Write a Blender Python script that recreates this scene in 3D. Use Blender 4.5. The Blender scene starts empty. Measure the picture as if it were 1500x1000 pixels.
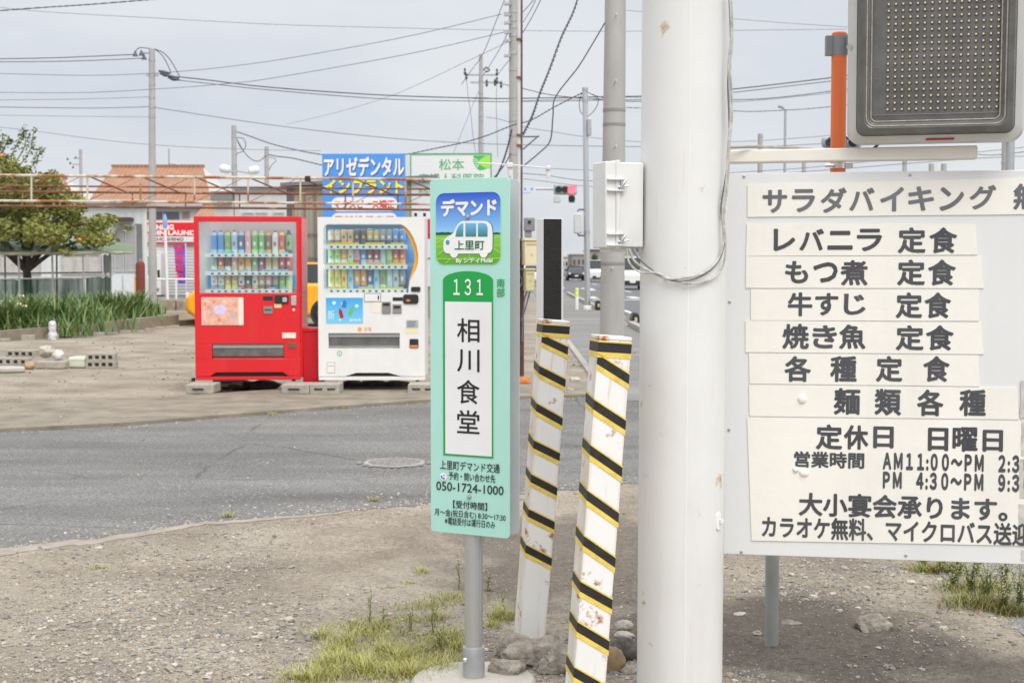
import bpy, bmesh, math, random
import numpy as np
from mathutils import Vector, Matrix, noise
R = math.radians
random.seed(7); rng = np.random.default_rng(7)
S = bpy.context.scene
COL = S.collection

# ------------------------------------------------------------------ camera
F = 1500*50/36.0; HOR = 390.0; CZ = 1.42
TH = math.atan((500-HOR)/F)
cam = bpy.data.cameras.new('camera'); cam.lens = 50; cam.sensor_width = 36
cam.clip_start = .05; cam.clip_end = 3000
cam.dof.use_dof = True; cam.dof.focus_distance = 4.85; cam.dof.aperture_fstop = 9
co = bpy.data.objects.new('camera', cam); COL.objects.link(co)
co.location = (0, 0, CZ); co.rotation_euler = (math.pi/2-TH, 0, 0)
S.camera = co
S.view_settings.view_transform = 'Standard'; S.view_settings.look = 'None'
S.view_settings.exposure = 0.57; S.view_settings.gamma = 1; S.view_settings.use_curve_mapping = False

# ------------------------------------------------------------------ sky and sun
SUN_EL, SUN_AZ = R(52), R(152)       # azimuth measured from +Y towards +X: behind the camera, to the right
w = bpy.data.worlds.new('World'); S.world = w; w.use_nodes = True
nt = w.node_tree; nt.nodes.clear(); N = nt.nodes.new; L = nt.links.new
out = N('ShaderNodeOutputWorld'); bg = N('ShaderNodeBackground'); bg.inputs[1].default_value = .1
sky = N('ShaderNodeTexSky'); sky.sky_type = 'NISHITA'; sky.sun_disc = False
sky.sun_elevation = SUN_EL; sky.sun_rotation = SUN_AZ; sky.dust_density = 3; sky.air_density = 1
tc = N('ShaderNodeTexCoord'); sep = N('ShaderNodeSeparateXYZ'); L(tc.outputs['Generated'], sep.inputs[0])
# an overcast cloud deck, brighter overhead than at the horizon, with soft uneven cloud banks
rmp = N('ShaderNodeValToRGB'); L(sep.outputs['Z'], rmp.inputs[0])
e = rmp.color_ramp.elements
e[0].position = 0.0; e[0].color = (5.25, 5.42, 5.70, 1); e[1].position = .9; e[1].color = (12.5, 12.6, 12.8, 1)
q = rmp.color_ramp.elements.new(.22); q.color = (4.95, 5.12, 5.42, 1)
mp = N('ShaderNodeMapping'); mp.inputs['Scale'].default_value = (1, 1, 3.2); L(tc.outputs['Generated'], mp.inputs[0])
ns = N('ShaderNodeTexNoise'); ns.inputs['Scale'].default_value = 3.4; ns.inputs['Detail'].default_value = 5
ns.inputs['Roughness'].default_value = .5; L(mp.outputs[0], ns.inputs[0])
r2 = N('ShaderNodeValToRGB'); L(ns.outputs[0], r2.inputs[0])
r2.color_ramp.elements[0].position = .33; r2.color_ramp.elements[0].color = (.84, .875, .935, 1)
r2.color_ramp.elements[1].position = .62; r2.color_ramp.elements[1].color = (1.09, 1.08, 1.06, 1)
mu = N('ShaderNodeMix'); mu.data_type = 'RGBA'; mu.blend_type = 'MULTIPLY'; mu.inputs[0].default_value = 1
L(rmp.outputs[0], mu.inputs[6]); L(r2.outputs[0], mu.inputs[7])
mx = N('ShaderNodeMix'); mx.data_type = 'RGBA'; mx.inputs[0].default_value = .9
L(sky.outputs[0], mx.inputs[6]); L(mu.outputs[2], mx.inputs[7])
L(mx.outputs[2], bg.inputs[0]); L(bg.outputs[0], out.inputs[0])
sl = bpy.data.lights.new('sun', 'SUN'); sl.energy = 1.5; sl.angle = R(40); sl.color = (1, .965, .91)
so = bpy.data.objects.new('sun', sl); COL.objects.link(so)
sd = Vector((math.sin(SUN_AZ)*math.cos(SUN_EL), math.cos(SUN_AZ)*math.cos(SUN_EL), math.sin(SUN_EL)))
so.rotation_euler = sd.to_track_quat('Z', 'Y').to_euler(); so.location = (6, -8, 12)

# ------------------------------------------------------------------ helpers
def ray(px, py):
    u = (px-750)/F; v = (500-py)/F
    return Vector((u, math.cos(TH)+v*math.sin(TH), v*math.cos(TH)-math.sin(TH)))
def at(px, py, Y):
    d = ray(px, py); t = Y/d.y
    return Vector((d.x*t, Y, CZ+d.z*t))
def gnd(px, py, z=0):
    d = ray(px, py); t = (z-CZ)/d.z
    return Vector((d.x*t, d.y*t, z))

class Pl:                                  # a vertical face standing at O, turned by yaw
    def __init__(s, x, y, yaw=0, z=0):
        s.O = Vector((x, y, z)); s.yaw = yaw
        s.r = Vector((math.cos(yaw), math.sin(yaw), 0)); s.n = Vector((math.sin(yaw), -math.cos(yaw), 0))
    def uv(s, px, py):
        d = ray(px, py); c = Vector((0, 0, CZ)); t = (s.O-c).dot(s.n)/d.dot(s.n)
        p = c+d*t-s.O
        return p.dot(s.r), p.z
    def rect(s, x0, y0, x1, y1):
        mx_, my_ = (x0+x1)/2, (y0+y1)/2
        return s.uv(x0, my_)[0], s.uv(x1, my_)[0], s.uv(mx_, y1)[1], s.uv(mx_, y0)[1]

def tag(o, label=None, cat=None, group=None, kind=None):
    if label: o['label'] = label
    if cat: o['category'] = cat
    if group: o['group'] = group
    if kind: o['kind'] = kind
    return o
def thing(name, label, cat, loc=(0, 0, 0), rz=0, group=None):
    o = bpy.data.objects.new(name, None); COL.objects.link(o); o.empty_display_size = .1
    o.location = loc; o.rotation_euler = (0, 0, rz)
    return tag(o, label, cat, group)
def copy_tree(o, parent=None):
    c = o.copy(); COL.objects.link(c)
    if parent: c.parent = parent
    for ch in list(o.children): copy_tree(ch, c)
    return c

class MB:
    def __init__(s): s.v = []; s.f = []; s.m = []
    def add(s, vs, fs, m=0):
        b = len(s.v); s.v += [tuple(p) for p in vs]; s.f += [tuple(i+b for i in f) for f in fs]; s.m += [m]*len(fs)
        return s
    def box(s, x0, x1, y0, y1, z0, z1, m=0):
        vs = [(x0,y0,z0),(x1,y0,z0),(x1,y1,z0),(x0,y1,z0),(x0,y0,z1),(x1,y0,z1),(x1,y1,z1),(x0,y1,z1)]
        return s.add(vs, [(0,3,2,1),(4,5,6,7),(0,1,5,4),(1,2,6,5),(2,3,7,6),(3,0,4,7)], m)
    def quad(s, a, b, c, d, m=0): return s.add([a, b, c, d], [(0,1,2,3)], m)
    def prism(s, poly, y0, y1, m=0):       # polygon in (x,z), anticlockwise seen from -y, extruded along y
        n = len(poly); vs = [(x, y0, z) for x, z in poly]+[(x, y1, z) for x, z in poly]
        fs = [tuple(range(n)), tuple(range(2*n-1, n-1, -1))]
        fs += [(i, i+n, (i+1) % n+n, (i+1) % n) for i in range(n)]
        return s.add(vs, fs, m)
    def flat(s, poly, y, m=0): return s.add([(x, y, z) for x, z in poly], [tuple(range(len(poly)))], m)
    def slab(s, poly, z0, z1, m=0):        # polygon in (x,y), anticlockwise seen from above
        n = len(poly); vs = [(x, y, z1) for x, y in poly]+[(x, y, z0) for x, y in poly]
        fs = [tuple(range(n)), tuple(range(2*n-1, n-1, -1))]
        fs += [(i, i+n, (i+1) % n+n, (i+1) % n) for i in range(n)]
        return s.add(vs, fs, m)
    def tube(s, pts, r, n=8, m=0, caps=True):
        pts = [Vector(p) for p in pts]; k = len(pts)
        rs = r if isinstance(r, (list, tuple)) else [r]*k
        vs = []; up0 = None
        for i, p in enumerate(pts):
            d = (pts[min(i+1, k-1)]-pts[max(i-1, 0)]).normalized()
            if up0 is None: up0 = Vector((0, 0, 1)) if abs(d.z) < .9 else Vector((1, 0, 0))
            a = d.cross(up0).normalized(); b = a.cross(d).normalized(); up0 = b
            for j in range(n):
                t = 2*math.pi*j/n; vs.append(p+a*math.cos(t)*rs[i]+b*math.sin(t)*rs[i])
        fs = [(i*n+j, (i+1)*n+j, (i+1)*n+(j+1) % n, i*n+(j+1) % n) for i in range(k-1) for j in range(n)]
        if caps: fs += [tuple(range(n)), tuple((k-1)*n+j for j in range(n-1, -1, -1))]
        return s.add(vs, fs, m)
    def cyl(s, a, b, r0, r1=None, n=16, m=0): return s.tube([a, b], [r0, r0 if r1 is None else r1], n, m)
    def lathe(s, prof, c=(0, 0, 0), n=14, m=0, ms=None):
        vs = []
        for r, z in prof:
            for j in range(n):
                t = 2*math.pi*j/n; vs.append((c[0]+r*math.cos(t), c[1]+r*math.sin(t), c[2]+z))
        b = len(s.v); s.v += vs
        for i in range(len(prof)-1):
            for j in range(n):
                s.f.append((b+i*n+j, b+i*n+(j+1) % n, b+(i+1)*n+(j+1) % n, b+(i+1)*n+j)); s.m.append(ms[i] if ms else m)
        s.f.append(tuple(b+j for j in range(n-1, -1, -1))); s.m.append(ms[0] if ms else m)
        s.f.append(tuple(b+(len(prof)-1)*n+j for j in range(n))); s.m.append(ms[-1] if ms else m)
        return s
    def build(s, name, mats, parent=None, bevel=0, seg=2, smooth=.6, loc=None):
        me = bpy.data.meshes.new(name); me.from_pydata(s.v, [], s.f); me.update()
        if not isinstance(mats, (list, tuple)): mats = [mats]
        for x in mats: me.materials.append(x)
        me.polygons.foreach_set('material_index', s.m)
        if smooth:
            me.polygons.foreach_set('use_smooth', [True]*len(s.f)); me.set_sharp_from_angle(angle=smooth)
        o = bpy.data.objects.new(name, me); COL.objects.link(o)
        if parent: o.parent = parent
        if loc: o.location = loc
        if bevel:
            b = o.modifiers.new('bevel', 'BEVEL'); b.width = bevel; b.segments = seg; b.limit_method = 'ANGLE'; b.angle_limit = .7
        return o

def rrect(u0, u1, z0, z1, r, n=5):
    p = []
    for cx, cz, a0 in ((u1-r, z0+r, -90), (u1-r, z1-r, 0), (u0+r, z1-r, 90), (u0+r, z0+r, 180)):
        for i in range(n+1):
            a = R(a0+90*i/n); p.append((cx+r*math.cos(a), cz+r*math.sin(a)))
    return p
def circ(cx, cz, rx, rz=None, n=20):
    rz = rz or rx
    return [(cx+rx*math.cos(2*math.pi*i/n), cz+rz*math.sin(2*math.pi*i/n)) for i in range(n)]
def np_mesh(name, V, T, mat, parent=None, smooth=False):
    me = bpy.data.meshes.new(name); V = np.asarray(V, np.float32); T = np.asarray(T, np.int32); k = T.shape[1]
    me.vertices.add(len(V)); me.vertices.foreach_set('co', V.ravel())
    me.loops.add(T.size); me.loops.foreach_set('vertex_index', T.ravel())
    me.polygons.add(len(T)); me.polygons.foreach_set('loop_start', np.arange(0, T.size, k, dtype=np.int32))
    me.polygons.foreach_set('use_smooth', np.full(len(T), smooth)); me.update(calc_edges=True)
    me.materials.append(mat); o = bpy.data.objects.new(name, me); COL.objects.link(o)
    if parent: o.parent = parent
    return o

# ------------------------------------------------------------------ materials
def srgb(r, g, b):
    f = lambda c: (c/255/12.92) if c/255 <= .04045 else ((c/255+.055)/1.055)**2.4
    return (f(r), f(g), f(b))
_mc = {}
def mat(name, col, rough=.55, metal=0, var=.12, scale=6, bump=0, bscale=80, spec=.4, rust=0, rscale=7, dirt=0, streak=False, emit=0, island=None, edge=0, rustcol=(.26, .075, .02)):
    if name in _mc: return _mc[name]
    m = bpy.data.materials.new(name); m.use_nodes = True; t = m.node_tree; P = t.nodes['Principled BSDF']
    n = t.nodes.new; l = t.links.new
    P.inputs['Roughness'].default_value = rough; P.inputs['Metallic'].default_value = metal
    P.inputs['Specular IOR Level'].default_value = spec
    tcd = n('ShaderNodeTexCoord'); src = tcd.outputs['Object']
    if island:
        g = n('ShaderNodeNewGeometry'); rp = n('ShaderNodeValToRGB'); l(g.outputs['Random Per Island'], rp.inputs[0])
        E0 = rp.color_ramp.elements; E0[0].color = (*island[0], 1); E0[1].color = (*island[-1], 1)
        for i, c in enumerate(island[1:-1]):
            E0.new((i+1)/(len(island)-1)).color = (*c, 1)
        c_out = rp.outputs[0]
    else:
        rgb = n('ShaderNodeRGB'); rgb.outputs[0].default_value = (*col, 1); c_out = rgb.outputs[0]
    def noise_(sc, det=5, stretch=None, rgh=.6):
        x = n('ShaderNodeTexNoise'); x.inputs['Scale'].default_value = sc; x.inputs['Detail'].default_value = det; x.inputs['Roughness'].default_value = rgh
        if stretch:
            mpn = n('ShaderNodeMapping'); mpn.inputs['Scale'].default_value = stretch; l(src, mpn.inputs[0]); l(mpn.outputs[0], x.inputs[0])
        else: l(src, x.inputs[0])
        return x.outputs[0]
    def ramp(s_, p0, p1, c0=(0, 0, 0, 1), c1=(1, 1, 1, 1)):
        x = n('ShaderNodeValToRGB'); l(s_, x.inputs[0]); E = x.color_ramp.elements
        E[0].position = p0; E[1].position = p1; E[0].color = c0; E[1].color = c1
        return x.outputs[0]
    def mix(fac, a, b, bt='MIX'):
        x = n('ShaderNodeMix'); x.data_type = 'RGBA'; x.blend_type = bt
        if isinstance(fac, float): x.inputs[0].default_value = fac
        else: l(fac, x.inputs[0])
        l(a, x.inputs[6])
        if isinstance(b, tuple): x.inputs[7].default_value = (*b, 1)
        else: l(b, x.inputs[7])
        return x.outputs[2]
    if var:
        v = ramp(noise_(scale, 6, (1, 1, .35) if streak else None), .3, .7, (1-var, 1-var, 1-var, 1), (1+var*.4, 1+var*.4, 1+var*.4, 1))
        c_out = mix(1.0, c_out, v, 'MULTIPLY')
    if dirt:
        d = ramp(noise_(scale*.8, 8, (1.6, 1.6, .25), .65), .52, .75, (0, 0, 0, 1), (dirt, dirt, dirt, 1))
        c_out = mix(d, c_out, (.20, .165, .12))
    if rust:
        a = ramp(noise_(rscale, 8, None, .62), .74-rust*.45, .80-rust*.42)
        c_out = mix(a, c_out, rustcol)
        b = ramp(noise_(rscale*1.3, 6, (3, 3, .22), .6), .70-rust*.3, .86-rust*.25, (0, 0, 0, 1), (.55, .55, .55, 1))
        c_out = mix(b, c_out, (.62, .36, .12))
        rr = mix(a, ramp(noise_(3), 0, 1, (rough,)*3+(1,), (rough,)*3+(1,)), (.85, .85, .85)); l(rr, P.inputs['Roughness'])
    if edge:                               # yellow-brown stains creeping in from the corners of the sheet metal
        sx = n('ShaderNodeSeparateXYZ'); l(src, sx.inputs[0]); ab = n('ShaderNodeMath'); ab.operation = 'ABSOLUTE'; l(sx.outputs['X'], ab.inputs[0])
        mr = n('ShaderNodeMapRange'); mr.inputs[1].default_value = edge*.8; mr.inputs[2].default_value = edge; l(ab.outputs[0], mr.inputs[0])
        ad = n('ShaderNodeMath'); ad.operation = 'MULTIPLY'; l(mr.outputs[0], ad.inputs[0]); l(ramp(noise_(9, 5, (1, 1, .3)), .38, .60), ad.inputs[1])
        sc2 = n('ShaderNodeMath'); sc2.operation = 'MULTIPLY'; sc2.inputs[1].default_value = .5; l(ad.outputs[0], sc2.inputs[0])
        c_out = mix(sc2.outputs[0], c_out, (.60, .40, .17))
    l(c_out, P.inputs['Base Color'])
    if bump:
        bn = n('ShaderNodeBump'); bn.inputs['Strength'].default_value = bump; bn.inputs['Distance'].default_value = .01
        l(noise_(bscale, 6), bn.inputs['Height']); l(bn.outputs[0], P.inputs['Normal'])
    if emit:
        l(c_out, P.inputs['Emission Color']); P.inputs['Emission Strength'].default_value = emit
    _mc[name] = m
    return m
def paint(r, g, b, rough=.45, var=.06, **k):
    return mat('paint_%d_%d_%d' % (r, g, b), srgb(r, g, b), rough, var=var, **k)
def glass_mat(name, tint=(.9, .95, .95), refl=.10):
    if name in _mc: return _mc[name]
    m = bpy.data.materials.new(name); m.use_nodes = True; t = m.node_tree; t.nodes.clear()
    o = t.nodes.new('ShaderNodeOutputMaterial'); a = t.nodes.new('ShaderNodeBsdfTransparent'); b = t.nodes.new('ShaderNodeBsdfGlossy')
    x = t.nodes.new('ShaderNodeMixShader'); a.inputs[0].default_value = (*tint, 1); b.inputs['Roughness'].default_value = .04
    x.inputs[0].default_value = refl*.6; t.links.new(a.outputs[0], x.inputs[1]); t.links.new(b.outputs[0], x.inputs[2]); t.links.new(x.outputs[0], o.inputs[0])
    _mc[name] = m; return m

M = dict(
    white=mat('white_paint', (.80, .80, .79), .4, var=.05, dirt=.10, scale=4),
    pillar=mat('pillar_paint', (.745, .745, .73), .38, var=.05, scale=3, rust=.20, rscale=7.5, bump=.08, bscale=22, dirt=.16, rustcol=(.45, .27, .10)),
    postw=mat('old_white_enamel', (.83, .825, .81), .35, var=.05, rust=.33, rscale=13, scale=5, edge=.05, rustcol=(.40, .15, .04)),
    black=mat('black_tape', (.030, .028, .026), .42, var=.3, scale=30, bump=.6, bscale=22),
    yellow=mat('yellow_tape', srgb(238, 208, 98), .45, var=.22, scale=18, dirt=.25, bump=.5, bscale=22),
    red=mat('vending_red', srgb(220, 42, 48), .24, var=.08, dirt=.10, scale=4),
    vwhite=mat('vending_white', (.80, .79, .765), .3, var=.05, dirt=.06),
    dark=mat('dark_plastic', (.03, .03, .032), .4, var=.2),
    grey=mat('grey_plastic', (.25, .25, .26), .45),
    steel=mat('galvanised_steel', (.50, .51, .52), .42, .7, var=.18, scale=14),
    alu=mat('aluminium', (.60, .61, .63), .34, .75, var=.06, scale=9, streak=True),
    conc=mat('concrete', (.40, .375, .335), .9, var=.28, scale=9, bump=.5, bscale=60, dirt=.25),
    polec=mat('pole_concrete', (.43, .415, .395), .85, var=.16, scale=3, bump=.15, bscale=50, dirt=.25, streak=True),
    block=mat('block_concrete', (.42, .39, .33), .95, var=.28, scale=12, bump=.6, bscale=90),
    rustp=mat('rusty_white_pipe', (.62, .56, .48), .7, var=.2, rust=.62, rscale=2.2, rustcol=(.33, .14, .07)),
    rustd=mat('rusty_brown_pipe', (.24, .10, .06), .85, var=.4, scale=5, rust=.3, rscale=5, rustcol=(.42, .25, .14)),
    brown=mat('brown_rust_steel', (.11, .055, .042), .8, var=.3, scale=6),
    rock=mat('rock', (.40, .355, .30), .97, var=.5, scale=22, bump=1.0, bscale=70, dirt=.4, spec=.1),
    wire=mat('black_cable', (.05, .052, .06), .6, var=.1),
    wireg=mat('grey_wire', (.13, .14, .165), .6, var=.1),
    cream=mat('cream_enamel', srgb(224, 210, 172), .5, var=.08, dirt=.15),
    tyre=mat('tyre_rubber', (.02, .02, .021), .8), cglass=mat('car_glass', (.02, .026, .03), .06, spec=.6, var=0),
    chrome=mat('chrome', (.75, .75, .76), .15, .9, var=0),
    glass=glass_mat('clear_glass'), ink=mat('black_ink', (.02, .021, .022), .5, var=.1),
)

# ------------------------------------------------------------------ writing
def text(pl, s, box, m, parent, y=-.0016, bold=0, name='lettering', shear=0, label=None, local=False, wave=0):
    cu = bpy.data.curves.new('t', 'FONT'); cu.body = s; cu.size = 1; cu.shear = shear; cu.resolution_u = 3
    to = bpy.data.objects.new('t', cu)
    me0 = to.to_mesh()
    V = np.array([v.co[:] for v in me0.vertices]); Fs = [tuple(p.vertices) for p in me0.polygons]
    to.to_mesh_clear(); bpy.data.objects.remove(to); bpy.data.curves.remove(cu)
    u0, u1, z0, z1 = box if local else pl.rect(*box)
    lay = np.zeros(len(V))
    if bold:                               # a heavier stroke: the glyph laid down again round a small circle
        k = len(V); V2, F2, l2 = [], [], []
        for i in range(9):
            d_ = (0, 0) if i == 0 else (bold*math.cos(math.pi*i/4), bold*math.sin(math.pi*i/4))
            V2.append(V+np.array([d_[0], d_[1], 0])); F2 += [tuple(q_+i*k for q_ in f) for f in Fs]; l2.append(np.full(k, i*.00005))
        V, Fs, lay = np.concatenate(V2), F2, np.concatenate(l2)
    a = V.min(0); b = V.max(0)
    X = u0+(V[:, 0]-a[0])/(b[0]-a[0])*(u1-u0); Z = z0+(V[:, 1]-a[1])/(b[1]-a[1])*(z1-z0)
    me = bpy.data.meshes.new(name); me.from_pydata([(x, y-k_, z) for x, z, k_ in zip(X, Z, lay)], [], Fs); me.materials.append(m)
    o = bpy.data.objects.new(name, me); COL.objects.link(o); o.parent = parent
    if label: o['label'] = label
    return o
def plate(pl, box, y0, y1, m, parent, name, bevel=0, r=0):
    u0, u1, z0, z1 = pl.rect(*box)
    b = MB()
    if r: b.prism(rrect(u0, u1, z0, z1, r), y0, y1)
    else: b.box(u0, u1, y0, y1, z0, z1)
    return b.build(name, m, parent, bevel)
# ------------------------------------------------------------------ the ground
near = [gnd(*p) for p in ((-500, 872), (-200, 832), (0, 806), (90, 795), (180, 783), (300, 765), (420, 757), (520, 748), (640, 736), (780, 722), (930, 708), (1075, 690))]
far = [gnd(*p) for p in ((-600, 690), (-250, 656), (0, 634), (180, 625), (300, 615), (400, 607), (520, 598), (630, 590), (760, 585), (880, 582))]
def lerp_edge(E, x):
    for a, b in zip(E, E[1:]):
        if a.x <= x <= b.x: return a.y+(b.y-a.y)*(x-a.x)/(b.x-a.x)
    return E[0].y if x < E[0].x else E[-1].y
def hz(x, y):
    """height of the rough dirt near the camera"""
    d = lerp_edge(near, x)-y                     # metres in front of the asphalt edge
    k = max(0, min(1, d/.5)) if x < 2.4 else 0
    h = noise.noise(Vector((x*1.1, y*1.1, 3)))*.028+noise.noise(Vector((x*4, y*4, 7)))*.011+noise.noise(Vector((x*13, y*13, 1)))*.005
    h += .05*math.exp(-((x-.62)**2+(y-4.75)**2)/.12) + .03*math.exp(-((x-1.6)**2+(y-5.9)**2)/.8)
    return h*k-.0005*(1-k)
def soil_mat():
    m = bpy.data.materials.new('gravelly_soil'); m.use_nodes = True; t = m.node_tree; P = t.nodes['Principled BSDF']; n = t.nodes.new; l = t.links.new
    P.inputs['Roughness'].default_value = .95; P.inputs['Specular IOR Level'].default_value = .15
    tcd = n('ShaderNodeTexCoord'); src = tcd.outputs['Object']
    def ramp(s_, stops):
        x = n('ShaderNodeValToRGB'); l(s_, x.inputs[0]); E = x.color_ramp.elements
        E[0].position, E[0].color = stops[0][0], (*stops[0][1], 1); E[1].position, E[1].color = stops[-1][0], (*stops[-1][1], 1)
        for p, c in stops[1:-1]: E.new(p).color = (*c, 1)
        return x.outputs[0]
    def nz(sc, det=6, r=.6):
        x = n('ShaderNodeTexNoise'); x.inputs['Scale'].default_value = sc; x.inputs['Detail'].default_value = det; x.inputs['Roughness'].default_value = r; l(src, x.inputs[0]); return x.outputs[0]
    def mix(f, a, b, bt='MIX'):
        x = n('ShaderNodeMix'); x.data_type = 'RGBA'; x.blend_type = bt
        if isinstance(f, float): x.inputs[0].default_value = f
        else: l(f, x.inputs[0])
        l(a, x.inputs[6])
        if isinstance(b, tuple): x.inputs[7].default_value = (*b, 1)
        else: l(b, x.inputs[7])
        return x.outputs[2]
    c = ramp(nz(1.1, 8, .65), [(.3, (.185, .155, .122)), (.5, (.295, .255, .203)), (.7, (.385, .34, .278))])
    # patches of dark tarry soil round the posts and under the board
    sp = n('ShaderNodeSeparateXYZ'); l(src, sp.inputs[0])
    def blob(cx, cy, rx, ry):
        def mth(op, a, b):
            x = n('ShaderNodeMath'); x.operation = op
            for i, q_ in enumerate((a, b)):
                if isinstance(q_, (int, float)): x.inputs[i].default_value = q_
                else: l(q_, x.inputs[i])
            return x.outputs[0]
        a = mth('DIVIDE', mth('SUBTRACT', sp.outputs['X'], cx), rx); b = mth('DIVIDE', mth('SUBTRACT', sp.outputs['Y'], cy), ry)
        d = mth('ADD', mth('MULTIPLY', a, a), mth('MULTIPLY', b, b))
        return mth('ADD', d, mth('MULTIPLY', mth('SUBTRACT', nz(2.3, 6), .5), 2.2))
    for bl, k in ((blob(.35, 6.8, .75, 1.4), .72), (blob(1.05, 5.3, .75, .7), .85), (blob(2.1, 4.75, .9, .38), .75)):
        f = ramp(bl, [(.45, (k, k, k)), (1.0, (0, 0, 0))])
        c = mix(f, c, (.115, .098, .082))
    v = n('ShaderNodeTexVoronoi'); v.inputs['Scale'].default_value = 46; l(src, v.inputs[0])
    vc = n('ShaderNodeHueSaturation'); vc.inputs['Saturation'].default_value = .12; vc.inputs['Value'].default_value = .95; l(v.outputs['Color'], vc.inputs['Color'])
    dens = ramp(nz(1.7, 5), [(.38, (.05,)*3), (.62, (.34,)*3)])
    c = mix(dens, c, vc.outputs[0], 'OVERLAY')
    g = ramp(nz(150, 6, .8), [(.32, (.55, .54, .53)), (.5, (1., 1., 1.)), (.68, (1.42, 1.40, 1.36))]); c = mix(1.0, c, g, 'MULTIPLY')
    g = ramp(nz(38, 5, .7), [(.3, (.78, .78, .78)), (.7, (1.18, 1.18, 1.18))]); c = mix(1.0, c, g, 'MULTIPLY')
    l(c, P.inputs['Base Color'])
    b1 = n('ShaderNodeBump'); b1.inputs['Strength'].default_value = 1.0; b1.inputs['Distance'].default_value = .012
    v2 = n('ShaderNodeTexVoronoi'); v2.inputs['Scale'].default_value = 60; l(src, v2.inputs[0])
    mm = n('ShaderNodeMix'); mm.data_type = 'RGBA'; mm.inputs[0].default_value = .5; l(nz(70, 8, .75), mm.inputs[6]); l(v2.outputs['Distance'], mm.inputs[7])
    l(mm.outputs[2], b1.inputs['Height']); l(b1.outputs[0], P.inputs['Normal'])
    return m
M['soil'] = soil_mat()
def axis(lo, a, b, hi, step):
    v = list(np.arange(a, b, step)); x, s_ = b, step
    while x < hi: v.append(x); s_ *= 1.35; x += s_
    v.append(hi); x, s_ = a, step
    pre = []
    while x > lo: s_ *= 1.35; x -= s_; pre.append(max(x, lo))
    return pre[::-1]+v
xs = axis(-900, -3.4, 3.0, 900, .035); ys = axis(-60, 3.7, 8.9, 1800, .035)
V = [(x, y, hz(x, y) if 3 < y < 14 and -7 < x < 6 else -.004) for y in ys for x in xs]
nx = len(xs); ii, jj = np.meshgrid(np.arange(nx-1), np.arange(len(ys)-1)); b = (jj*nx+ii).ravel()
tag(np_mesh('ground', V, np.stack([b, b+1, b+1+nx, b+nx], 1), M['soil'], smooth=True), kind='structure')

def asphalt(name, c, speck, blotch, sc=1.0):
    m = bpy.data.materials.new(name); m.use_nodes = True; t = m.node_tree; P = t.nodes['Principled BSDF']; n = t.nodes.new; l = t.links.new
    P.inputs['Roughness'].default_value = .9; P.inputs['Specular IOR Level'].default_value = .2
    tcd = n('ShaderNodeTexCoord'); src = tcd.outputs['Object']
    def nz(scl, det, st=None):
        x = n('ShaderNodeTexNoise'); x.inputs['Scale'].default_value = scl; x.inputs['Detail'].default_value = det
        if st:
            q_ = n('ShaderNodeMapping'); q_.inputs['Rotation'].default_value = (0, 0, R(-34)); q_.inputs['Scale'].default_value = st; l(src, q_.inputs[0]); l(q_.outputs[0], x.inputs[0])
        else: l(src, x.inputs[0])
        return x.outputs[0]
    def ramp(s_, p0, p1, c0, c1):
        x = n('ShaderNodeValToRGB'); l(s_, x.inputs[0]); E = x.color_ramp.elements
        E[0].position, E[0].color, E[1].position, E[1].color = p0, (*c0, 1), p1, (*c1, 1); return x.outputs[0]
    def mix(f, a, b, bt='MIX'):
        x = n('ShaderNodeMix'); x.data_type = 'RGBA'; x.blend_type = bt
        if isinstance(f, float): x.inputs[0].default_value = f
        else: l(f, x.inputs[0])
        l(a, x.inputs[6])
        if isinstance(b, tuple): x.inputs[7].default_value = (*b, 1)
        else: l(b, x.inputs[7])
        return x.outputs[2]
    a = ramp(nz(1.0*sc, 7, (.45, 1.6, 1)), .3, .7, tuple(x*(1-blotch) for x in c), tuple(x*(1+blotch) for x in c))
    # worn, dusty bands along the wheel tracks
    d = ramp(nz(.55*sc, 4, (.12, 1.3, 1)), .5, .72, (0, 0, 0), (.42,)*3); a = mix(d, a, tuple(x*1.65 for x in c))
    g = ramp(nz(85, 6), .34, .66, (.58,)*3, (1.38,)*3); a = mix(1.0, a, g, 'MULTIPLY')
    v = n('ShaderNodeTexVoronoi'); v.inputs['Scale'].default_value = 26; l(src, v.inputs[0])
    s1 = ramp(v.outputs['Distance'], .16, .24, (1,)*3, (0,)*3); s2 = ramp(nz(2.2, 6), .40, .62, (0,)*3, (speck,)*3)
    a = mix(mix(1.0, s1, s2, 'MULTIPLY'), a, (.46, .44, .40))
    # long meandering cracks
    wv = n('ShaderNodeTexVoronoi'); wv.feature = 'DISTANCE_TO_EDGE'; wv.inputs['Scale'].default_value = .55
    ds = n('ShaderNodeMix'); ds.data_type = 'VECTOR'; ds.inputs[0].default_value = .12; nc = n('ShaderNodeTexNoise'); nc.inputs['Scale'].default_value = 2.5; nc.inputs['Detail'].default_value = 6; l(src, nc.inputs[0]); l(src, ds.inputs[4]); l(nc.outputs[1], ds.inputs[5]); l(ds.outputs[1], wv.inputs['Vector'])
    cr = ramp(wv.outputs['Distance'], .002, .007, (.55,)*3, (0,)*3); a = mix(mix(1.0, cr, ramp(nz(.9, 3), .45, .55, (0,)*3, (1,)*3), 'MULTIPLY'), a, (.05, .05, .05))
    l(a, P.inputs['Base Color'])
    bb = n('ShaderNodeBump'); bb.inputs['Strength'].default_value = .45; bb.inputs['Distance'].default_value = .006; l(nz(130, 5), bb.inputs['Height']); l(bb.outputs[0], P.inputs['Normal'])
    return m
M['road'] = asphalt('worn_asphalt', (.168, .163, .155), .6, .26)
M['mroad'] = asphalt('main_road_asphalt', (.155, .155, .16), .2, .1, .6)
M['walk'] = asphalt('pavement_asphalt', (.215, .21, .20), .5, .15)
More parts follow.
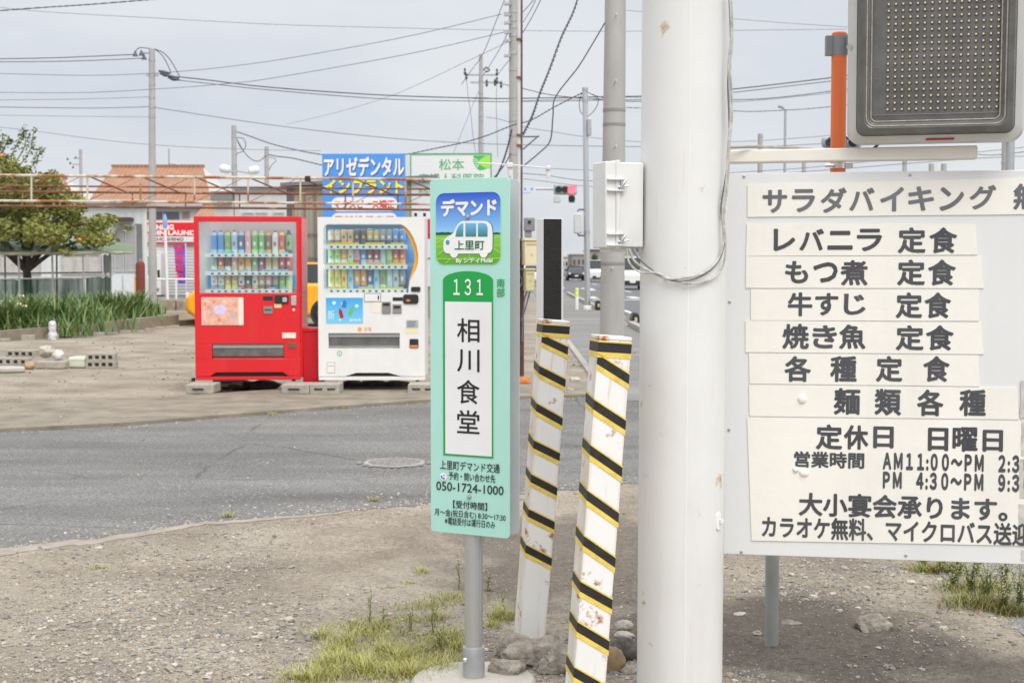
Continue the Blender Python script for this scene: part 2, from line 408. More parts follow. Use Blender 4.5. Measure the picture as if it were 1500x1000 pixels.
M['apron'] = mat('concrete_apron', (.268, .232, .18), .95, var=.38, scale=3.2, bump=.7, bscale=30, dirt=.5)

def wavy(E, amp, step=.04, seed=0):
    out_ = []
    for a, b in zip(E, E[1:]):
        k = max(1, int((b-a).length/step))
        for i in range(k):
            p = a.lerp(b, i/k); out_.append((p.x, p.y+amp*(noise.noise(Vector((p.x*2.2, seed, 5)))+.7*noise.noise(Vector((p.x*9, seed, 2)))+.5*noise.noise(Vector((p.x*24, seed, 8))))))
    out_.append((E[-1].x, E[-1].y)); return out_
ne = wavy(near, .09, seed=1); fe = wavy(far, .02, seed=2)
b = MB(); poly = ne+[(2.92, near[-1].y+.1), (2.92, 14.6)]+fe[::-1]
b.slab(poly, -.05, .004); tag(b.build('side_road', M['road'], smooth=0), kind='structure')
# the concrete apron in front of the vending machines, its worn front edge a low kerb
back = [(p.x-.25, p.y+2.55) for p in far]
b = MB(); b.slab([(x, y+.03) for x, y in fe]+[(1.05, far[-1].y+.05), (1.05, far[-1].y+1.7)]+[(x, min(y, 17.2)) for x, y in back[::-1] if x < .6], -.05, .035)
tag(b.build('concrete_apron', M['apron'], smooth=0), kind='structure')
b = MB(); b.box(1.1, 2.72, 14.9, 420, -.05, .012); b.box(1.95, 2.72, 2.5, near[-1].y+.7, -.05, .02)
tag(b.build('pavement', M['walk'], smooth=0), kind='structure')
b = MB(); b.box(1.0, 1.1, 14.95, 60, -.05, .03)
for k in range(36):
    y = 15+k*.62
    if not 33.2 < y < 36: b.box(2.73, 2.9, y, y+.6, -.05, .13)
for k in range(8): b.box(2.73, 2.9, 3+k*.62, 3.6+k*.62, -.05, .05)
for y0, y1 in ((48, 72), (90, 420)): b.box(2.73, 2.9, y0, y1, -.05, .13)
tag(b.build('kerb', M['conc'], bevel=.012), kind='structure')
b = MB(); b.slab([(2.92, -30), (10.6, -30), (10.6, 700), (2.92, 700)], -.05, .002); b.slab([(-60, 76), (2.9, 76), (2.9, 88), (-60, 88)], -.05, .0015)
tag(b.build('main_road', M['mroad'], smooth=0), kind='structure')
b = MB(); b.slab([(10.62, -30), (12.6, -30), (12.6, 420), (10.62, 420)], -.05, .1); b.slab([(-60, 57.5), (.95, 57.5), (.95, 75.9), (-60, 75.9)], -.05, .0013)
tag(b.build('far_pavement', M['walk'], smooth=0), kind='structure')
wl = mat('road_marking_white', (.66, .66, .64), .7, var=.2, scale=5)
b = MB()
def mark(x0, x1, y0, y1): b.slab([(x0, y0), (x1, y0), (x1, y1), (x0, y1)], .001, .0065)
mark(3.55, 3.7, 8, 46); mark(3.4, 6.2, 60, 60.7); mark(6.9, 9.8, 72, 72.7)
for k in range(14): mark(6.45, 6.6, 30+k*16, 36+k*16)
mark(9.9, 10.05, 10, 300); mark(3.3, 3.45, 92, 300)
for k in range(7): mark(3.4+k*.95, 3.85+k*.95, 63, 66.5)
b.slab([(4.6, 84), (5.0, 84), (5.0, 90), (5.35, 90), (4.8, 94), (4.25, 90), (4.6, 90)], .001, .0065)
tag(b.build('road_markings', wl, smooth=0), kind='structure')
# worn concrete edging strip, half buried, between the asphalt and the dirt
b = MB(); ed = [p for p in ne if -4 < p[0] < -.95]
eo = [(x+.02, y-(.16*max(0, min(1, (-.95-x)/1.6))+.02)-.03*noise.noise(Vector((x*5, 0, 3)))) for x, y in ed]
b.slab(eo+[(x, y-.004) for x, y in ed[::-1]], -.06, .006); tag(b.build('edging_strip', mat('edging_concrete', (.37, .325, .27), .95, var=.3, scale=7, bump=.5, bscale=50, dirt=.4), smooth=0), kind='structure')
# manhole cover in the side road
c = gnd(578, 679); r0 = 88/2/F*c.y*1.02
t = thing('manhole_cover', 'round cast iron manhole cover with pale concrete collar in the side road', 'manhole', (c.x, c.y, .004))
MB().lathe([(r0, -.02), (r0, .008), (r0*.86, .009), (r0*.86, -.02)], n=40).build('collar', mat('pale_collar', (.36, .34, .31), .9, var=.2, scale=12), t)
mcov = MB(); mcov.lathe([(r0*.85, -.02), (r0*.85, .004)], n=40)
for i in range(-5, 6):
    for j in range(-5, 6):
        if i*i+j*j < 27: mcov.box(i*.05-.017, i*.05+.017, j*.05-.017, j*.05+.017, .004, .008)
mcov.build('lid', mat('worn_iron', (.28, .26, .245), .8, .1, var=.3, scale=9), t)

# ------------------------------------------------------------------ loose gravel (uncountable) and single stones
def ico(sub):
    bm = bmesh.new(); bmesh.ops.create_icosphere(bm, subdivisions=sub, radius=1)
    v = np.array([x.co[:] for x in bm.verts]); f = np.array([[q_.index for q_ in p.verts] for p in bm.faces]); bm.free(); return v, f
IV, IF = ico(2); JV, JF = ico(1)
def stones(pts, rad, base):
    bv, bf = base; k = len(pts); n_ = len(bv)
    sc = rng.uniform(.6, 1.25, (k, 3)); sc[:, 2] *= .62
    V_ = bv[None]*(1+rng.normal(0, .20 if n_ > 20 else .28, (k, n_, 1)))*sc[:, None]*np.array(rad)[:, None, None]
    a = rng.uniform(0, 6.28, k); ca, sa = np.cos(a)[:, None], np.sin(a)[:, None]
    X = V_[..., 0]*ca-V_[..., 1]*sa; Y = V_[..., 0]*sa+V_[..., 1]*ca
    V_ = np.stack([X, Y, V_[..., 2]], -1)+np.array(pts)[:, None]
    return V_.reshape(-1, 3), (bf[None]+(np.arange(k)*n_)[:, None, None]).reshape(-1, 3)
GRAV = [(.34, .30, .25), (.185, .185, .185), (.43, .39, .325), (.27, .25, .225), (.52, .465, .385), (.21, .205, .205), (.39, .32, .245), (.30, .285, .265), (.60, .55, .475), (.33, .28, .22)]
gm = mat('gravel_stone', (0, 0, 0), .85, var=.25, scale=40, island=GRAV, spec=.25)
P_, Rd = [], []
def gdens(x, y):
    v = noise.noise(Vector((x*.9, y*.9, 20)))*.9+.5*noise.noise(Vector((x*2.6, y*2.6, 11)))+.32
    v += .75*math.exp(-((x+.75)**2+(y-5.3)**2)/1.0)+.5*math.exp(-((x-1.7)**2+(y-6.4)**2)/.9)
    v -= .9*math.exp(-((x-.35)**2/.5+(y-6.9)**2/2))+.6*math.exp(-((x-1.0)**2/.3+(y-5.2)**2/.3))
    return v
while len(P_) < 15500:
    y = 4.3+4.9*random.random()**1.5; x = random.uniform(-.44*y, .42*y)
    if y > lerp_edge(near, x)-.02+.12*random.gauss(0, 1) or random.random() > gdens(x, y) or x > 1.95+.1*(y-5): continue
    r = min(.017 if x > -1.2 else .0115, .0034*math.exp(abs(random.gauss(0, .60))))
    P_.append((x, y, hz(x, y)+r*.22)); Rd.append(r)
for _ in range(42000):                       # fine grit everywhere between the larger stones
    y = 4.3+5.2*random.random()**1.4; x = random.uniform(-.44*y, .42*y)
    if y > lerp_edge(near, x)-.03+.10*random.gauss(0, 1) or x > 1.95+.1*(y-5) or random.random() > .45+gdens(x, y)*.6: continue
    r = random.uniform(.0016, .0042); P_.append((x, y, hz(x, y)+r*.3)); Rd.append(r)
Rd = np.array(Rd); P_ = np.array(P_); big = Rd > .0065
Va, Fa = stones(P_[big], Rd[big], (IV, IF)); Vb, Fb = stones(P_[~big], Rd[~big], (JV, JF))
tag(np_mesh('gravel', np.concatenate([Va, Vb]), np.concatenate([Fa, Fb+len(Va)]), gm, smooth=False), 'loose grey and tan gravel scattered over the dirt lot', 'gravel', kind='stuff')
pp, rr = [], []
for k in range(4200):                        # grit washed on to the asphalt, the apron and the far lot
    x = random.uniform(-9, 1); y = random.uniform(7, 27); u = random.random()
    if u < .62: y = lerp_edge(near, x)+abs(random.gauss(0, .24))-.03
    elif u < .76: y = lerp_edge(far, x)-abs(random.gauss(0, .12))
    z = .035 if y > lerp_edge(far, x)+.1 and y < 17 else 0
    r = random.uniform(.004, .013)*(1.6 if y > 17 else 1); pp.append((x, y, z+r*.3)); rr.append(r)
Va, Fa = stones(np.array(pp), np.array(rr), (JV, JF))
tag(np_mesh('grit', Va, Fa, gm, smooth=True), 'fine pale grit strewn on the asphalt and the concrete apron', 'grit', kind='stuff')

def rock(px, py, wpx, hpx, label, m='rock', z=None, name='rock', seed=0, flat=1.0, group=None, depth=None, cat='rock', lift=0, rough=False):
    g = gnd(px, py) if depth is None else at(px, py, depth)
    s_ = g.y/F; rx, rz = wpx*s_/2, hpx*s_/2
    bv, bf = ico(4); r_ = np.random.default_rng(seed+int(px)); V_ = []
    cuts = [(Vector(c_).normalized(), h_) for c_, h_ in zip(r_.normal(0, 1, (15, 3)), r_.uniform(.66, 1.0, 15))]   # broken faces
    off = Vector((seed*3.1+px*.1, py*.07, 0))
    for p in bv:
        q_ = Vector(p)
        if m == 'rock' or rough:
            d = min(1.25, min(h_/max(.05, q_.dot(n_)) for n_, h_ in cuts)); d *= 1+.10*noise.noise(q_*2.5+off)+.07*noise.noise(q_*7+off)+.07*noise.noise(q_*16+off)+.05*noise.noise(q_*34+off)
        else:
            d = 1+.22*noise.noise(q_*1.3+off)+.12*noise.noise(q_*3.1+off)+.04*noise.noise(q_*9+off); d = min(d, 1.12)
        V_.append((p[0]*d*rx, p[1]*d*rx*.8*flat, p[2]*d*rz))
    o = np_mesh(name, V_, bf, M[m] if isinstance(m, str) else m, smooth=True)
    o.location = (g.x, g.y+rx*.4, g.z+rz*.80+lift); tag(o, label, cat, group)
    o.data.set_sharp_from_angle(angle=.7)
    return o
cobble = mat('cobble_stone', (.30, .21, .11), .6, var=.35, scale=14)
lgrey = mat('pale_stone', (.50, .46, .40), .9, var=.25, scale=25, bump=.3)
rock(790, 978, 84, 52, 'broken concrete lump heaped against the foot of the shorter striped post', seed=1)
rock(757, 968, 62, 40, 'rough brown concrete lump left of the heap under the shorter striped post', seed=2)
rock(822, 992, 66, 46, 'large crumbled concrete chunk at the bottom of the heap between the striped posts', seed=3)
rock(745, 996, 50, 34, 'small grey lump beside the rim of the round sign base', seed=4)
rock(806, 948, 60, 22, 'flat concrete collar piece hugging the shorter striped post', seed=5)
rock(896, 992, 40, 50, 'rounded ochre cobble beside the taller striped post', cobble, seed=6)
rock(914, 925, 26, 18, 'pale angular stone left of the white pillar, the upper of two', lgrey, seed=7)
rock(915, 938, 30, 14, 'pale flat stone left of the white pillar, the lower of two', lgrey, seed=8)
rock(918, 972, 54, 40, 'dark crumbly concrete lump against the left side of the white pillar', mat('dark_rock', (.15, .135, .12), .95, var=.5, scale=20, bump=.8), seed=9)
rock(924, 998, 40, 26, 'grey broken stone at the bottom beside the white pillar', seed=10)
rock(1276, 930, 56, 32, 'largest weathered concrete lump on the gravel below the menu board', seed=11)
rock(1270, 869, 18, 12, 'smooth round pebble lying alone below the menu board', lgrey, seed=12)
rock(1165, 924, 34, 16, 'small broken concrete piece right of the grey board post', seed=13)
rock(1078, 888, 22, 12, 'tan stone lying right of the white pillar', lgrey, seed=14)
rock(1085, 906, 26, 10, 'flat tan stone below another right of the white pillar', lgrey, seed=15)
rock(1318, 900, 13, 9, 'small blue grey pebble right of the largest lump', mat('bluish_stone', (.20, .21, .24), .8, var=.2), seed=16)
rock(423, 911, 16, 9, 'single tan pebble on the open dirt left of the weeds', lgrey, seed=17)
rock(144, 806, 14, 7, 'pale stone at the asphalt edge, left side of the lot', lgrey, seed=18)
# ------------------------------------------------------------------ the bus stop sign
g = gnd(694, 1000); ya = R(-27)
bus = thing('bus_stop_sign', 'mint green bus stop sign reading 131 on a grey metal pole', 'bus stop sign', (g.x, g.y, 0), ya)
pl = Pl(g.x, g.y, ya); off = .037; pl.O = pl.O+pl.n*off
class _S(Pl): pass
Z0 = .02
cone = MB(); cone.lathe([(.215, -.08), (.215, .006), (.203, .019), (.05, .024)], n=48).build('concrete_base', mat('cast_concrete', (.47, .445, .39), .9, var=.12, scale=18, bump=.25, bscale=120), bus)
pole = MB(); pole.lathe([(.0305, .10), (.0305, 1.70)], n=28).box(.0285, .0325, -.006, .006, .16, 1.69).build('pole', M['alu'], bus)
slv = MB(); slv.lathe([(.0375, .0), (.0375, .125), (.0365, .128), (.0315, .128)], n=28); slv = slv.build('sleeve', M['steel'], bus)
bl = MB(); bl.lathe([(.0085, 0), (.0085, .004), (.006, .008), (.0035, .010)], n=14); bo = bl.build('bolt', M['chrome'], slv, loc=(-.012, -.0355, .088)); bo.rotation_euler = (R(90), 0, R(-18))
def shift(o):                                # face details are laid out on the sheet, 37 mm in front of the pole axis
    o.location = (0, -off, 0); return o
BOX = (630.5, 261, 746.5, 783)
u0, u1, z0, z1 = pl.rect(*BOX)
fp = shift(MB().prism(rrect(u0, u1, z0, z1, .014), 0, .0045).build('front_panel', mat('mint_sheet', srgb(174, 223, 211), .26, var=.05, dirt=.05, scale=5), bus, bevel=.0008))
bp = MB().prism(rrect(u0, u1, z0+.004, z1-.002, .016), .033, .037).build('back_panel', mat('white_sheet', (.60, .60, .62), .4, var=.05), bus)
for zc in (z0+.17, z1-.2): MB().box(-.045, .045, -.033, .033, zc-.012, zc+.012).build('panel_bracket', M['steel'], bus, bevel=.002)
E1, E2, E3, E4 = -.0012, -.0020, -.0028, -.0036
def q6(x, y): return pl.uv(x/6.893+620, y/6.893+255)
def sub(box, y, m, name, r=0, parent=None):
    a = pl.rect(*box); b_ = MB()
    b_.flat(rrect(*a, r) if r else [(a[0], a[2]), (a[1], a[2]), (a[1], a[3]), (a[0], a[3])], y)
    o = b_.build(name, m, parent or fp, smooth=0); return o
def grad_mat(name, za, zb, stops):
    m = bpy.data.materials.new(name); m.use_nodes = True; t = m.node_tree; P = t.nodes['Principled BSDF']; n = t.nodes.new; l = t.links.new
    a = n('ShaderNodeTexCoord'); b_ = n('ShaderNodeSeparateXYZ'); c = n('ShaderNodeMapRange'); r = n('ShaderNodeValToRGB')
    l(a.outputs['Object'], b_.inputs[0]); l(b_.outputs['Z'], c.inputs[0]); c.inputs[1].default_value = za; c.inputs[2].default_value = zb; l(c.outputs[0], r.inputs[0])
    E = r.color_ramp.elements; E[0].position, E[0].color = stops[0][0], (*stops[0][1], 1); E[1].position, E[1].color = stops[-1][0], (*stops[-1][1], 1)
    for p, q_ in stops[1:-1]: E.new(p).color = (*q_, 1)
    l(r.outputs[0], P.inputs['Base Color']); P.inputs['Roughness'].default_value = .4; return m
L0 = (639, 282, 733.6, 387)
sub((638.3, 281.2, 734.3, 387.8), E1, paint(205, 240, 200), 'emblem_border', .0295)
lz0, lz1 = pl.rect(*L0)[2:]
emb = sub(L0, E2, grad_mat('emblem_print', lz0, lz1, [(0, srgb(84, 170, 40)), (.405, srgb(132, 205, 70)), (.412, srgb(150, 205, 245)), (.60, srgb(120, 175, 235)), (1, srgb(38, 84, 205))]), 'emblem', .029)
tl = MB(); tpx = []
for i in range(0, 33):
    x = 132+i*650/32; tpx.append(q6(x, 592-10*abs(noise.noise(Vector((i*.9, 0, 0))))-6*(i % 3 == 0)))
a = q6(132, 616); c = q6(782, 608)
tl.flat([a, c]+tpx[::-1], E3); tl.build('treeline', paint(28, 90, 60), emb, smooth=0)
ln = MB()
for (xa, ya_, xb, yb) in ((135, 655, 300, 650), (720, 640, 780, 638), (135, 733, 215, 730), (700, 722, 780, 720), (135, 855, 780, 850), (140, 820, 215, 765), (225, 905, 280, 855), (468, 850, 468, 800), (705, 742, 780, 795), (135, 695, 210, 655)):
    A = Vector((*q6(xa, ya_), 0)); B = Vector((*q6(xb, yb), 0)); nrm = Vector((-(B-A).y, (B-A).x, 0)).normalized()*.0009
    ln.quad(*[(p.x, E3-.0003, p.y) for p in (A-nrm, B-nrm, B+nrm, A+nrm)])
ln.build('field_path', paint(225, 220, 110), emb, smooth=0)
vp = [(208,690),(215,665),(240,640),(285,612),(312,590),(330,545),(355,505),(385,480),(415,472),(620,472),(660,480),(690,510),(703,560),(705,640),(703,750),(690,785),(655,803),(650,825),(630,843),(600,843),(580,825),(574,803),(357,803),(350,825),(330,843),(300,843),(282,825),(275,803),(240,800),(218,785),(208,760)]
vpm = paint(238, 238, 238)
sh = MB(); sh.flat([(p[0]+.0008, p[1]-.0008) for p in [q6(456+(x-456)*1.02, 655+(y-655)*1.02) for x, y in vp]][::-1], E3-.0004); sh.build('van_outline', paint(60, 120, 110), emb, smooth=0)
MB().flat([q6(*p) for p in vp][::-1], E4).build('van_picture', vpm, emb, smooth=0)
wz = q6(400, 632)[1], q6(400, 495)[1]
wmat = grad_mat('van_window_print', *wz, [(0, srgb(60, 125, 115)), (1, srgb(110, 185, 235))])
wb = MB()
for poly in ([(330,632),(410,632),(410,498),(385,502),(362,525),(342,570)], [(432,632),(540,632),(540,495),(432,495)], [(558,632),(655,632),(655,540),(645,510),(622,495),(558,495)]):
    wb.flat([q6(*p) for p in poly], E4-.0006)
wb.build('van_window_picture', wmat, emb, smooth=0)
a = q6(252, 690); MB().flat(circ(a[0], a[1], .0075, .0084), E4-.0006).build('van_lamp_picture', paint(85, 150, 180), emb, smooth=0)
lw = paint(240, 240, 238)
shift_ = lambda o: o
text(pl, 'デマンド', (646.8, 291, 728.5, 317), lw, emb, E4, bold=.045)
text(pl, '上里町', (667, 352, 710.5, 366), paint(40, 110, 70), emb, E4-.0009, bold=.016)
text(pl, 'By シティMobi', (669, 377.5, 722.5, 386.5), lw, emb, E4-.0009, bold=.028)
gp = paint(30, 160, 75)
a = pl.rect(649.4, 397, 723, 668.5); r_ = (a[1]-a[0])/2
arch = [(a[0], a[2]), (a[1], a[2])]+[(a[0]+r_+r_*math.cos(R(t)), pl.uv(686, 411)[1]+(a[3]-pl.uv(686, 411)[1])*math.sin(R(t))) for t in range(0, 181, 9)]
bx = [(a[0]+r_+(x-a[0]-r_)*1.02, a[2]+(z-a[2])*1.003-.0008) for x, z in arch]
MB().flat(bx, E1).build('number_plate_border', paint(190, 232, 215), fp, smooth=0)
npl = MB().flat(arch, E2).build('number_plate', gp, fp, smooth=0)
text(pl, '１３１', (664.8, 408.5, 708, 432.5), lw, npl, E3, bold=.012)
text(pl, '南', (728, 408, 739.6, 421), gp, fp, E2, bold=.01); text(pl, '部', (728, 422, 739.6, 435), gp, fp, E2, bold=.01)
nb = sub((652.7, 442, 720.8, 666), E3, paint(232, 232, 234), 'name_field', parent=npl)
for ch, ya_, yb in (('相', 466, 501), ('川', 511.5, 544.5), ('食', 556, 591), ('堂', 600.5, 634.5)):
    text(pl, ch, (670.3, ya_, 703.2, yb), M['ink'], nb, E4, bold=.008)
for s, b_, bd in (('上里町デマンド交通', (645, 676, 732.5, 689.5), .008), ('予約・問い合わせ先', (657.5, 692.5, 725.8, 704.5), .01), ('050-1724-1000', (639.5, 708, 738, 721), .006), ('【受付時間】', (664, 734, 714, 745.5), .01), ('月～金(祝日含む) 8:30～17:30', (637, 748, 741, 760), .006), ('※電話受付は運行日のみ', (652, 759.5, 725.5, 770.5), .008)):
    text(pl, s, b_, M['ink'], fp, E2, bold=bd)
a = pl.uv(650, 697.5); MB().flat(circ(a[0], a[1], .0137), E2).build('phone_symbol', paint(240, 240, 245), fp, smooth=0)
hs = MB()
hs.flat([(a[0]+.0085*math.cos(R(t)), a[1]+.0085*math.sin(R(t))) for t in range(180, 291, 15)]+[(a[0]+.0055*math.cos(R(t)), a[1]+.0055*math.sin(R(t))) for t in range(280, 179, -15)], E3)
for t in (178, 292): hs.flat(circ(a[0]+.0068*math.cos(R(t)), a[1]+.0068*math.sin(R(t)), .0030), E3-.0002)
for r_ in (.004, .0075): hs.flat([(a[0]+r_*math.cos(R(t)), a[1]+r_*math.sin(R(t))) for t in range(20, 86, 13)]+[(a[0]+(r_-.0015)*math.cos(R(t)), a[1]+(r_-.0015)*math.sin(R(t))) for t in range(85, 19, -13)], E3)
hs.build('handset_symbol', paint(30, 70, 190), fp, smooth=0)
for px, py in ((686, 317.8), (688, 727)):
    a = pl.uv(px, py); o = MB().lathe([(.0078, -.004), (.0078, 0), (.0062, .004), (.003, .0058)], n=16).build('bolt', M['steel'], fp, loc=(a[0], -.004, a[1])); o.rotation_euler = (R(90), 0, 0)

# ------------------------------------------------------------------ striped posts
def post(px, py, ph, pxt, pyt, label, lean, yaw, tape_to, fd):
    g = gnd(px, py); W = .101/2
    t = thing('striped_post', label, 'post', (g.x, g.y, -.02), yaw, 'leaning striped posts'); t.rotation_euler = (0, R(lean), yaw)
    H = ph
    b_ = MB(); b_.box(-W, W, -W, W, -.15, H-.012); b_.box(-W-.001, W+.001, -W-.001, W+.001, H-.012, H)
    b_.build('post_body', M['postw'], t, bevel=.0028, seg=2, smooth=.3)
    tp = MB(); per = [(-W, -W), (W, -W), (W, W), (-W, W)]; drop = (fd, .060-fd*.5, .032, .040-fd*.5)
    def band(z_list, offz0, offz1, m):
        o_ = .0012+m*.0002
        for (s0, za, zb) in z_list:
            p, q_ = per[s0], per[(s0+1) % 4]
            e0 = [(c_+math.copysign(o_, c_)) for c_ in p]; e1 = [(c_+math.copysign(o_, c_)) for c_ in q_]
            tp.quad((*e0, za+offz0), (*e1, zb+offz0), (*e1, zb+offz1), (*e0, za+offz1), m)
    z = H-.015; ring = [(s_, z, z) for s_ in range(4)]
    segs = list(ring); s_ = 0; z -= .036
    segs2 = []
    while z > tape_to:
        zb = z-drop[s_ % 4]*random.uniform(.85, 1.15); segs2.append((s_ % 4, z, zb)); z = zb; s_ += 1
    for L_ in (segs, segs2):
        band(L_, -.005, 0, 1); band(L_, -.034, -.005, 0); band(L_, -.050, -.034, 1)
    tp.build('warning_tape', [M['black'], M['yellow']], t, smooth=0)
    return t
post(774, 944, 1.245, 812, 470, 'shorter looking striped post behind, its lower third bare and rusty', 4.4, R(11), .40, .045)
post(851, 1074, 1.235, 900, 490, 'nearer striped post, taped down to its foot beside the white pillar', 4.2, R(11), -.05, .056)
# black faced board fixed upright behind the farther post
c = at(809, 400, 5.52)
t = thing('edge_board', 'tall narrow board with black face and white edges behind the striped post', 'board', (c.x, c.y, 0), R(17))
zt = at(809, 320, 5.52).z; zb = at(809, 560, 5.52).z
MB().box(-.038, .046, 0, .085, zb, zt).build('board', M['white'], t, bevel=.002)
MB().box(-.036, .036, -.004, -.0005, zb+.01, zt-.002).build('black_face', mat('black_rubber', (.022, .021, .02), .75, var=.25, scale=20, bump=.3), t)
MB().box(-.05, .06, .02, .035, zb+.05, zb+.09).build('fixing_strap', M['steel'], t)

# ------------------------------------------------------------------ the white pillar
PR = .1337; PY = 4.43; PX = (998.5-750)/F*PY
pil = thing('pillar', 'thick white painted steel pillar with small rust stains', 'pillar', (PX, PY, 0)); pil.rotation_euler = (0, .003, 0)
pb = MB(); pb.lathe([(PR, -.2), (PR, 5.2)], n=72); pb.build('shaft', M['pillar'], pil)
MB().box(-.002, .002, -PR-.0006, -PR+.001, 0, 5.0).build('weld_seam', M['white'], pil)
for z in (at(1052, 308, 4.42).z, at(1052, 757, 4.42).z):
    hk = MB(); hk.prism(rrect(-.014, .014, z-.028, z+.028, .012), -.004, .004); hk.box(.0, .006, -.016, -.005, z-.008, z+.008)
    o = hk.build('hook_plate', M['postw'], pil, bevel=.002); o.location = (PR*math.cos(R(-38)), PR*math.sin(R(-38)), 0); o.rotation_euler = (0, 0, R(52))
def onpil(px, py, lift=.006):
    d = ray(px, py); X, Y = d.x/d.y, 1.0
    best = None
    a_ = X*X+1; b_ = -2*(X*PX+PY); c_ = PX*PX+PY*PY-(PR+lift)**2; D_ = b_*b_-4*a_*c_
    yy = (-b_-math.sqrt(D_))/(2*a_) if D_ > 0 else PY-.02
    return at(px, py, yy)
def smooth_path(P, k=6):
    P = [Vector(p) for p in P]; o = []
    for i in range(len(P)-1):
        p0, p1, p2, p3 = P[max(i-1, 0)], P[i], P[i+1], P[min(i+2, len(P)-1)]
        for j in range(k):
            t = j/k; o.append(.5*((2*p1)+(p2-p0)*t+(2*p0-5*p1+4*p2-p3)*t*t+(3*p1-p0-3*p2+p3)*t**3))
    return o+[P[-1]]
cabm = mat('weathered_white_cable', (.55, .54, .50), .6, var=.45, scale=45, dirt=.4)
for lab, pts, r in (('main white painted cable running from the junction box up the pillar', [(921, 364), (930, 383), (950, 396), (978, 408), (1000, 407), (1030, 400), (1052, 380), (1060, 352), (1058, 310), (1063, 270), (1067, 215), (1070, 160), (1067, 100), (1071, 50), (1068, -20)], .0055),
                    ('lower loose loop of white cable hanging under the junction box', [(918, 364), (922, 385), (938, 399), (962, 400), (985, 409), (1010, 415), (1040, 410), (1058, 392), (1063, 360), (1061, 318), (1066, 270), (1069, 215), (1073, 160), (1070, 100), (1073, 50), (1071, -20)], .0045),
                    ('thin dark cable twisted round the white ones on the pillar', [(926, 365), (937, 380), (962, 400), (990, 412), (1028, 404), (1055, 378), (1062, 340), (1056, 305), (1064, 250), (1068, 190), (1066, 120), (1070, 60), (1067, -20)], .003)):
    P = []
    for i, (x, y) in enumerate(pts):
        P.append(onpil(x, y, .010+.006*(i % 2)) if x < 1046 and i > 2 else at(x, y, 4.34 if i < 3 else 4.325))
    mb = MB(); mb.tube(smooth_path(P), r*.68, 8)
    o = mb.build('cable', cabm if 'dark' not in lab else M['wireg'], None); tag(o, lab, 'cable', 'cables on the pillar')
# junction box
jy = R(20); c = at(887, 300, 4.33)
jb = thing('junction_box', 'white plastic junction box with two latches on the left of the pillar', 'junction box', (c.x, c.y, 0), jy); jp = Pl(c.x, c.y, jy)
w_ = jp.uv(943, 300)[0]; z0, z1 = jp.uv(887, 363)[1], jp.uv(887, 236)[1]
jm = mat('box_plastic', (.74, .74, .725), .4, var=.05, dirt=.22, scale=9)
MB().box(0, .036, 0, .10, z0, z1).build('lid', jm, jb, bevel=.004, seg=3)
MB().box(.046, w_, .002, .102, z0+.002, z1-.002).build('box_body', jm, jb, bevel=.004, seg=3)
MB().box(.034, .047, -.004, .106, z0-.003, z1+.004).build('seam_flange', jm, jb, bevel=.002)
for py in (271, 351):
    zc = jp.uv(900, py)[1]; lt = MB()
    for dz in (-.017, .017): lt.box(.004, .062, -.013, .0, zc+dz-.002, zc+dz+.002)
    lo = lt.build('latch', jm, jb, bevel=.001)
    kn = MB(); kn.tube([(.045, -.008, zc-.016), (.05, -.012, zc), (.062, -.010, zc+.014)], .004, 6); kn.tube([(.04, -.006, zc-.006), (.072, -.012, zc-.002)], .003, 6); kn.box(.046, .058, -.012, -.001, zc-.014, zc+.012)
    kn.build('latch_clip', M['steel'], lo)
MB().box(.02, w_-.015, .02, .09, z0-.012, z0).build('cable_gland_plate', jm, jb)
MB().box(w_-.02, w_+.03, .07, .085, z0+.06, z1-.06).build('mounting_plate', M['steel'], jb)

# ------------------------------------------------------------------ the menu board
by = R(-10); c = at(1062, 500, 4.55)
mbd = thing('menu_board', 'large white menu board with cream paper strips of black writing beside the pillar', 'sign board', (c.x, c.y, 0), by); bpn = Pl(c.x, c.y, by)
z1 = bpn.uv(1062, 254)[1]; z0 = bpn.uv(1062, 811)[1]; WB = 1.38
MB().box(0, WB, 0, .028, z0, z1).build('panel', mat('board_white', (.74, .75, .75), .35, var=.03, scale=2, dirt=.08), mbd, bevel=.002)
fr = MB(); fr.box(.0, WB, .03, .06, z1-.05, z1-.005); fr.box(0, WB, .03, .06, z0+.005, z0+.05); fr.box(.001, .035, .03, .058, z0+.05, z1-.05); fr.box(WB-.036, WB-.001, .03, .058, z0+.05, z1-.05)
fr.build('back_frame', M['steel'], mbd)
sm = mat('cream_strip', srgb(238, 235, 227), .45, var=.05, scale=3, dirt=.10, bump=.35, bscale=5); im = mat('faded_black_print', (.082, .085, .094), .5, var=.35, scale=5); im2 = mat('sun_bleached_print', (.17, .175, .19), .55, var=.4, scale=4)
def strip(c4, lines, seed, ink=im, bold=.031):
    P = [bpn.uv(*p) for p in c4]      # top left, top right, bottom right, bottom left
    n_ = 14; b_ = MB(); top, bot = [], []
    for i in range(n_+1):
        t = i/n_; wv = .0010*noise.noise(Vector((t*4, seed, 0)))
        top.append((P[0][0]+(P[1][0]-P[0][0])*t, P[0][1]+(P[1][1]-P[0][1])*t+wv)); bot.append((P[3][0]+(P[2][0]-P[3][0])*t, P[3][1]+(P[2][1]-P[3][1])*t-.0008*noise.noise(Vector((t*5, seed, 9)))))
    b_.prism(bot+top[::-1], -.0032, -.0006)
    o = b_.build('menu_strip', sm, mbd, smooth=0)
    for s, bx_ in lines: text(bpn, s, bx_, ink, o, -.0040, bold=bold if isinstance(s, str) else bold)
    return o
def chars(s, x0, x1, y0, y1, wch):
    k = len(s); st = (x1-x0-wch)/(k-1); return [(ch, (x0+i*st, y0, x0+i*st+wch, y1)) for i, ch in enumerate(s)]
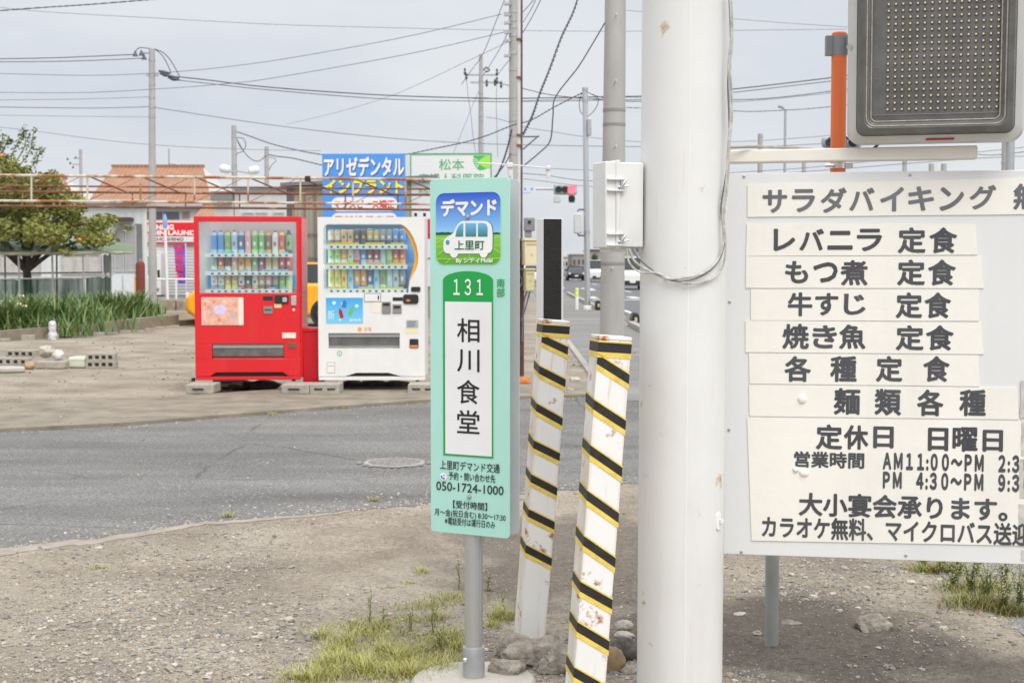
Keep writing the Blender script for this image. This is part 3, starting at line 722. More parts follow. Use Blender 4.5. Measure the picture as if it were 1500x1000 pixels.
strip([(1095, 271), (1590, 259), (1590, 313), (1095, 318)], [(ch, (x0, y0, x1, y1)) for ch, x0, x1, y0, y1 in (('サ', 1117, 1153, 278, 312), ('ラ', 1160, 1194, 277, 311), ('ダ', 1202, 1240, 275, 312), ('バ', 1244, 1281, 275, 309), ('イ', 1289, 1324, 274, 310), ('キ', 1330, 1368, 273, 309), ('ン', 1376, 1412, 274, 309), ('グ', 1420, 1459, 271, 307), ('無', 1484, 1523, 269, 307), ('料', 1530, 1570, 268, 306))], 1, im2)
strip([(1094, 328), (1429, 329), (1432, 373), (1093, 375)], [('レ', (1133, 335, 1165, 368)), ('バ', (1171, 335, 1207, 367)), ('ニ', (1212, 338, 1249, 366)), ('ラ', (1255, 335, 1292, 368))]+chars('定食', 1315, 1402, 333, 371, 41), 2)
strip([(1093, 375.5), (1437, 375.5), (1441, 422), (1092.5, 421.5)], [('も', (1150, 382, 1184, 415)), ('つ', (1191, 384, 1227, 414)), ('煮', (1231, 381, 1271, 418))]+chars('定食', 1314, 1400, 380, 418, 41), 3)
strip([(1100, 423.5), (1434, 424), (1434, 470), (1100, 469)], [('牛', (1154, 428, 1190, 463)), ('す', (1194, 429, 1228, 462)), ('じ', (1236, 430, 1268, 461))]+chars('定食', 1312, 1393, 428, 466, 39), 4)
strip([(1092, 469.5), (1437, 472), (1441, 518.5), (1092, 515.5)], [('焼', (1146, 474, 1185, 511)), ('き', (1190, 476, 1226, 510)), ('魚', (1229, 475, 1268, 511))]+chars('定食', 1312, 1397, 476, 513, 41), 5)
strip([(1097, 517), (1433, 520), (1435, 565.5), (1098, 561.5)], [(ch, (x, 521, x+39, 559)) for ch, x in (('各', 1149), ('種', 1216), ('定', 1283), ('食', 1352))], 6)
s7 = strip([(1097, 563), (1490, 567.5), (1492, 614), (1098, 609)], [(ch, (x, y, x+39, y+39)) for ch, x, y in (('麺', 1221, 568), ('類', 1281, 569), ('各', 1343, 570), ('種', 1405, 570))], 7)
s8 = strip([(1094.5, 610.5), (1590, 617), (1590, 800), (1101, 791)], [('定', (1195, 621, 1234, 658)), ('休', (1236, 622, 1272, 658)), ('日', (1279, 624, 1309, 656)), ('日', (1359, 626, 1389, 660)), ('曜', (1395, 625, 1432, 661)), ('日', (1439, 629, 1469, 661))]+[('営業時間', (1163, 661, 1266, 685))], 8)
for s, bx_, bd in (('ＡＭ１１:００～ＰＭ　２:３０', (1293, 664, 1510, 690), .052), ('ＰＭ　４:３０～ＰＭ　９:３０', (1293, 692, 1510, 718), .052), ('大小宴会承ります。', (1170, 724, 1476, 759), .031), ('カラオケ無料、マイクロバス送迎', (1116, 760, 1509, 793), .029)):
    text(bpn, s, bx_, im, s8, -.0040, bold=bd)
for par, px, py, rx, rz in ((s7, 1175, 584, .014, .016), (s8, 1166, 687, .011, .010), (s8, 1178, 692, .016, .013)):
    a = bpn.uv(px, py); bm_ = MB(); bv, bf = ico(3)
    bm_.add([(a[0]+p[0]*rx, -.003+p[1]*.0075, a[1]+p[2]*rz) for p in bv], [tuple(f) for f in bf]); bm_.build('air_bubble', sm, par)
for px, py in ((1090, 256.5), (1333, 254), (1063+6, 440), (1068, 627), (1086, 806), (1327, 811)):
    a = bpn.uv(px, py+2); o = MB().lathe([(.005, 0), (.005, .0018), (.003, .0028)], n=10).build('screw', M['steel'], mbd, loc=(a[0], -.0002, a[1])); o.rotation_euler = (R(90), 0, 0)
tapm = mat('old_clear_tape', (.62, .59, .55), .35, var=.4, scale=25)
for px0, py0, px1, py1 in ((1494, 557, 1512, 612), (1494, 613, 1510, 668), (1490, 738, 1512, 799), (1495, 806, 1515, 822), (1492, 672, 1508, 730)):
    a = bpn.rect(px0, py0, px1, py1); b_ = MB(); n_ = 7
    poly = [(a[0]+.004*random.random(), a[2]+(a[3]-a[2])*i/n_) for i in range(n_, -1, -1)]+[(a[1]-.003*random.random(), a[2]+(a[3]-a[2])*i/n_) for i in range(n_+1)]
    b_.flat(poly, -.0036 if py0 < 800 else -.001); b_.build('tape_patch', tapm, mbd, smooth=0)
g = gnd(1130, 946); d_ = Vector((g.x, g.y, 0))-bpn.O; lx = d_.dot(bpn.r); ly = -d_.dot(bpn.n)
MB().lathe([(.0252, -.15), (.0252, z1-.1)], (lx, ly, 0), n=24).build('post', mat('grey_green_post', (.36, .38, .35), .5, var=.15, scale=8, dirt=.2), mbd)
for z in (z0+.2, z1-.3): MB().box(lx-.02, lx+.02, .0285, ly-.02, z-.02, z+.02).build('stay', M['steel'], mbd)

# ------------------------------------------------------------------ the beam, the orange pipe and the LED sign above the board
yb = R(-14); c = at(1072, 230, 4.56)
bmz = Pl(c.x, c.y, yb); L_ = bmz.uv(1432, 222)[0]; z1 = bmz.uv(1072, 220)[1]; z0 = bmz.uv(1072, 238.5)[1]
beam = thing('support_beam', 'cream painted steel beam carrying the lamp sign above the menu board', 'beam', (c.x, c.y, 0), yb)
MB().box(-.06, L_, 0, .06, z0, z1).build('beam_body', mat('beam_cream', srgb(236, 232, 222), .45, var=.06, rust=.12, rscale=6), beam, bevel=.004)
P = [(1066, 216, 4.52), (1110, 215, 4.55), (1160, 217, 4.55), (1200, 220, 4.54), (1240, 224, 4.53), (1270, 222, 4.53), (1284, 214, 4.50), (1288, 205, 4.48)]
tag(MB().tube(smooth_path([at(*p) for p in P]), .0048, 8).build('cable', mat('beige_cable', (.40, .37, .31), .6, var=.4, scale=30), None), 'beige cable lying along the cream beam to the lamp sign', 'cable')
c = at(1229, 100, 4.70)
op = thing('orange_pipe', 'bright orange steel pipe standing behind the lamp sign', 'pipe', (c.x, c.y, 0))
zt = at(1229, 48, 4.70).z
MB().lathe([(.0248, .55), (.0248, zt-.004), (.022, zt)], n=28).build('pipe', mat('orange_paint', srgb(238, 122, 68), .45, var=.08, scale=6, streak=True), op)
za, zb_ = at(1229, 82, 4.70).z, at(1229, 53, 4.70).z
MB().lathe([(.0262, za), (.0262, zb_)], n=28).box(-.045, -.018, -.012, .012, za, zb_).box(.018, .09, -.03, -.024, za, zb_).build('clamp', mat('dark_zinc', (.30, .31, .315), .5, .5, var=.15), op, bevel=.001)
zc = at(1229, 243, 4.70).z
MB().lathe([(.0265, zc-.009), (.0265, zc+.009)], n=28).tube([(-.045, -.02, zc), (-.02, -.03, zc)], .006, 8).box(.02, .045, -.02, .02, zc-.008, zc+.008).build('hose_clip', M['chrome'], op)
ly_ = R(-15); c = at(1240, 214, 4.42)
led = thing('lamp_sign', 'dark dot matrix lamp sign in a rounded white metal frame', 'electronic sign', c, ly_); led.rotation_euler = (R(6), 0, ly_)
WL, HL = .519, 1.15
def ring(b_, o, i, y0, y1, m=0):
    n_ = len(o); vs = [(x, y0, z) for x, z in o]+[(x, y1, z) for x, z in i]
    return b_.add(vs, [(k, (k+1) % n_, (k+1) % n_+n_, k+n_) for k in range(n_)], m)
rr_ = lambda a, r: rrect(a, WL-a, a, HL-a, r, 8)
hb = MB(); hb.prism(rr_(0, .045), .035, .15); ring(hb, rr_(0, .045), rr_(.008, .04), .035, .012); ring(hb, rr_(.008, .04), rr_(.028, .028), .012, .006); ring(hb, rr_(.028, .028), rr_(.030, .026), .006, .03)
hb.build('housing', mat('sign_alu', (.62, .62, .60), .35, .35, var=.08, dirt=.1), led, smooth=.9)
bz = MB(); ring(bz, rr_(.0295, .026), rr_(.036, .022), .004, -.012); ring(bz, rr_(.036, .022), rr_(.052, .03), -.012, -.016); ring(bz, rr_(.052, .03), rr_(.058, .028), -.016, -.010); ring(bz, rr_(.058, .028), rr_(.070, .02), -.010, -.004); ring(bz, rr_(.070, .02), rr_(.074, .016), -.004, .004)
bz.build('bezel', mat('smoked_acrylic', (.135, .135, .13), .22, var=.3, scale=14, dirt=.25), led, smooth=1.2)
bead = MB()
for a_, rr0, y_ in ((.058, .028, -.012), (.072, .017, -.0045)):
    pth = rr_(a_, rr0); bead.tube([(x, y_, z) for x, z in pth+[pth[0]]], .0022, 6, caps=False)
bead.build('bead', mat('bead_plastic', (.42, .38, .33), .4, var=.3, scale=60), led)
MB().flat(rr_(.0735, .016), .002).build('screen', mat('led_screen', (.15, .15, .148), .35, var=.35, scale=10, dirt=.12), led, smooth=0)
dots = MB(); lens = MB()
for j in range(44):
    for i in range(16):
        x = .121+i*.0211+.0007*j*0; z = .108+j*.0196
        if z > HL-.09: continue
        dots.flat(circ(x, z, .0032, n=8), -.0008); lens.flat(circ(x+.001, z-.0015, .0052, n=8), -.0002)
dots.build('lamp_dots', mat('led_lens', srgb(226, 208, 165), .4, var=.1, scale=40), led, smooth=0)
lens.build('lamp_sockets', mat('led_socket', (.06, .06, .06), .4, var=0), led, smooth=0)
sc_ = MB()
for (x, z, l_, w__) in ((.075, .091, .41, .0012), (.075, .485, .41, .0016), (.075, .88, .41, .0012), (.09, .060, .03, .0012), (.40, .075, .03, .0012), (.09, .20, .006, .001), (.085, .235, .008, .001), (.46, .26, .004, .001)): sc_.box(x, x+l_, -.0012, 0, z, z+w__)
for k in range(40): x, z = random.uniform(.08, .48), random.uniform(.06, .6); sc_.flat(circ(x, z, random.uniform(.0006, .0016), n=6), -.0014)
sc_.build('scratches', mat('scratch', (.32, .31, .30), .6), led, smooth=0)
MB().box(.235, .318, .0045, .0055, .012, .0175).build('maker_label', paint(150, 30, 40), led)
for z in (.30,): MB().lathe([(.009, 0), (.009, .006)], n=12).build('rivet', M['steel'], led, loc=(.006, .012, z)).rotation_euler = (R(90), 0, 0)

# ------------------------------------------------------------------ grass and weeds
def blades(pts, h, wd, spread, seg=3):
    k = len(pts); pts = np.array(pts); a = rng.uniform(0, 2*np.pi, k); hh = h*rng.uniform(.45, 1.25, k); ln_ = spread*hh*rng.uniform(.3, 1.4, k)
    d = np.stack([np.cos(a), np.sin(a)], 1); side = np.stack([-np.sin(a), np.cos(a)], 1)*wd*rng.uniform(.6, 1.3, (k, 1)); V_ = []
    for i in range(seg+1):
        t = i/seg; wv = (1-t)**.7 if i < seg else 0
        c_ = pts.copy(); c_[:, :2] += d*(ln_*t**1.6)[:, None]; c_[:, 2] += hh*t*(1-.28*t*spread)
        for s_ in (-1, 1): q_ = c_.copy(); q_[:, :2] += s_*side*max(wv, .08)*.5; V_.append(q_)
    V_ = np.stack(V_, 1); m = V_.shape[1]
    f = np.array([(2*i, 2*i+1, 2*i+3, 2*i+2) for i in range(seg)])
    return V_.reshape(-1, 3), (f[None]+(np.arange(k)*m)[:, None, None]).reshape(-1, 4)
GR = [(.31, .33, .06), (.46, .42, .13), (.21, .28, .05), (.52, .45, .20), (.37, .38, .08), (.42, .33, .15), (.40, .41, .10)]
grm = mat('grass_blade', (0, 0, 0), .6, var=.1, island=GR)
VV, FF = [], []; base = 0
def addb(v, f):
    global base
    VV.append(v); FF.append(f+base); base += len(v)
def patch(px, py, wpx, dpx, n_, h, wd=.0028):
    pts = []
    for _ in range(int(n_*1.9)):
        g_ = gnd(px+random.gauss(0, wpx*.42), py+random.gauss(0, dpx*.42)); pts.append((g_.x, g_.y, hz(g_.x, g_.y)-.004))
    addb(*blades(pts, h, wd, .9))
for a_ in ((545, 975, 90, 26, 620, .045), (480, 985, 60, 18, 260, .04), (620, 985, 80, 22, 420, .04), (500, 950, 34, 14, 220, .045), (530, 915, 40, 16, 260, .04), (600, 905, 60, 9, 180, .03), (625, 885, 60, 8, 200, .035), (655, 875, 50, 8, 160, .035), (585, 955, 40, 14, 240, .05), (650, 935, 40, 14, 260, .05), (672, 945, 20, 12, 150, .05), (735, 908, 22, 8, 170, .05), (720, 918, 16, 6, 90, .035), (617, 838, 12, 4, 70, .035), (600, 851, 14, 3, 50, .02), (572, 860, 12, 2, 30, .02), (140, 831, 30, 3, 90, .02), (275, 844, 14, 2, 30, .015), (430, 995, 40, 10, 140, .03), (700, 985, 60, 12, 60, .03), (560, 940, 110, 30, 380, .03), (460, 994, 60, 8, 200, .035), (590, 988, 150, 16, 520, .04), (560, 925, 70, 14, 260, .04), (690, 880, 30, 8, 90, .03), (515, 965, 60, 14, 260, .045), (640, 965, 60, 16, 220, .04)):
    patch(*a_)
for px, py in ((66, 628), (165, 625), (398, 608), (505, 599), (95, 628), (335, 758), (548, 735)):   # tufts in the kerb joint
    patch(px, py, 9, .8, 40, .05, .004)
for px, py, s_ in ((470, 930, 1), (505, 940, 1.2), (560, 915, .9), (585, 965, 1.2), (620, 950, 1), (535, 985, 1.2), (660, 930, 1), (600, 990, 1.1), (480, 975, 1), (650, 985, 1.1), (640, 905, .8), (560, 950, 1), (738, 905, 1.1), (455, 995, 1)):
    g_ = gnd(px, py); pts = [(g_.x+random.gauss(0, .022), g_.y+random.gauss(0, .022), hz(g_.x, g_.y)-.004) for _ in range(85)]
    addb(*blades(pts, .075*s_, .0032, 1.1))
tag(np_mesh('grass', np.concatenate(VV), np.concatenate(FF), grm), 'sparse yellow green grass sprouting from the gravel', 'grass', kind='stuff')
lfm = mat('weed_leaf', (0, 0, 0), .6, var=.1, island=[(.12, .17, .05), (.20, .26, .07), (.30, .32, .10), (.16, .21, .08)])
stm = mat('weed_stem', (.22, .20, .08), .7); flm = mat('weed_flower', (0, 0, 0), .6, island=[(.62, .50, .10), (.70, .66, .50), (.50, .45, .12)])
def weed(px, py, hpx, n_st, label, spread=.25, leafy=1.0, g=None, group=None):
    g = g or gnd(px, py); H = hpx/F*g.y; b_ = MB(); bl_ = MB(); 
    t = thing('weed', label, 'weed', (g.x, g.y, hz(g.x, g.y)-.005), 0, group)
    for s_ in range(n_st):
        a_ = random.uniform(0, 6.28); h = H*random.uniform(.6, 1.0) if s_ else H; r_ = spread*h*random.uniform(.3, 1)
        pts = [Vector((r_*math.cos(a_)*(i/5)**1.4+random.gauss(0, .004), r_*math.sin(a_)*(i/5)**1.4+random.gauss(0, .004), h*i/5)) for i in range(6)]
        b_.tube(pts, [.0022*(1-.13*i) for i in range(6)], 5)
        for k in range(int(16*leafy)):
            t_ = random.uniform(.08, 1); i = min(4, int(t_*5)); p = pts[i].lerp(pts[i+1], t_*5-i); an = random.uniform(0, 6.28); ll = random.uniform(.012, .032)*(1.25-.6*t_)
            d = Vector((math.cos(an), math.sin(an), random.uniform(.1, .9))).normalized(); sd_ = d.cross(Vector((0, 0, 1))).normalized()*ll*.2
            bl_.add([p, p+d*ll*.5+sd_, p+d*ll-Vector((0, 0, ll*.15)), p+d*ll*.5-sd_], [(0, 1, 2, 3)])
        for k in range(int(7*leafy)):
            p = pts[5]+Vector((random.gauss(0, .012), random.gauss(0, .012), random.uniform(-.05, .012))); e_ = random.uniform(.002, .0045)
            bl_.add([p+Vector(v) for v in ((-e_, 0, 0), (0, -e_, .4*e_), (e_, 0, 0), (0, e_, .4*e_), (0, 0, e_))], [(0, 1, 4), (1, 2, 4), (2, 3, 4), (3, 0, 4)], 1)
    b_.build('stem', stm, t); bl_.build('leaves', [lfm, flm], t, smooth=0)
weed(541, 912, 66, 2, 'tallest thin flowering weed standing in the gravel left of the sign pole', .05)
weed(560, 908, 28, 2, 'short weed just right of the tallest thin weed', .2, .8)
weed(602, 920, 50, 3, 'weed between the tall thin weed and the sign pole', .2, .5)
weed(634, 925, 64, 3, 'pale straggly weed with thin stalks nearer the sign pole', .18, .5)
weed(672, 862, 52, 2, 'slender weed partly hidden by the sign pole on its left', .06)
weed(646, 948, 48, 4, 'low bushy weed in the grass left of the metal sleeve', .4, .6)
weed(716, 866, 40, 3, 'faint weed just right of the sign pole', .2, .7)
weed(737, 890, 30, 2, 'small weed between the sign pole and the shorter striped post', .2, .5)
right = [(1398, 868, 60, 7, 'leftmost spreading weed by the pavement below the menu board', .55), (1352, 836, 34, 6, 'low weed at the upper left of the weed patch', .4), (1380, 838, 40, 7, 'dense weed behind the leftmost spreading weed', .4), (1420, 880, 72, 8, 'tall weed with yellow buds in the middle of the patch', .4), (1445, 893, 86, 8, 'tallest weed of the patch beneath the board corner', .35), (1470, 905, 70, 8, 'weed with reddish foot near the right edge', .4), (1492, 900, 84, 8, 'weed cut by the right edge of the view', .4), (1430, 850, 44, 7, 'back weed against the grey pavement', .4), (1470, 868, 60, 7, 'back weed near the right edge', .4), (1405, 848, 42, 7, 'pale weed between the dense one and the pavement', .4), (1518, 912, 90, 8, 'outermost weed leaning in from the right', .5)]
for a_ in right: weed(*a_[:5], spread=a_[5], leafy=1.9, group='weeds along the pavement')
VV, FF = [], []; base = 0
for a_ in ((1440, 896, 60, 10, 520, .07, .004), (1480, 906, 30, 6, 260, .06, .004), (1380, 842, 50, 5, 360, .06, .004), (1430, 870, 60, 10, 380, .07, .004)): patch(*a_)
tag(np_mesh('grass', np.concatenate(VV), np.concatenate(FF), mat('rank_grass', (0, 0, 0), .6, island=[(.14, .19, .05), (.28, .30, .09), (.40, .36, .15), (.20, .25, .06), (.34, .14, .05)])), 'rank green grass at the foot of the weeds by the pavement', 'grass', kind='stuff')
# ------------------------------------------------------------------ the two vending machines
VY = 15.85
def rows(colset): return [c.split() for c in colset]
CC = dict(bl=(45,120,210), lb=(150,200,235), wh=(232,232,228), gn=(90,165,70), lg=(170,215,120), og=(235,140,45), rd=(200,45,50), pk=(235,150,160), br=(95,60,40), bk=(30,30,34), tn=(200,165,120), yl=(235,205,70), pu=(150,50,110), be=(215,190,150), dr=(130,25,40), gy=(130,135,135), nv=(40,60,110), gd=(200,160,70), cl=(190,215,225), mt=(130,200,185))
CN = dict(bl='blue', lb='light blue', wh='white', gn='green', lg='lime green', og='orange', rd='red', pk='pink', br='brown', bk='black', tn='tan', yl='yellow', pu='purple', be='beige', dr='dark red', gy='grey', nv='navy', gd='gold', cl='clear', mt='mint')
def cpaint(k): return mat('can_'+k, srgb(*[int(c*.66+255*.34) for c in CC[k]]), .3, var=.14, scale=38)
ORD = ['leftmost', 'second from left', 'third from left', 'fourth from left', 'fifth from left', 'sixth from left', 'sixth from right', 'fifth from right', 'fourth from right', 'third from right', 'second from right', 'rightmost']
def drink(kind, a, b_, c, h, r, loc, label, group):
    mb = MB()
    if kind == 'bottle':
        prof = [(r*.86, 0), (r, .008), (r, h*.16), (r*1.01, h*.17), (r*1.01, h*.62), (r, h*.70), (r*.96, h*.80), (r*.50, h*.915), (r*.42, h*.925), (r*.46, h*.93), (r*.46, h)]
        ms = [0, 0, 0, 1, 1, 1, 0, 0, 2, 2]
    else:
        prof = [(r*.82, 0), (r, .006), (r, h*.30), (r*1.004, h*.31), (r*1.004, h*.66), (r, h*.67), (r, h*.92), (r*.86, h*.98), (r*.80, h)]
        ms = [2, 0, 0, 1, 1, 1, 0, 2]
    mb.lathe(prof, n=12, ms=ms)
    # a printed emblem on the front of the label
    zc = h*(.42 if kind == 'bottle' else .5); mb.add([(x, -r*1.03-.001, z) for x, z in circ(0, zc, r*.42, h*.11, 8)], [tuple(range(8))], 2)
    o = mb.build('drink_'+kind, [cpaint(a), cpaint(b_), cpaint(c)]); o.location = loc
    return tag(o, label, 'drink', group)
def machine(name, label, px0, px1, pxs, col, x0s):
    pass
def PXV(pl_, zx, zy, ox): return pl_.uv(ox+zx/3.45, 300+zy/3.45)
def base_machine(t, pl_, ox, X0, X1, win, body, depth, frame_r):
    """cabinet shell with an open display recess: win = (x0, z0, x1, z1) in local metres"""
    w0, wz0, w1, wz1 = win; zt = body[3]; zb = body[2]; u0, u1 = body[:2]
    return w0
# --- red machine
c = at(285, 440, VY); rv = thing('vending_machine', 'red drinks vending machine on concrete blocks, left of the white one', 'vending machine', (c.x, c.y, 0), R(2.5), 'roadside vending machines'); vp_ = Pl(c.x, c.y, R(2.5))
q = lambda x, y: PXV(vp_, x, y, 270)
u1 = q(583, 400)[0]; zt = q(300, 58)[1]; zb = q(300, 884)[1]; D_ = .68
w0, w1 = q(72, 250)[0], q(566, 250)[0]; wz1, wz0 = q(300, 83)[1], q(300, 447)[1]
cab = MB(); cab.box(0, u1+.02, .06, D_, zb+.02, wz0).box(0, u1+.02, .06, D_, wz1+.045, zt).box(0, w0-.04, .06, D_, wz0, wz1+.045).box(w1+.03, u1+.02, .06, D_, wz0, wz1+.045).box(w0-.04, w1+.03, .24, D_, wz0, wz1+.045)
cab.build('cabinet', M['red'], rv, bevel=.008)
slot = (q(140, 740)[0], q(503, 740)[0], q(300, 778)[1], q(300, 703)[1])
dr = MB(); zk = q(300, 866)[1]
dr.box(0, u1, 0, .055, slot[3], wz0).box(0, slot[0], 0, .055, slot[2], slot[3]).box(slot[1], u1, 0, .055, slot[2], slot[3])
toe = [(0, zk), (q(120, 0)[0], zk), (q(150, 0)[0], zk+.045), (q(490, 0)[0], zk+.045), (q(522, 0)[0], zk), (u1, zk), (u1, slot[2]), (0, slot[2])]
dr.prism(toe, 0, .055); dr.box(0, w0, 0, .055, wz0, zt).box(w1, u1, 0, .055, wz0, zt).box(w0, w1, 0, .055, wz1, zt)
door = dr.build('door', M['red'], rv, bevel=.004)
MB().box(0, u1, .004, .06, zb, zk-.004).build('kick_plate', M['red'], rv, bevel=.004)
MB().box(.1, u1-.1, .052, .058, zk, zk+.06).build('toe_recess', M['dark'], rv)
vin = mat('display_white', (.62, .63, .63), .5, var=.05)
li = MB(); li.box(w0-.039, w1+.029, .235, .239, wz0, wz1).box(w0-.039, w0-.036, .061, .234, wz0, wz1).box(w1+.026, w1+.029, .061, .234, wz0, wz1).box(w0+.005, w1-.005, .056, .234, wz0+.002, wz0+.006)
li.build('display_liner', vin, rv)
sg = MB(); 
for zy in (345, 372, 405): pass
for xa, xb in ((98, 124), (525, 552)):
    a = q(xa, 388); b_ = q(xb, 388); sg.box(a[0], b_[0], .17, .18, a[1]-.085, a[1]+.085)
MB().box(q(98, 0)[0], q(124, 0)[0], .17, .18, q(0, 420)[1], q(0, 358)[1]).build('blue_side_card', paint(40, 150, 215), rv)
MB().box(q(525, 0)[0], q(552, 0)[0], .17, .18, q(0, 420)[1], q(0, 358)[1]).build('blue_side_card', paint(40, 150, 215), rv)
MB().box(w0+.002, w1-.002, .022, .027, wz0+.002, wz1-.002).build('window_pane', M['glass'], rv)
MB().box(w0+.03, w1-.03, .064, .12, wz1+.008, wz1+.04).build('hidden_light_tube', mat('display_lamp', (.95, .97, 1), .4, emit=2.2, var=0), rv)
for xa_, xb_ in ((w0-.034, w0-.010), (w1+.004, w1+.024)): MB().box(xa_, xb_, .064, .09, wz0+.02, wz1).build('hidden_light_tube', _mc['display_lamp'], rv)  # unseen side tubes, added behind the stiles to brighten the lower rows
def shelves(t, qf, ys, xa, xb, dz, m, n_=12, strip_m=None, sy=None):
    out_ = []
    for i, y in enumerate(ys):
        a = qf(xa, y); b_ = qf(xb, y); z_ = (a[1]+b_[1])/2
        sh = MB().box(a[0], b_[0], .060, .233, z_-dz, z_+dz).build('shelf', m, t, bevel=.002)
        bt = MB(); st = (b_[0]-a[0]-.06)/n_
        for k in range(n_): bt.box(a[0]+.045+k*st+.022, a[0]+.045+(k+1)*st-.024, .0565, .0595, z_-dz*.40, z_+dz*.40)
        bt.build('button_row', mat('button_dark', (.10, .11, .10), .4, var=.3, scale=30), sh)
        if strip_m:
            pt = MB(); 
            for k in range(n_):
                if random.random() < (.8 if 'yellow' in strip_m.name else .42): pt.box(a[0]+.03+k*st, a[0]+.03+(k+1)*st-.003, .0625, .0645, z_+dz+.001, z_+dz+.024)
            pt.build('price_tags', strip_m, sh)
        out_.append((a[0], b_[0], z_+dz))
    return out_
SH = shelves(rv, q, (255, 347, 437), 100, 538, .021, mat('shelf_white', (.86, .86, .85), .4, var=.06), strip_m=mat('blue_price_tag', srgb(150, 205, 230), .5, var=.3, scale=25))
RED = [('bottle', .262, 'lb bl bl|lb bl bl|lg gn og|wh lb rd|lb nv wh|pk pk wh|lg gn wh|lg gn wh|og br gd|wh wh rd|yl rd og|bk gn bk'),
       ('can', .185, 'wh mt gn|og rd wh|wh br bk|tn pk wh|be og br|be og og|gy gn wh|pu dr wh|be tn gd|be tn gd|dr rd wh|dr rd wh'),
       ('can', .165, 'gy wh gy|gy wh gy|yl gd wh|yl gd wh|rd wh nv|br bk wh|tn wh br|br tn wh|br pk wh|nv gy gd|gn gn yl|yl lg wh')]
def fill(t, pl_, spec, SH, xa, xb, qf, which, r):
    rw = ['top row', 'middle row', 'bottom row']
    for i, (kind, h, cs) in enumerate(spec):
        a = qf(xa, 200)[0]; b_ = qf(xb, 200)[0]; st = (b_-a)/12
        for k, c3 in enumerate(cs.split('|')):
            c3 = c3.split(); u = a+(k+.5)*st
            p = pl_.O+pl_.r*u-pl_.n*.150
            kd = kind if not (which.startswith('white') and False) else kind
            o = drink(kd, *c3, h*random.uniform(.97, 1.02), r, (p.x, p.y, SH[i][2]+.0005), f'{CN[c3[0]]} drink {kd}, {ORD[k]} in the {rw[i]} of the {which} machine', 'drinks on show')
            o.rotation_euler = (0, 0, pl_.yaw)
fill(rv, vp_, RED, SH, 122, 538, q, 'red', .0374)
def bit(t, qf, box, y0, y1, m, name, bevel=0, r=0, parent=None):
    a = qf(box[0], (box[1]+box[3])/2); b_ = qf(box[2], (box[1]+box[3])/2); z1_ = qf(box[0], box[1])[1]; z0_ = qf(box[0], box[3])[1]
    mb = MB()
    if r: mb.prism(rrect(a[0], b_[0], z0_, z1_, r), y0, y1)
    else: mb.box(a[0], b_[0], y0, y1, z0_, z1_)
    return mb.build(name, m, parent or t, bevel)
po = bit(rv, q, (88, 468, 299, 608), -.006, -.0005, paint(232, 226, 214), 'poster_frame', r=.012)
pa = bit(rv, q, (91, 471, 273, 605), -.009, -.0065, mat('poster_pink', srgb(240, 186, 166), .5, var=.35, scale=14), 'poster', parent=po)
a = q(181, 530); MB().flat(circ(a[0], a[1], .072, .055), -.0095).build('lilac_oval', mat('poster_lilac', srgb(220, 208, 240), .5, var=.2, scale=30), pa, smooth=0)
for x, y, cc in ((120, 555, (245, 170, 180)), (243, 560, (150, 190, 225)), (150, 490, (250, 140, 90)), (205, 488, (250, 215, 150)), (178, 582, (245, 130, 90)), (105, 500, (250, 140, 110)), (255, 505, (245, 150, 110))):
    a = q(x, y); MB().flat(circ(a[0], a[1], .017, .022, 9), -.0098).build('colour_spot', paint(*cc), pa, smooth=0)
bit(rv, q, (398, 462, 448, 483), -.003, -.0005, M['dark'], 'amount_display')
co_ = bit(rv, q, (457, 457, 527, 499), -.012, -.0005, M['dark'], 'coin_slot', .003, r=.018)
bit(rv, q, (497, 467, 520, 490), -.02, -.0125, M['chrome'], 'return_lever', parent=co_, r=.01)
bit(rv, q, (540, 459, 566, 508), -.010, -.0005, M['chrome'], 'lock', .002, r=.01)
rdr = bit(rv, q, (401, 513, 446, 551), -.01, -.0005, M['grey'], 'note_reader', .003)
bit(rv, q, (407, 528, 440, 533), -.012, -.0105, M['dark'], 'note_slit', parent=rdr)
bit(rv, q, (455, 500, 491, 520), -.002, -.0005, paint(226, 205, 150), 'price_sticker')
a = q(553, 530); MB().prism(circ(a[0], a[1], .014), -.004, -.0005).build('round_cap', M['vwhite'], rv)
bit(rv, q, (495, 646, 564, 673), -.002, -.0005, paint(236, 226, 208), 'notice_sticker')
cr = bit(rv, q, (526, 696, 565, 724), -.006, -.0005, mat('tray_brown', srgb(120, 90, 70), .4), 'coin_return', .002)
def hatch(t, sl):
    MB().box(sl[0], sl[1], .19, .2, sl[2], sl[3]).build('delivery_back', M['dark'], t)
    MB().box(sl[0], sl[1], .05, .19, sl[2]-.004, sl[2]+.004).build('delivery_floor', mat('delivery_metal', (.40, .39, .36), .4, .3, var=.2), t)
    fl = MB(); fl.add([(sl[0]+.004, .022, sl[3]-.004), (sl[1]-.004, .022, sl[3]-.004), (sl[1]-.004, .030, sl[2]+.03), (sl[0]+.004, .030, sl[2]+.03)], [(3, 2, 1, 0)])
    f_ = fl.build('delivery_flap', mat('smoky_flap', (.17, .17, .165), .18, var=.4, scale=7), t, smooth=0)
    MB().box(sl[0]+.006, sl[1]-.006, .016, .021, sl[3]-.045, sl[3]-.004).build('flap_rim', mat('flap_grey', (.36, .36, .35), .4), f_)
hatch(rv, slot)
for x in (30, 540):
    a = q(x, 890); MB().cyl((a[0]+.02, .08, .13), (a[0]+.02, .08, zb+.02), .022).build('foot', M['dark'], rv); MB().cyl((a[0]+.02, D_-.08, .13), (a[0]+.02, D_-.08, zb+.02), .022).build('foot', M['dark'], rv)
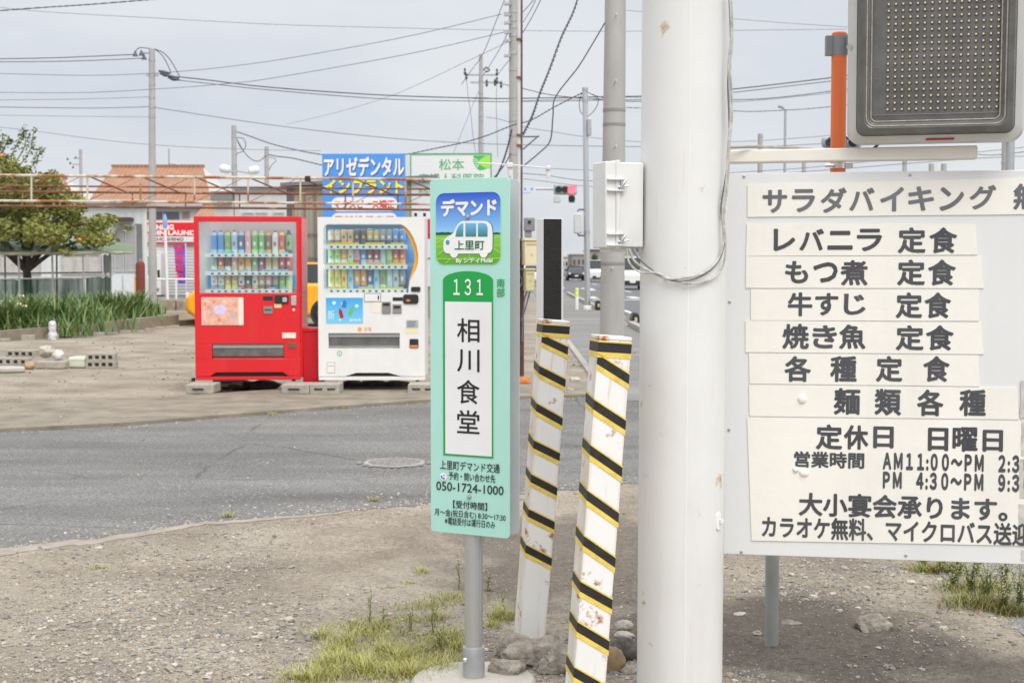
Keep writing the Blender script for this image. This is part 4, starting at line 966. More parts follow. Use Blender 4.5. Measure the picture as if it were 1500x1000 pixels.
# --- white machine
c = at(466, 440, VY); wv = thing('vending_machine', 'white drinks vending machine with an orange curve round its window', 'vending machine', (c.x, c.y, 0), R(.5), 'roadside vending machines'); vw = Pl(c.x, c.y, R(.5))
q = lambda x, y: PXV(vw, x, y, 440)
u1 = q(628, 400)[0]; zt = q(300, 62)[1]; zb = q(300, 886)[1]; W_ = M['vwhite']
w0 = q(117, 250)[0]; w1 = q(596, 250)[0]; wz1, wz0 = q(300, 97)[1], q(300, 445)[1]
cab = MB(); cab.box(0, u1, .06, D_, zb+.02, wz0).box(0, u1, .06, D_, wz1+.045, zt).box(0, w0-.04, .06, D_, wz0, wz1+.045).box(w1+.03, u1, .06, D_, wz0, wz1+.045).box(w0-.04, w1+.03, .24, D_, wz0, wz1+.045); cab.build('cabinet', W_, wv, bevel=.008)
slot = (q(142, 690)[0], q(502, 690)[0], q(300, 725)[1], q(300, 648)[1]); zk = q(300, 866)[1]
dr = MB()
dr.box(0, u1, 0, .055, slot[3], wz0).box(0, slot[0], 0, .055, slot[2], slot[3]).box(slot[1], u1, 0, .055, slot[2], slot[3])
toe = [(0, zk), (q(220, 0)[0], zk), (q(278, 0)[0], zk+.04), (q(440, 0)[0], zk+.04), (q(508, 0)[0], zk), (u1, zk), (u1, slot[2]), (0, slot[2])]
dr.prism(toe, 0, .055)
# the door round the curved window: strips whose inner edges follow the curve
curve = [q(x, y) for x, y in ((505, 97), (530, 110), (553, 135), (573, 170), (588, 210), (596, 255), (594, 295), (584, 328), (568, 355), (553, 385), (547, 420), (546, 445))]
inner = [q(x, y) for x, y in ((505, 97), (520, 118), (538, 145), (556, 178), (570, 215), (577, 255), (576, 290), (568, 322), (560, 345), (551, 375), (546, 410), (545, 445))]
zs = [p[1] for p in curve]
for a, b_ in zip(curve, curve[1:]): dr.prism([(b_[0], b_[1]), (u1, b_[1]), (u1, a[1]), (a[0], a[1])], 0, .055)
dr.box(0, w0, 0, .055, wz0, zt); dr.box(w0, u1, 0, .055, wz1, zt)
ca = q(140, 97); cb = q(117, 125); dr.add([(w0, y, wz1) for y in (0, .055)]+[(ca[0], y, wz1) for y in (0, .055)]+[(w0+(ca[0]-w0)*.3, y, wz1-(wz1-cb[1])*.3) for y in (0, .055)]+[(w0, y, cb[1]) for y in (0, .055)], [(0, 6, 4, 2), (2, 4, 5, 3), (4, 6, 7, 5)])
dr.build('door', W_, wv, bevel=0)
ob = MB()
for i in range(len(curve)-1): ob.add([(inner[i+1][0]-.001, .02, inner[i+1][1]), (curve[i+1][0]+.002, .02, curve[i+1][1]), (curve[i][0]+.002, .02, curve[i][1]), (inner[i][0]-.001, .02, inner[i][1])], [(0, 1, 2, 3)])
ob.build('orange_band', paint(232, 165, 45), wv, smooth=0)
MB().box(0, u1, .004, .06, zb, zk-.004).build('kick_plate', W_, wv, bevel=.004)
MB().box(.1, u1-.1, .052, .058, zk, zk+.06).build('toe_recess', M['dark'], wv)
bluem = grad_mat('display_blue', wz0, wz1, [(0, srgb(60, 150, 215)), (.35, srgb(70, 150, 215)), (.40, srgb(150, 170, 190)), (.46, srgb(60, 140, 215)), (.62, srgb(90, 170, 225)), (.7, srgb(140, 170, 195)), (.78, srgb(70, 160, 220)), (1, srgb(45, 75, 95))])
MB().box(w0, w1, .235, .239, wz0, wz1).build('display_liner', bluem, wv)
MB().box(w0+.002, w1-.03, .026, .030, wz0+.002, wz1-.002).build('window_pane', M['glass'], wv)
MB().box(w0+.03, w1-.06, .064, .12, wz1+.008, wz1+.04).build('hidden_light_tube', _mc['display_lamp'], wv)
MB().box(w0-.034, w0-.010, .064, .09, wz0+.02, wz1).build('hidden_light_tube', _mc['display_lamp'], wv); MB().box(w1-.02, w1+.024, .064, .09, wz0+.25, wz1).build('hidden_light_tube', _mc['display_lamp'], wv)  # side tubes added out of sight to brighten the drinks
SH = shelves(wv, q, (212, 314, 436), 118, 535, .025, _mc['shelf_white'], strip_m=mat('yellow_price_tag', srgb(235, 205, 60), .5, var=.2, scale=25))
WHT = [('can', .172, 'br be wh|br be wh|og tn br|og tn br|bk bk gd|bk bk gd|bk gd wh|bk gd wh|bk gy wh|bk gy wh|nv bl wh|nv bl wh'),
       ('can', .185, 'wh lg gn|wh lg gn|wh og yl|lg wh gn|rd pk gy|lb bl wh|pk dr wh|pk dr wh|lb lb yl|gn lg yl|og rd yl|og rd yl'),
       ('bottle', .262, 'wh yl gn|wh yl gn|yl yl rd|lb lb bl|bl og wh|bl og wh|lb nv wh|cl lb bl|wh gn rd|lb cl wh|lb cl rd|bk gy wh')]
fill(wv, vw, WHT, SH, 132, 527, q, 'white', .0374)
pa = bit(wv, q, (130, 469, 316, 598), -.004, -.0005, grad_mat('poster_sky', q(0, 598)[1], q(0, 469)[1], [(0, srgb(120, 205, 235)), (.6, srgb(95, 185, 230)), (1, srgb(70, 165, 225))]), 'poster')
def bot(cx, cy, h_, w__, ang, m, nm):
    a = q(cx, cy); ca_, sa_ = math.cos(R(ang)), math.sin(R(ang)); pr = [(-.5, -.5), (.5, -.5), (.5, .22), (.22, .40), (.22, .5), (-.22, .5), (-.22, .40), (-.5, .22)]
    MB().flat([(a[0]+x*w__*ca_-z*h_*sa_, a[1]+x*w__*sa_+z*h_*ca_) for x, z in pr], -.0050-.0004*bot.k).build(nm, m, pa, smooth=0); bot.k += 1
bot.k = 0
for x, y, r_ in ((170, 495, .02), (285, 510, .018), (220, 500, .03), (200, 580, .012)): a = q(x, y); MB().flat(circ(a[0], a[1], r_, n=12), -.0046).build('white_splash', paint(225, 240, 248), pa, smooth=0)
bot(222, 500, .085, .05, -5, paint(70, 120, 200), 'bottle_picture'); bot(205, 548, .11, .04, 14, paint(190, 30, 45), 'bottle_picture'); bot(257, 535, .10, .036, -20, paint(120, 190, 60), 'bottle_picture')
a = q(138, 580); b_ = q(172, 533); text(vw, '新', (a[0], b_[0], a[1], b_[1]), paint(205, 232, 245), pa, -.0048, bold=.01, local=True)
a = q(248, 590); b_ = q(308, 575); text(vw, '新発売', (a[0], b_[0], a[1], b_[1]), paint(235, 245, 250), pa, -.0048, bold=.01, local=True)
no = bit(wv, q, (322, 446, 408, 491), -.003, -.0005, paint(150, 150, 150), 'notice_frame'); bit(wv, q, (326, 450, 404, 487), -.005, -.0035, paint(232, 232, 230), 'notice', parent=no)
bit(wv, q, (391, 458, 398, 480), -.006, -.0052, M['dark'], 'thermometer_mark', parent=no)
bit(wv, q, (360, 492, 408, 546), -.002, -.0005, paint(238, 228, 212), 'cream_sticker')
for bx_ in ((412, 489, 457, 549), (467, 502, 512, 548)):
    rdr = bit(wv, q, bx_, -.012, -.0005, M['grey'], 'note_reader', .004); bit(wv, q, (bx_[0]+6, bx_[1]+8, bx_[2]-6, bx_[1]+20), -.016, -.0125, M['dark'], 'note_slit', parent=rdr)
bit(wv, q, (467, 467, 517, 485), -.003, -.0005, M['dark'], 'amount_display')
co_ = bit(wv, q, (519, 452, 597, 500), -.014, -.0005, M['dark'], 'coin_slot', .003, r=.03)
a = q(545, 482); MB().flat(circ(a[0], a[1], .024, .012), -.0145).build('orange_lever', paint(235, 130, 40), co_, smooth=0)
bit(wv, q, (560, 414, 607, 438), -.012, -.0005, M['dark'], 'lock', .002, r=.014)
bit(wv, q, (535, 582, 596, 622), -.002, -.0005, paint(176, 180, 184), 'grey_label'); bit(wv, q, (530, 624, 597, 650), -.002, -.0005, paint(236, 224, 184), 'cream_label')
for k in range(4): bit(wv, q, (540, 588+k*8, 585-7*(k % 2), 591+k*8), -.003, -.0022, paint(90, 92, 96), 'print_line')
cr = bit(wv, q, (552, 677, 597, 723), -.008, -.0005, M['dark'], 'coin_return', .002, r=.014); bit(wv, q, (555, 708, 594, 720), -.012, -.0085, paint(225, 130, 70), 'coin_cup', parent=cr, r=.006)
a = q(300, 629); MB().flat(circ(a[0], a[1], .025, .027), -.001).build('orange_sticker', paint(245, 165, 95), wv, smooth=0); 
bx_ = (q(318, 0)[0], q(357, 0)[0], q(0, 640)[1], q(0, 617)[1]); text(vw, '節電', bx_, paint(245, 190, 140), wv, -.001, bold=.02, local=True)
a = q(198, 751); rg = MB(); ring(rg, circ(a[0], a[1], .030), circ(a[0], a[1], .022), -.001, -.0012); rg.quad((a[0]-.004, -.001, a[1]-.012), (a[0]+.004, -.001, a[1]-.012), (a[0]+.004, -.001, a[1]+.012), (a[0]-.004, -.001, a[1]+.012)); rg.build('green_sticker', paint(110, 170, 120), wv, smooth=0)
cr = bit(wv, q, (133, 794, 176, 851), -.002, -.0005, paint(196, 196, 190), 'permit_frame'); bit(wv, q, (137, 799, 172, 846), -.004, -.0025, paint(232, 231, 226), 'permit', parent=cr); bit(wv, q, (140, 812, 169, 815), -.005, -.0042, paint(150, 150, 148), 'permit_rule', parent=cr)
hatch(wv, slot)
for x in (110, 590):
    a = q(x, 890)
    for y in (.08, D_-.08): MB().cyl((a[0], y, .13), (a[0], y, zb+.02), .022).build('foot', M['dark'], wv)
# red waste bin in the gap
c = at(455, 520, VY+.10); t = thing('waste_bin', 'red plastic bottle bin standing between the two vending machines', 'bin', (c.x-.005, c.y+.2, .035))
zh = at(455, 481, VY).z-.035; b_ = MB(); wb_ = .098
for z, s_ in ((0, .90), (zh-.05, 1.0)): pass
b_.add([(x*wb_*.9, y*.16*.9, 0) for x, y in ((-1, -1), (1, -1), (1, 1), (-1, 1))]+[(x*wb_, y*.16, zh-.05) for x, y in ((-1, -1), (1, -1), (1, 1), (-1, 1))], [(0, 3, 2, 1), (0, 1, 5, 4), (1, 2, 6, 5), (2, 3, 7, 6), (3, 0, 4, 7)])
b_.build('bin_body', mat('bin_red', srgb(205, 28, 40), .3, var=.08), t, bevel=.008)
MB().box(-wb_*1.03, wb_*1.03, -.166, .166, zh-.05, zh).build('bin_lid', _mc['bin_red'], t, bevel=.012)
# concrete footing blocks under the machines
def fblock(px0, px1, py, label, holes=True, dy=0):
    a = gnd(px0, py, .035); w_ = (px1-px0)/F*a.y; t = thing('concrete_block', label, 'block', (a.x+w_/2, a.y+.06+dy, .035), 0, 'blocks under the vending machines')
    b_ = MB(); h = .095; hx = w_/2
    if holes:                               # two slots on the face
        b_.box(-hx, hx, 0, .39, h*.62, h).box(-hx, hx, 0, .39, 0, h*.34).box(-hx, -hx*.72, 0, .39, h*.34, h*.62).box(-hx*.16, hx*.16, 0, .39, h*.34, h*.62).box(hx*.72, hx, 0, .39, h*.34, h*.62); b_.box(-hx*.72, -hx*.16, .04, .35, h*.34, h*.62).box(hx*.16, hx*.72, .04, .35, h*.34, h*.62)
    else:
        b_.box(-hx, hx, 0, .39, 0, h); 
    o = b_.build('block_body', M['block'], t, bevel=.006 if not holes else 0)
    if not holes: MB().box(-hx*.5, hx*.3, -.012, -.001, h*.45, h*.6).build('steel_strap', M['dark'], t)
fblock(270, 311, 577, 'grey block under the left front foot of the red machine', False)
fblock(411, 452, 577, 'grey block with strap under the right front foot of the red machine', False)
fblock(453, 496, 577, 'grey slotted block under the left front foot of the white machine')
fblock(597, 640, 577, 'grey slotted block under the right front foot of the white machine')
fblock(300, 345, 571, 'grey block under the back left of the red machine', False, .35)
# rubbish earth under the machines
for k, (x, w_) in enumerate(((345, 60), (385, 50), (515, 40), (545, 50), (580, 40))): rock(x, 570, w_, 14, ['low heap of earth under the red machine, the left one', 'low heap of earth under the red machine, the right one', 'dark leaf heap under the white machine, the left one', 'dark leaf heap under the middle of the white machine', 'dark leaf heap under the white machine, the right one'][k], M.setdefault('earth', mat('dark_earth', (.13, .10, .08), .95, var=.5, scale=14, bump=.8)), seed=30+k, name='earth_heap', cat='heap')

# ------------------------------------------------------------------ rubble on the lot
def hblock(px0, px1, py, label, rz=0, dz=0, n_=3):
    a = gnd(px0, py); w_ = .39; sc = (px1-px0)/F*a.y/w_; t = thing('hollow_block', label, 'block', (a.x, a.y, dz), R(rz), 'hollow blocks dumped on the lot'); L_ = w_*sc; h = .10; d = .15
    b_ = MB(); b_.box(0, L_, 0, d, h*.76, h).box(0, L_, 0, d, 0, h*.24); xs_ = [0]
    wb = L_*.085; cell = (L_-wb*(n_+2))/(n_+.9); x = 0
    for k in range(n_+2):
        b_.box(x, min(L_, x+wb), 0, d, h*.24, h*.76); x += wb+(cell if 0 < k < n_ else cell*.95)
    b_.box(0, L_, d*.55, d*.6, h*.24, h*.76)
    b_.build('block_body', M['block'], t)
hblock(125, 169, 539, 'lower hollow block of the right hand stack on the dirt lot', -2); hblock(126, 168, 539, 'upper hollow block of the right hand stack on the dirt lot', 1, .101)
hblock(-18, 44, 534.5, 'lower hollow block in the leftmost pile beside the concrete slab', -6, 0, 4); hblock(8, 54, 533, 'upper hollow block in the leftmost pile beside the concrete slab', -9, .101)
a = gnd(112, 539); t = thing('foam_box', 'pale green box lying beside the hollow block stack', 'box', (a.x, a.y, 0), R(-4)); MB().box(-.125, .12, 0, .3, 0, .155).build('box_body', paint(205, 208, 188, var=.1), t, bevel=.03, seg=3)
MB().box(-.127, .122, -.002, .302, .105, .110).build('box_seam', paint(170, 175, 155), t)
a = gnd(72, 540); t = thing('concrete_beam', 'long low concrete block lying in front of the rubble', 'block', (a.x, a.y, 0), R(-3)); MB().box(-.20, .22, 0, .15, 0, .10).build('block_body', M['block'], t, bevel=.012)
rock(66, 530, 26, 18, 'pale jagged rock on top of the rubble row', lgrey, seed=41, lift=.08); rock(84, 532, 18, 16, 'whitish broken piece right of the pale jagged rock', mat('whitish', (.60, .58, .55), .9, var=.2), seed=42, lift=.05); rock(42, 541, 16, 13, 'orange tinted cobble in front of the left block pile', mat('buff_cobble', (.45, .30, .19), .8, var=.2), seed=43)
a = gnd(10, 545); t = thing('concrete_slab', 'broken flat concrete slab lying left of the orange cobble', 'slab', (a.x, a.y, 0)); b_ = MB(); b_.slab([(-.55, -.12), (.02, -.16), (.26, -.04), (.2, .12), (.08, .24), (-.55, .26)], 0, .07); b_.build('slab_body', mat('slab_pale', (.46, .43, .39), .9, var=.15, scale=7), t, bevel=.02)
# wrapped standpipe
a = gnd(77, 498); t = thing('standpipe', 'short standpipe wrapped in white plastic sheet on the dirt lot', 'tap', (a.x, a.y, 0)); b_ = MB(); pr = []
for i in range(13):
    z = i/12; pr.append((.080-.012*z+.005*math.sin(z*11), z*.36))
pr[-1] = (.045, .37); b_.lathe(pr, n=14); o = b_.build('plastic_wrap', mat('plastic_wrap', (.66, .64, .68), .3, var=.25, scale=22, bump=.8, bscale=18), t)
for v in o.data.vertices: v.co += Vector((noise.noise(v.co*14), noise.noise(v.co*14+Vector((9, 0, 0))), 0))*.03

# ------------------------------------------------------------------ planter with kerb wall, irises and rusty cylinder
kw = [gnd(*p) for p in ((-160, 512), (0, 500), (140, 491), (215, 484), (262, 477))]
def kz(i): return 0
b_ = MB(); 
top = [at(x, y, g_.y) for (x, y), g_ in zip(((-160, 497), (0, 485), (140, 473.5), (215, 465), (262, 461)), kw)]
t = thing('kerb_wall', 'low concrete retaining wall in front of the irises', 'wall', (0, 0, 0))
for i in range(len(kw)-1):
    a, c = kw[i], kw[i+1]; za, zc_ = top[i].z, top[i+1].z; d = Vector((c.x-a.x, c.y-a.y, 0)).normalized(); nn = Vector((-d.y, d.x, 0))*.15
    b_.add([(a.x, a.y, -.1), (c.x, c.y, -.1), (c.x+nn.x, c.y+nn.y, -.1), (a.x+nn.x, a.y+nn.y, -.1), (a.x, a.y, za), (c.x, c.y, zc_), (c.x+nn.x, c.y+nn.y, zc_), (a.x+nn.x, a.y+nn.y, za)], [(0, 1, 5, 4), (1, 2, 6, 5), (2, 3, 7, 6), (3, 0, 4, 7), (4, 5, 6, 7)])
b_.build('wall_body', mat('kerb_brown', (.27, .225, .175), .95, var=.25, scale=5, bump=.4, dirt=.3), t, smooth=0)
ft = MB(); 
for i in range(16):
    k = i/16*(len(kw)-1); j = int(k); p = kw[j].lerp(kw[j+1], k-j); ft.box(p.x-.18-.1*random.random(), p.x+.2, p.y-.1, p.y-.005, -.05, .03+.07*random.random())
ft.build('footing_stones', M['block'], t, bevel=.01)
sb = MB(); sb.slab([(p.x+.02, p.y+.1) for p in kw]+[(kw[-1].x+2, 40), (-16, 40)], -.05, min(p.z for p in top)-.05)
tag(sb.build('planter_soil', mat('planter_soil', (.28, .215, .14), .95, var=.35, scale=4, bump=.5), smooth=0), kind='structure')
irm = mat('iris_leaf', (0, 0, 0), .5, var=.1, island=[(.08, .165, .04), (.15, .25, .07), (.11, .20, .05), (.23, .30, .10), (.065, .135, .045), (.19, .27, .08), (.30, .29, .13)])
def iris(px, py, w_, h, n_, label, Y):
    Y += .45; c = at(px, py, Y); s_ = Y/F; pts = [(random.gauss(0, w_*s_*.32), random.gauss(0, .2), 0) for _ in range(n_*2)]
    v, f = blades(pts, h*s_*.74, .05, .62, 4); t = thing('iris_clump', label, 'plant', (c.x, c.y, c.z), 0, 'irises in the planter')
    np_mesh('leaves', v, f, irm, t); return t
z_ = 0
IR = [(-30, 492, 120, 82, 330, 'iris clump cut by the left edge', 28.0), (35, 488, 100, 84, 330, 'tall iris clump with three cream flowers', 28.4), (92, 486, 90, 70, 280, 'iris clump right behind the wrapped standpipe', 29), (60, 492, 90, 44, 240, 'low leaning iris clump just above the wall, left of the standpipe', 27.9), (128, 481, 80, 50, 260, 'pale leaning iris clump in the middle of the planter', 30), (108, 470, 70, 60, 220, 'iris clump standing close behind the pale leaning one', 31.5), (160, 470, 50, 62, 240, 'dark iris clump left of the rusty cylinder', 32), (190, 468, 54, 58, 260, 'rightmost full iris clump touching the rusty cylinder', 32.5), (222, 460, 26, 24, 70, 'small tuft right of the rusty cylinder', 34)]
for k, a_ in enumerate(IR):
    t = iris(*a_)
    if k == 1:
        for x, y in ((33, 434), (37, 449), (29, 446)):
            p = at(x, y, 27.4)-t.location; fl = MB(); 
            for j in range(5):
                an = j*1.257; fl.add([p, p+Vector((math.cos(an)*.05, math.sin(an)*.05, .03)), p+Vector((math.cos(an+.3)*.075, math.sin(an+.3)*.075, -.015)), p+Vector((math.cos(an+.6)*.05, math.sin(an+.6)*.05, .03))], [(0, 1, 2, 3)])
            fl.build('flower', paint(240, 222, 160), t, smooth=0)
a = at(206.5, 457, 34); t = thing('rusty_cylinder', 'rust brown gas cylinder standing upright at the end of the planter', 'cylinder', (a.x, a.y, 0)); zz = at(206, 382, 34).z
MB().lathe([(.105, .0), (.108, .02), (.108, zz-.12), (.10, zz-.06), (.075, zz-.02), (.04, zz)], n=24).build('cylinder_body', mat('oxide_red', srgb(128, 66, 56), .8, var=.25, scale=5, streak=True), t)
MB().cyl((0, 0, zz-.01), (0, 0, zz+.05), .025).build('valve', M['steel'], t); MB().box(-.135, -.1, -.03, .03, zz*.45, zz*.75).build('yellow_tag', paint(225, 175, 70), t)

# ------------------------------------------------------------------ rusty pipe frame (an awning without its cover)
TY = 20.6
t = thing('pipe_frame', 'rusty white pipe truss frame spanning above the vending machines', 'frame', at(0, 0, TY)*0+Vector((0, TY, 0)))
def tp(x, y, Y): p = at(x, y, Y); return (p.x, p.y-TY, p.z)
def railp(xa, ya_, xb, yb, Y, r, m, name='rail'):
    MB().cyl(tp(xa, ya_, Y), tp(xb, yb, Y), r, n=10).build(name, m, t)
lx = lambda x, y0, y1: y0+(y1-y0)*x/640
YB = TY+1.1
railp(-260, 254, 700, 263.8, TY, .021, M['rustp']); railp(-260, 292, 700, 299.5, TY, .019, M['rustp'])
railp(-260, 270, 700, 277.5, YB, .014, M['rustd']); railp(-260, 278.5, 700, 286, YB, .019, M['rustd']); railp(-260, 299, 700, 308, YB, .019, M['rustd'])
vx = [-110, -33, 46, 128, 206, 285, 363.5, 440, 517, 594, 668]
def tilt_y(x, a, b): return a+(b-a)*(x+260)/960
for x in vx:
    railp(x, tilt_y(x, 254, 263.8), x, tilt_y(x, 292, 299.5), TY, .014, M['rustp'], 'upright')
for x in vx[:-1]:
    xb = x+(66 if x > 0 else 66)
    railp(x+8, tilt_y(x, 255, 264.5), xb, tilt_y(xb, 279, 286), TY+.55, .017, M['rustd'], 'brace') if False else None
    b_ = MB(); p0 = tp(x+4, tilt_y(x, 255, 264.5), TY); p1 = tp(xb-8, tilt_y(xb, 278.5, 286), YB); p2 = tp(xb, tilt_y(xb, 280, 288), YB); p3 = tp(xb, tilt_y(xb, 299, 308), YB); b_.tube([p0, p1, p2, p3], .012, 8); b_.build('brace', M['rustd'], t)
    MB().cyl(tp(x-4, tilt_y(x, 292, 299.5), TY), tp(x-66, tilt_y(x-66, 292, 299.5), TY), .003).build('tie_wire', M['rustd'], t) if False else None
    MB().cyl(tp(x, tilt_y(x, 292, 299.5), TY), tp(x+72, tilt_y(x, 256, 264), YB), .005, n=6).build('tie_rod', M['rustd'], t)
for x, Y in ((-200, TY), (-200, YB), (690, TY), (690, YB)):
    p = tp(x, 262 if Y == TY else 277, Y); MB().cyl((p[0], p[1], -.1), p, .024, n=10).build('leg', M['rustd'], t)
b_ = MB(); p = tp(450, 263, TY); b_.box(p[0]-.03, p[0]+.05, p[1]-.04, p[1]+.04, p[2]-.03, p[2]+.05); b_.build('black_tie', M['dark'], t, bevel=.01)
# ------------------------------------------------------------------ citrus tree over the netted pen
def leaf_cloud(clusters, n_, size, rngs):
    k = n_; ci = rngs.choice(len(clusters), k, p=np.array([c[3]**2 for c in clusters])/sum(c[3]**2 for c in clusters))
    C = np.array([c[:3] for c in clusters])[ci]; r = np.array([c[3] for c in clusters])[ci]
    d = rngs.normal(0, 1, (k, 3)); d /= np.linalg.norm(d, axis=1)[:, None]; rad = r*rngs.uniform(.35, 1.08, k)**.6
    p = C+d*rad[:, None]*np.array([1, 1, .8])
    a = rngs.normal(0, 1, (k, 3)); a[:, 2] *= .6; a /= np.linalg.norm(a, axis=1)[:, None]; b = np.cross(a, rngs.normal(0, 1, (k, 3))); b /= np.linalg.norm(b, axis=1)[:, None]
    s = size*rngs.uniform(.6, 1.3, k)[:, None]
    V_ = np.stack([p-a*s, p+b*s*.42, p+a*s, p-b*s*.42], 1); return V_.reshape(-1, 3), (np.arange(k)[:, None]*4+np.arange(4)[None])
cit = mat('citrus_leaf', (0, 0, 0), .5, var=.1, island=[(.115, .15, .03), (.28, .295, .062), (.175, .205, .042), (.38, .36, .095), (.10, .13, .03), (.33, .325, .08)])
bark = mat('bark', (.13, .115, .10), .95, var=.4, scale=12, bump=.7)
TD = 37.0
g = gnd(40, 462); base_ = at(40, 430, TD); t = thing('citrus_tree', 'large orange bearing citrus tree spreading over the netted pen', 'tree', (base_.x, base_.y, 0))
r5 = np.random.default_rng(5); cl = []
def tp2(x, y, dy=0): p = at(x, y, TD+dy)-Vector((base_.x, base_.y, 0)); return p
for x, y, r_ in ((-60, 300, .95), (-10, 285, .8), (25, 262, .65), (5, 240, .45), (40, 300, .8), (75, 290, .62), (20, 330, .7), (60, 335, .6), (100, 318, .6), (95, 345, .38), (128, 335, .5), (150, 352, .30), (150, 330, .35), (165, 322, .22), (172, 345, .26), (120, 358, .22), (-90, 320, 1.0), (-50, 245, .7), (-120, 280, .9), (70, 268, .4), (112, 300, .36), (160, 356, .2), (110, 362, .2), (-40, 336, .55), (0, 338, .5), (35, 339, .5), (70, 340, .42), (100, 338, .42), (140, 343, .33), (175, 352, .2), (183, 335, .12), (-90, 350, .6)):
    for j in range(3):
        p = tp2(x+r5.normal(0, 7), y+r5.normal(0, 4), r5.normal(0, .9)); cl.append((p.x, p.y-(.9 if y > 340 else 0), p.z, r_*r5.uniform(.55, .85)))
v, f = leaf_cloud(cl, 19000, .075, r5); np_mesh('crown', v, f, cit, t)
tb = MB(); z_t = tp2(40, 372).z
tb.tube([(0, 0, -.1), (.05, 0, .5), (-.05, .05, z_t)], [.17, .12, .09], 10)
for x, y, dy in ((-60, 300, .4), (60, 310, -.6), (20, 262, .3), (110, 330, .5), (85, 352, -.3), (150, 345, -.4), (-20, 330, -.7), (-100, 290, .5), (45, 285, .8)):
    e = tp2(x, y, dy); m_ = Vector((e.x*.45, e.y*.5, z_t+(e.z-z_t)*.35)); tb.tube(smooth_path([(-.02, .02, z_t-.45), m_, e], 4), [.07-.006*i for i in range(9)], 7)
tb.build('trunk', bark, t)
sp = MB(); lf = []
for pth in ([(12, 250), (18, 225), (28, 205), (36, 187)], [(22, 250), (40, 228), (47, 210), (49, 192)], [(35, 255), (50, 240), (58, 226), (60, 218)], [(25, 235), (36, 215), (38, 196)], [(-4, 235), (2, 212), (4, 195)], [(2, 225), (10, 210), (17, 204)]):
    P_2 = smooth_path([tp2(*p) for p in pth], 4); sp.tube(P_2, [.018-.0009*i for i in range(len(P_2))], 5)
    for p in P_2[3:]: lf += [(p.x, p.y, p.z, .11)]
sp.build('upright_shoot', mat('green_shoot', (.18, .20, .08), .7), t); v, f = leaf_cloud(lf, 330, .06, r5); np_mesh('shoot_leaves', v, f, mat('shoot_leaf', (0, 0, 0), .5, island=[(.10, .15, .03), (.18, .22, .06), (.07, .12, .03)]), t)
om = mat('orange_peel', srgb(240, 140, 30), .5, var=.1)
for x, y in ((2, 228), (53, 340), (60, 351), (117, 351)):
    p = tp2(x, y, -1.6); o = MB().add([tuple(q_*.048) for q_ in ico(2)[0]], [tuple(f_) for f_ in ico(2)[1]]).build('fruit', om, t, smooth=1.5); o.location = p
# ------------------------------------------------------------------ netted pen in front of the white house
ND = 36.0
t = thing('netted_pen', 'fenced pen of thin posts with green netting and a sagging net roof', 'fence', (0, ND, 0))
def pn(x, y, dy=0): p = at(x, y, ND+dy); return (p.x, p.y-ND, p.z)
gz = mat('grey_pipe', (.42, .43, .43), .5, .3, var=.15)
for x, xb, dy in ((27, 30, 0), (76, 79, 0), (121, 125, 0), (161, 163, .5), (154, 156, 2.5), (83, 83, 2.5), (7, 8, 2.5), (-40, -38, 0)):
    a = pn(x, 371 if dy < 2 else 372, dy); b_ = pn(xb, 440, dy); MB().cyl((b_[0], b_[1], 0), a, .026, n=8).build('fence_post', gz, t)
for (x0, y0, x1, y1, dy) in ((-60, 409, 122, 407.5, 0), (122, 407.5, 161, 403, 0), (-60, 401, 150, 399, 2.5), (-60, 371, 180, 369, 0)): MB().cyl(pn(x0, y0, dy), pn(x1, y1, dy), .02, n=8).build('rail', gz, t)
def net_mat(name, c, a_):
    m = bpy.data.materials.new(name); m.use_nodes = True; q_ = m.node_tree; P = q_.nodes['Principled BSDF']; P.inputs['Base Color'].default_value = (*c, 1); P.inputs['Roughness'].default_value = .7
    x = q_.nodes.new('ShaderNodeTexNoise'); x.inputs['Scale'].default_value = 1.6; r_ = q_.nodes.new('ShaderNodeMapping'); tc_ = q_.nodes.new('ShaderNodeTexCoord'); r_.inputs['Scale'].default_value = (2.5, 2.5, .2); q_.links.new(tc_.outputs['Object'], r_.inputs[0]); q_.links.new(r_.outputs[0], x.inputs[0])
    mr = q_.nodes.new('ShaderNodeMapRange'); mr.inputs[1].default_value = .3; mr.inputs[2].default_value = .7; mr.inputs[3].default_value = a_-.22; mr.inputs[4].default_value = a_+.22; q_.links.new(x.outputs[0], mr.inputs[0]); q_.links.new(mr.outputs[0], P.inputs['Alpha']); return m
gnet = net_mat('green_net', srgb(36, 74, 60), .84); rnet = net_mat('faded_roof_net', srgb(104, 124, 92), .95)
def curtain(x0, x1, y0, y1, dy, m, name, n_=26):
    b_ = MB(); T_ = []; B_ = []
    for i in range(n_+1):
        x = x0+(x1-x0)*i/n_; w_ = .06*math.sin(i*1.7)+.04*math.sin(i*.6); T_.append(Vector(pn(x, y0+1.2*math.sin(i*.8), dy))+Vector((0, w_*.3, 0))); B_.append(Vector(pn(x, y1, dy))+Vector((0, w_, 0)))
    for i in range(n_): b_.quad(B_[i], B_[i+1], T_[i+1], T_[i])
    b_.build(name, m, t, smooth=1)
curtain(30, 80, 408, 440, .03, gnet, 'net_panel'); curtain(80, 123, 408, 446, .03, gnet, 'net_panel'); curtain(126, 162, 406, 446, .03, gnet, 'net_panel'); curtain(-60, 27, 409, 440, .03, gnet, 'net_panel')
b_ = MB(); n_ = 24; rowsv = []
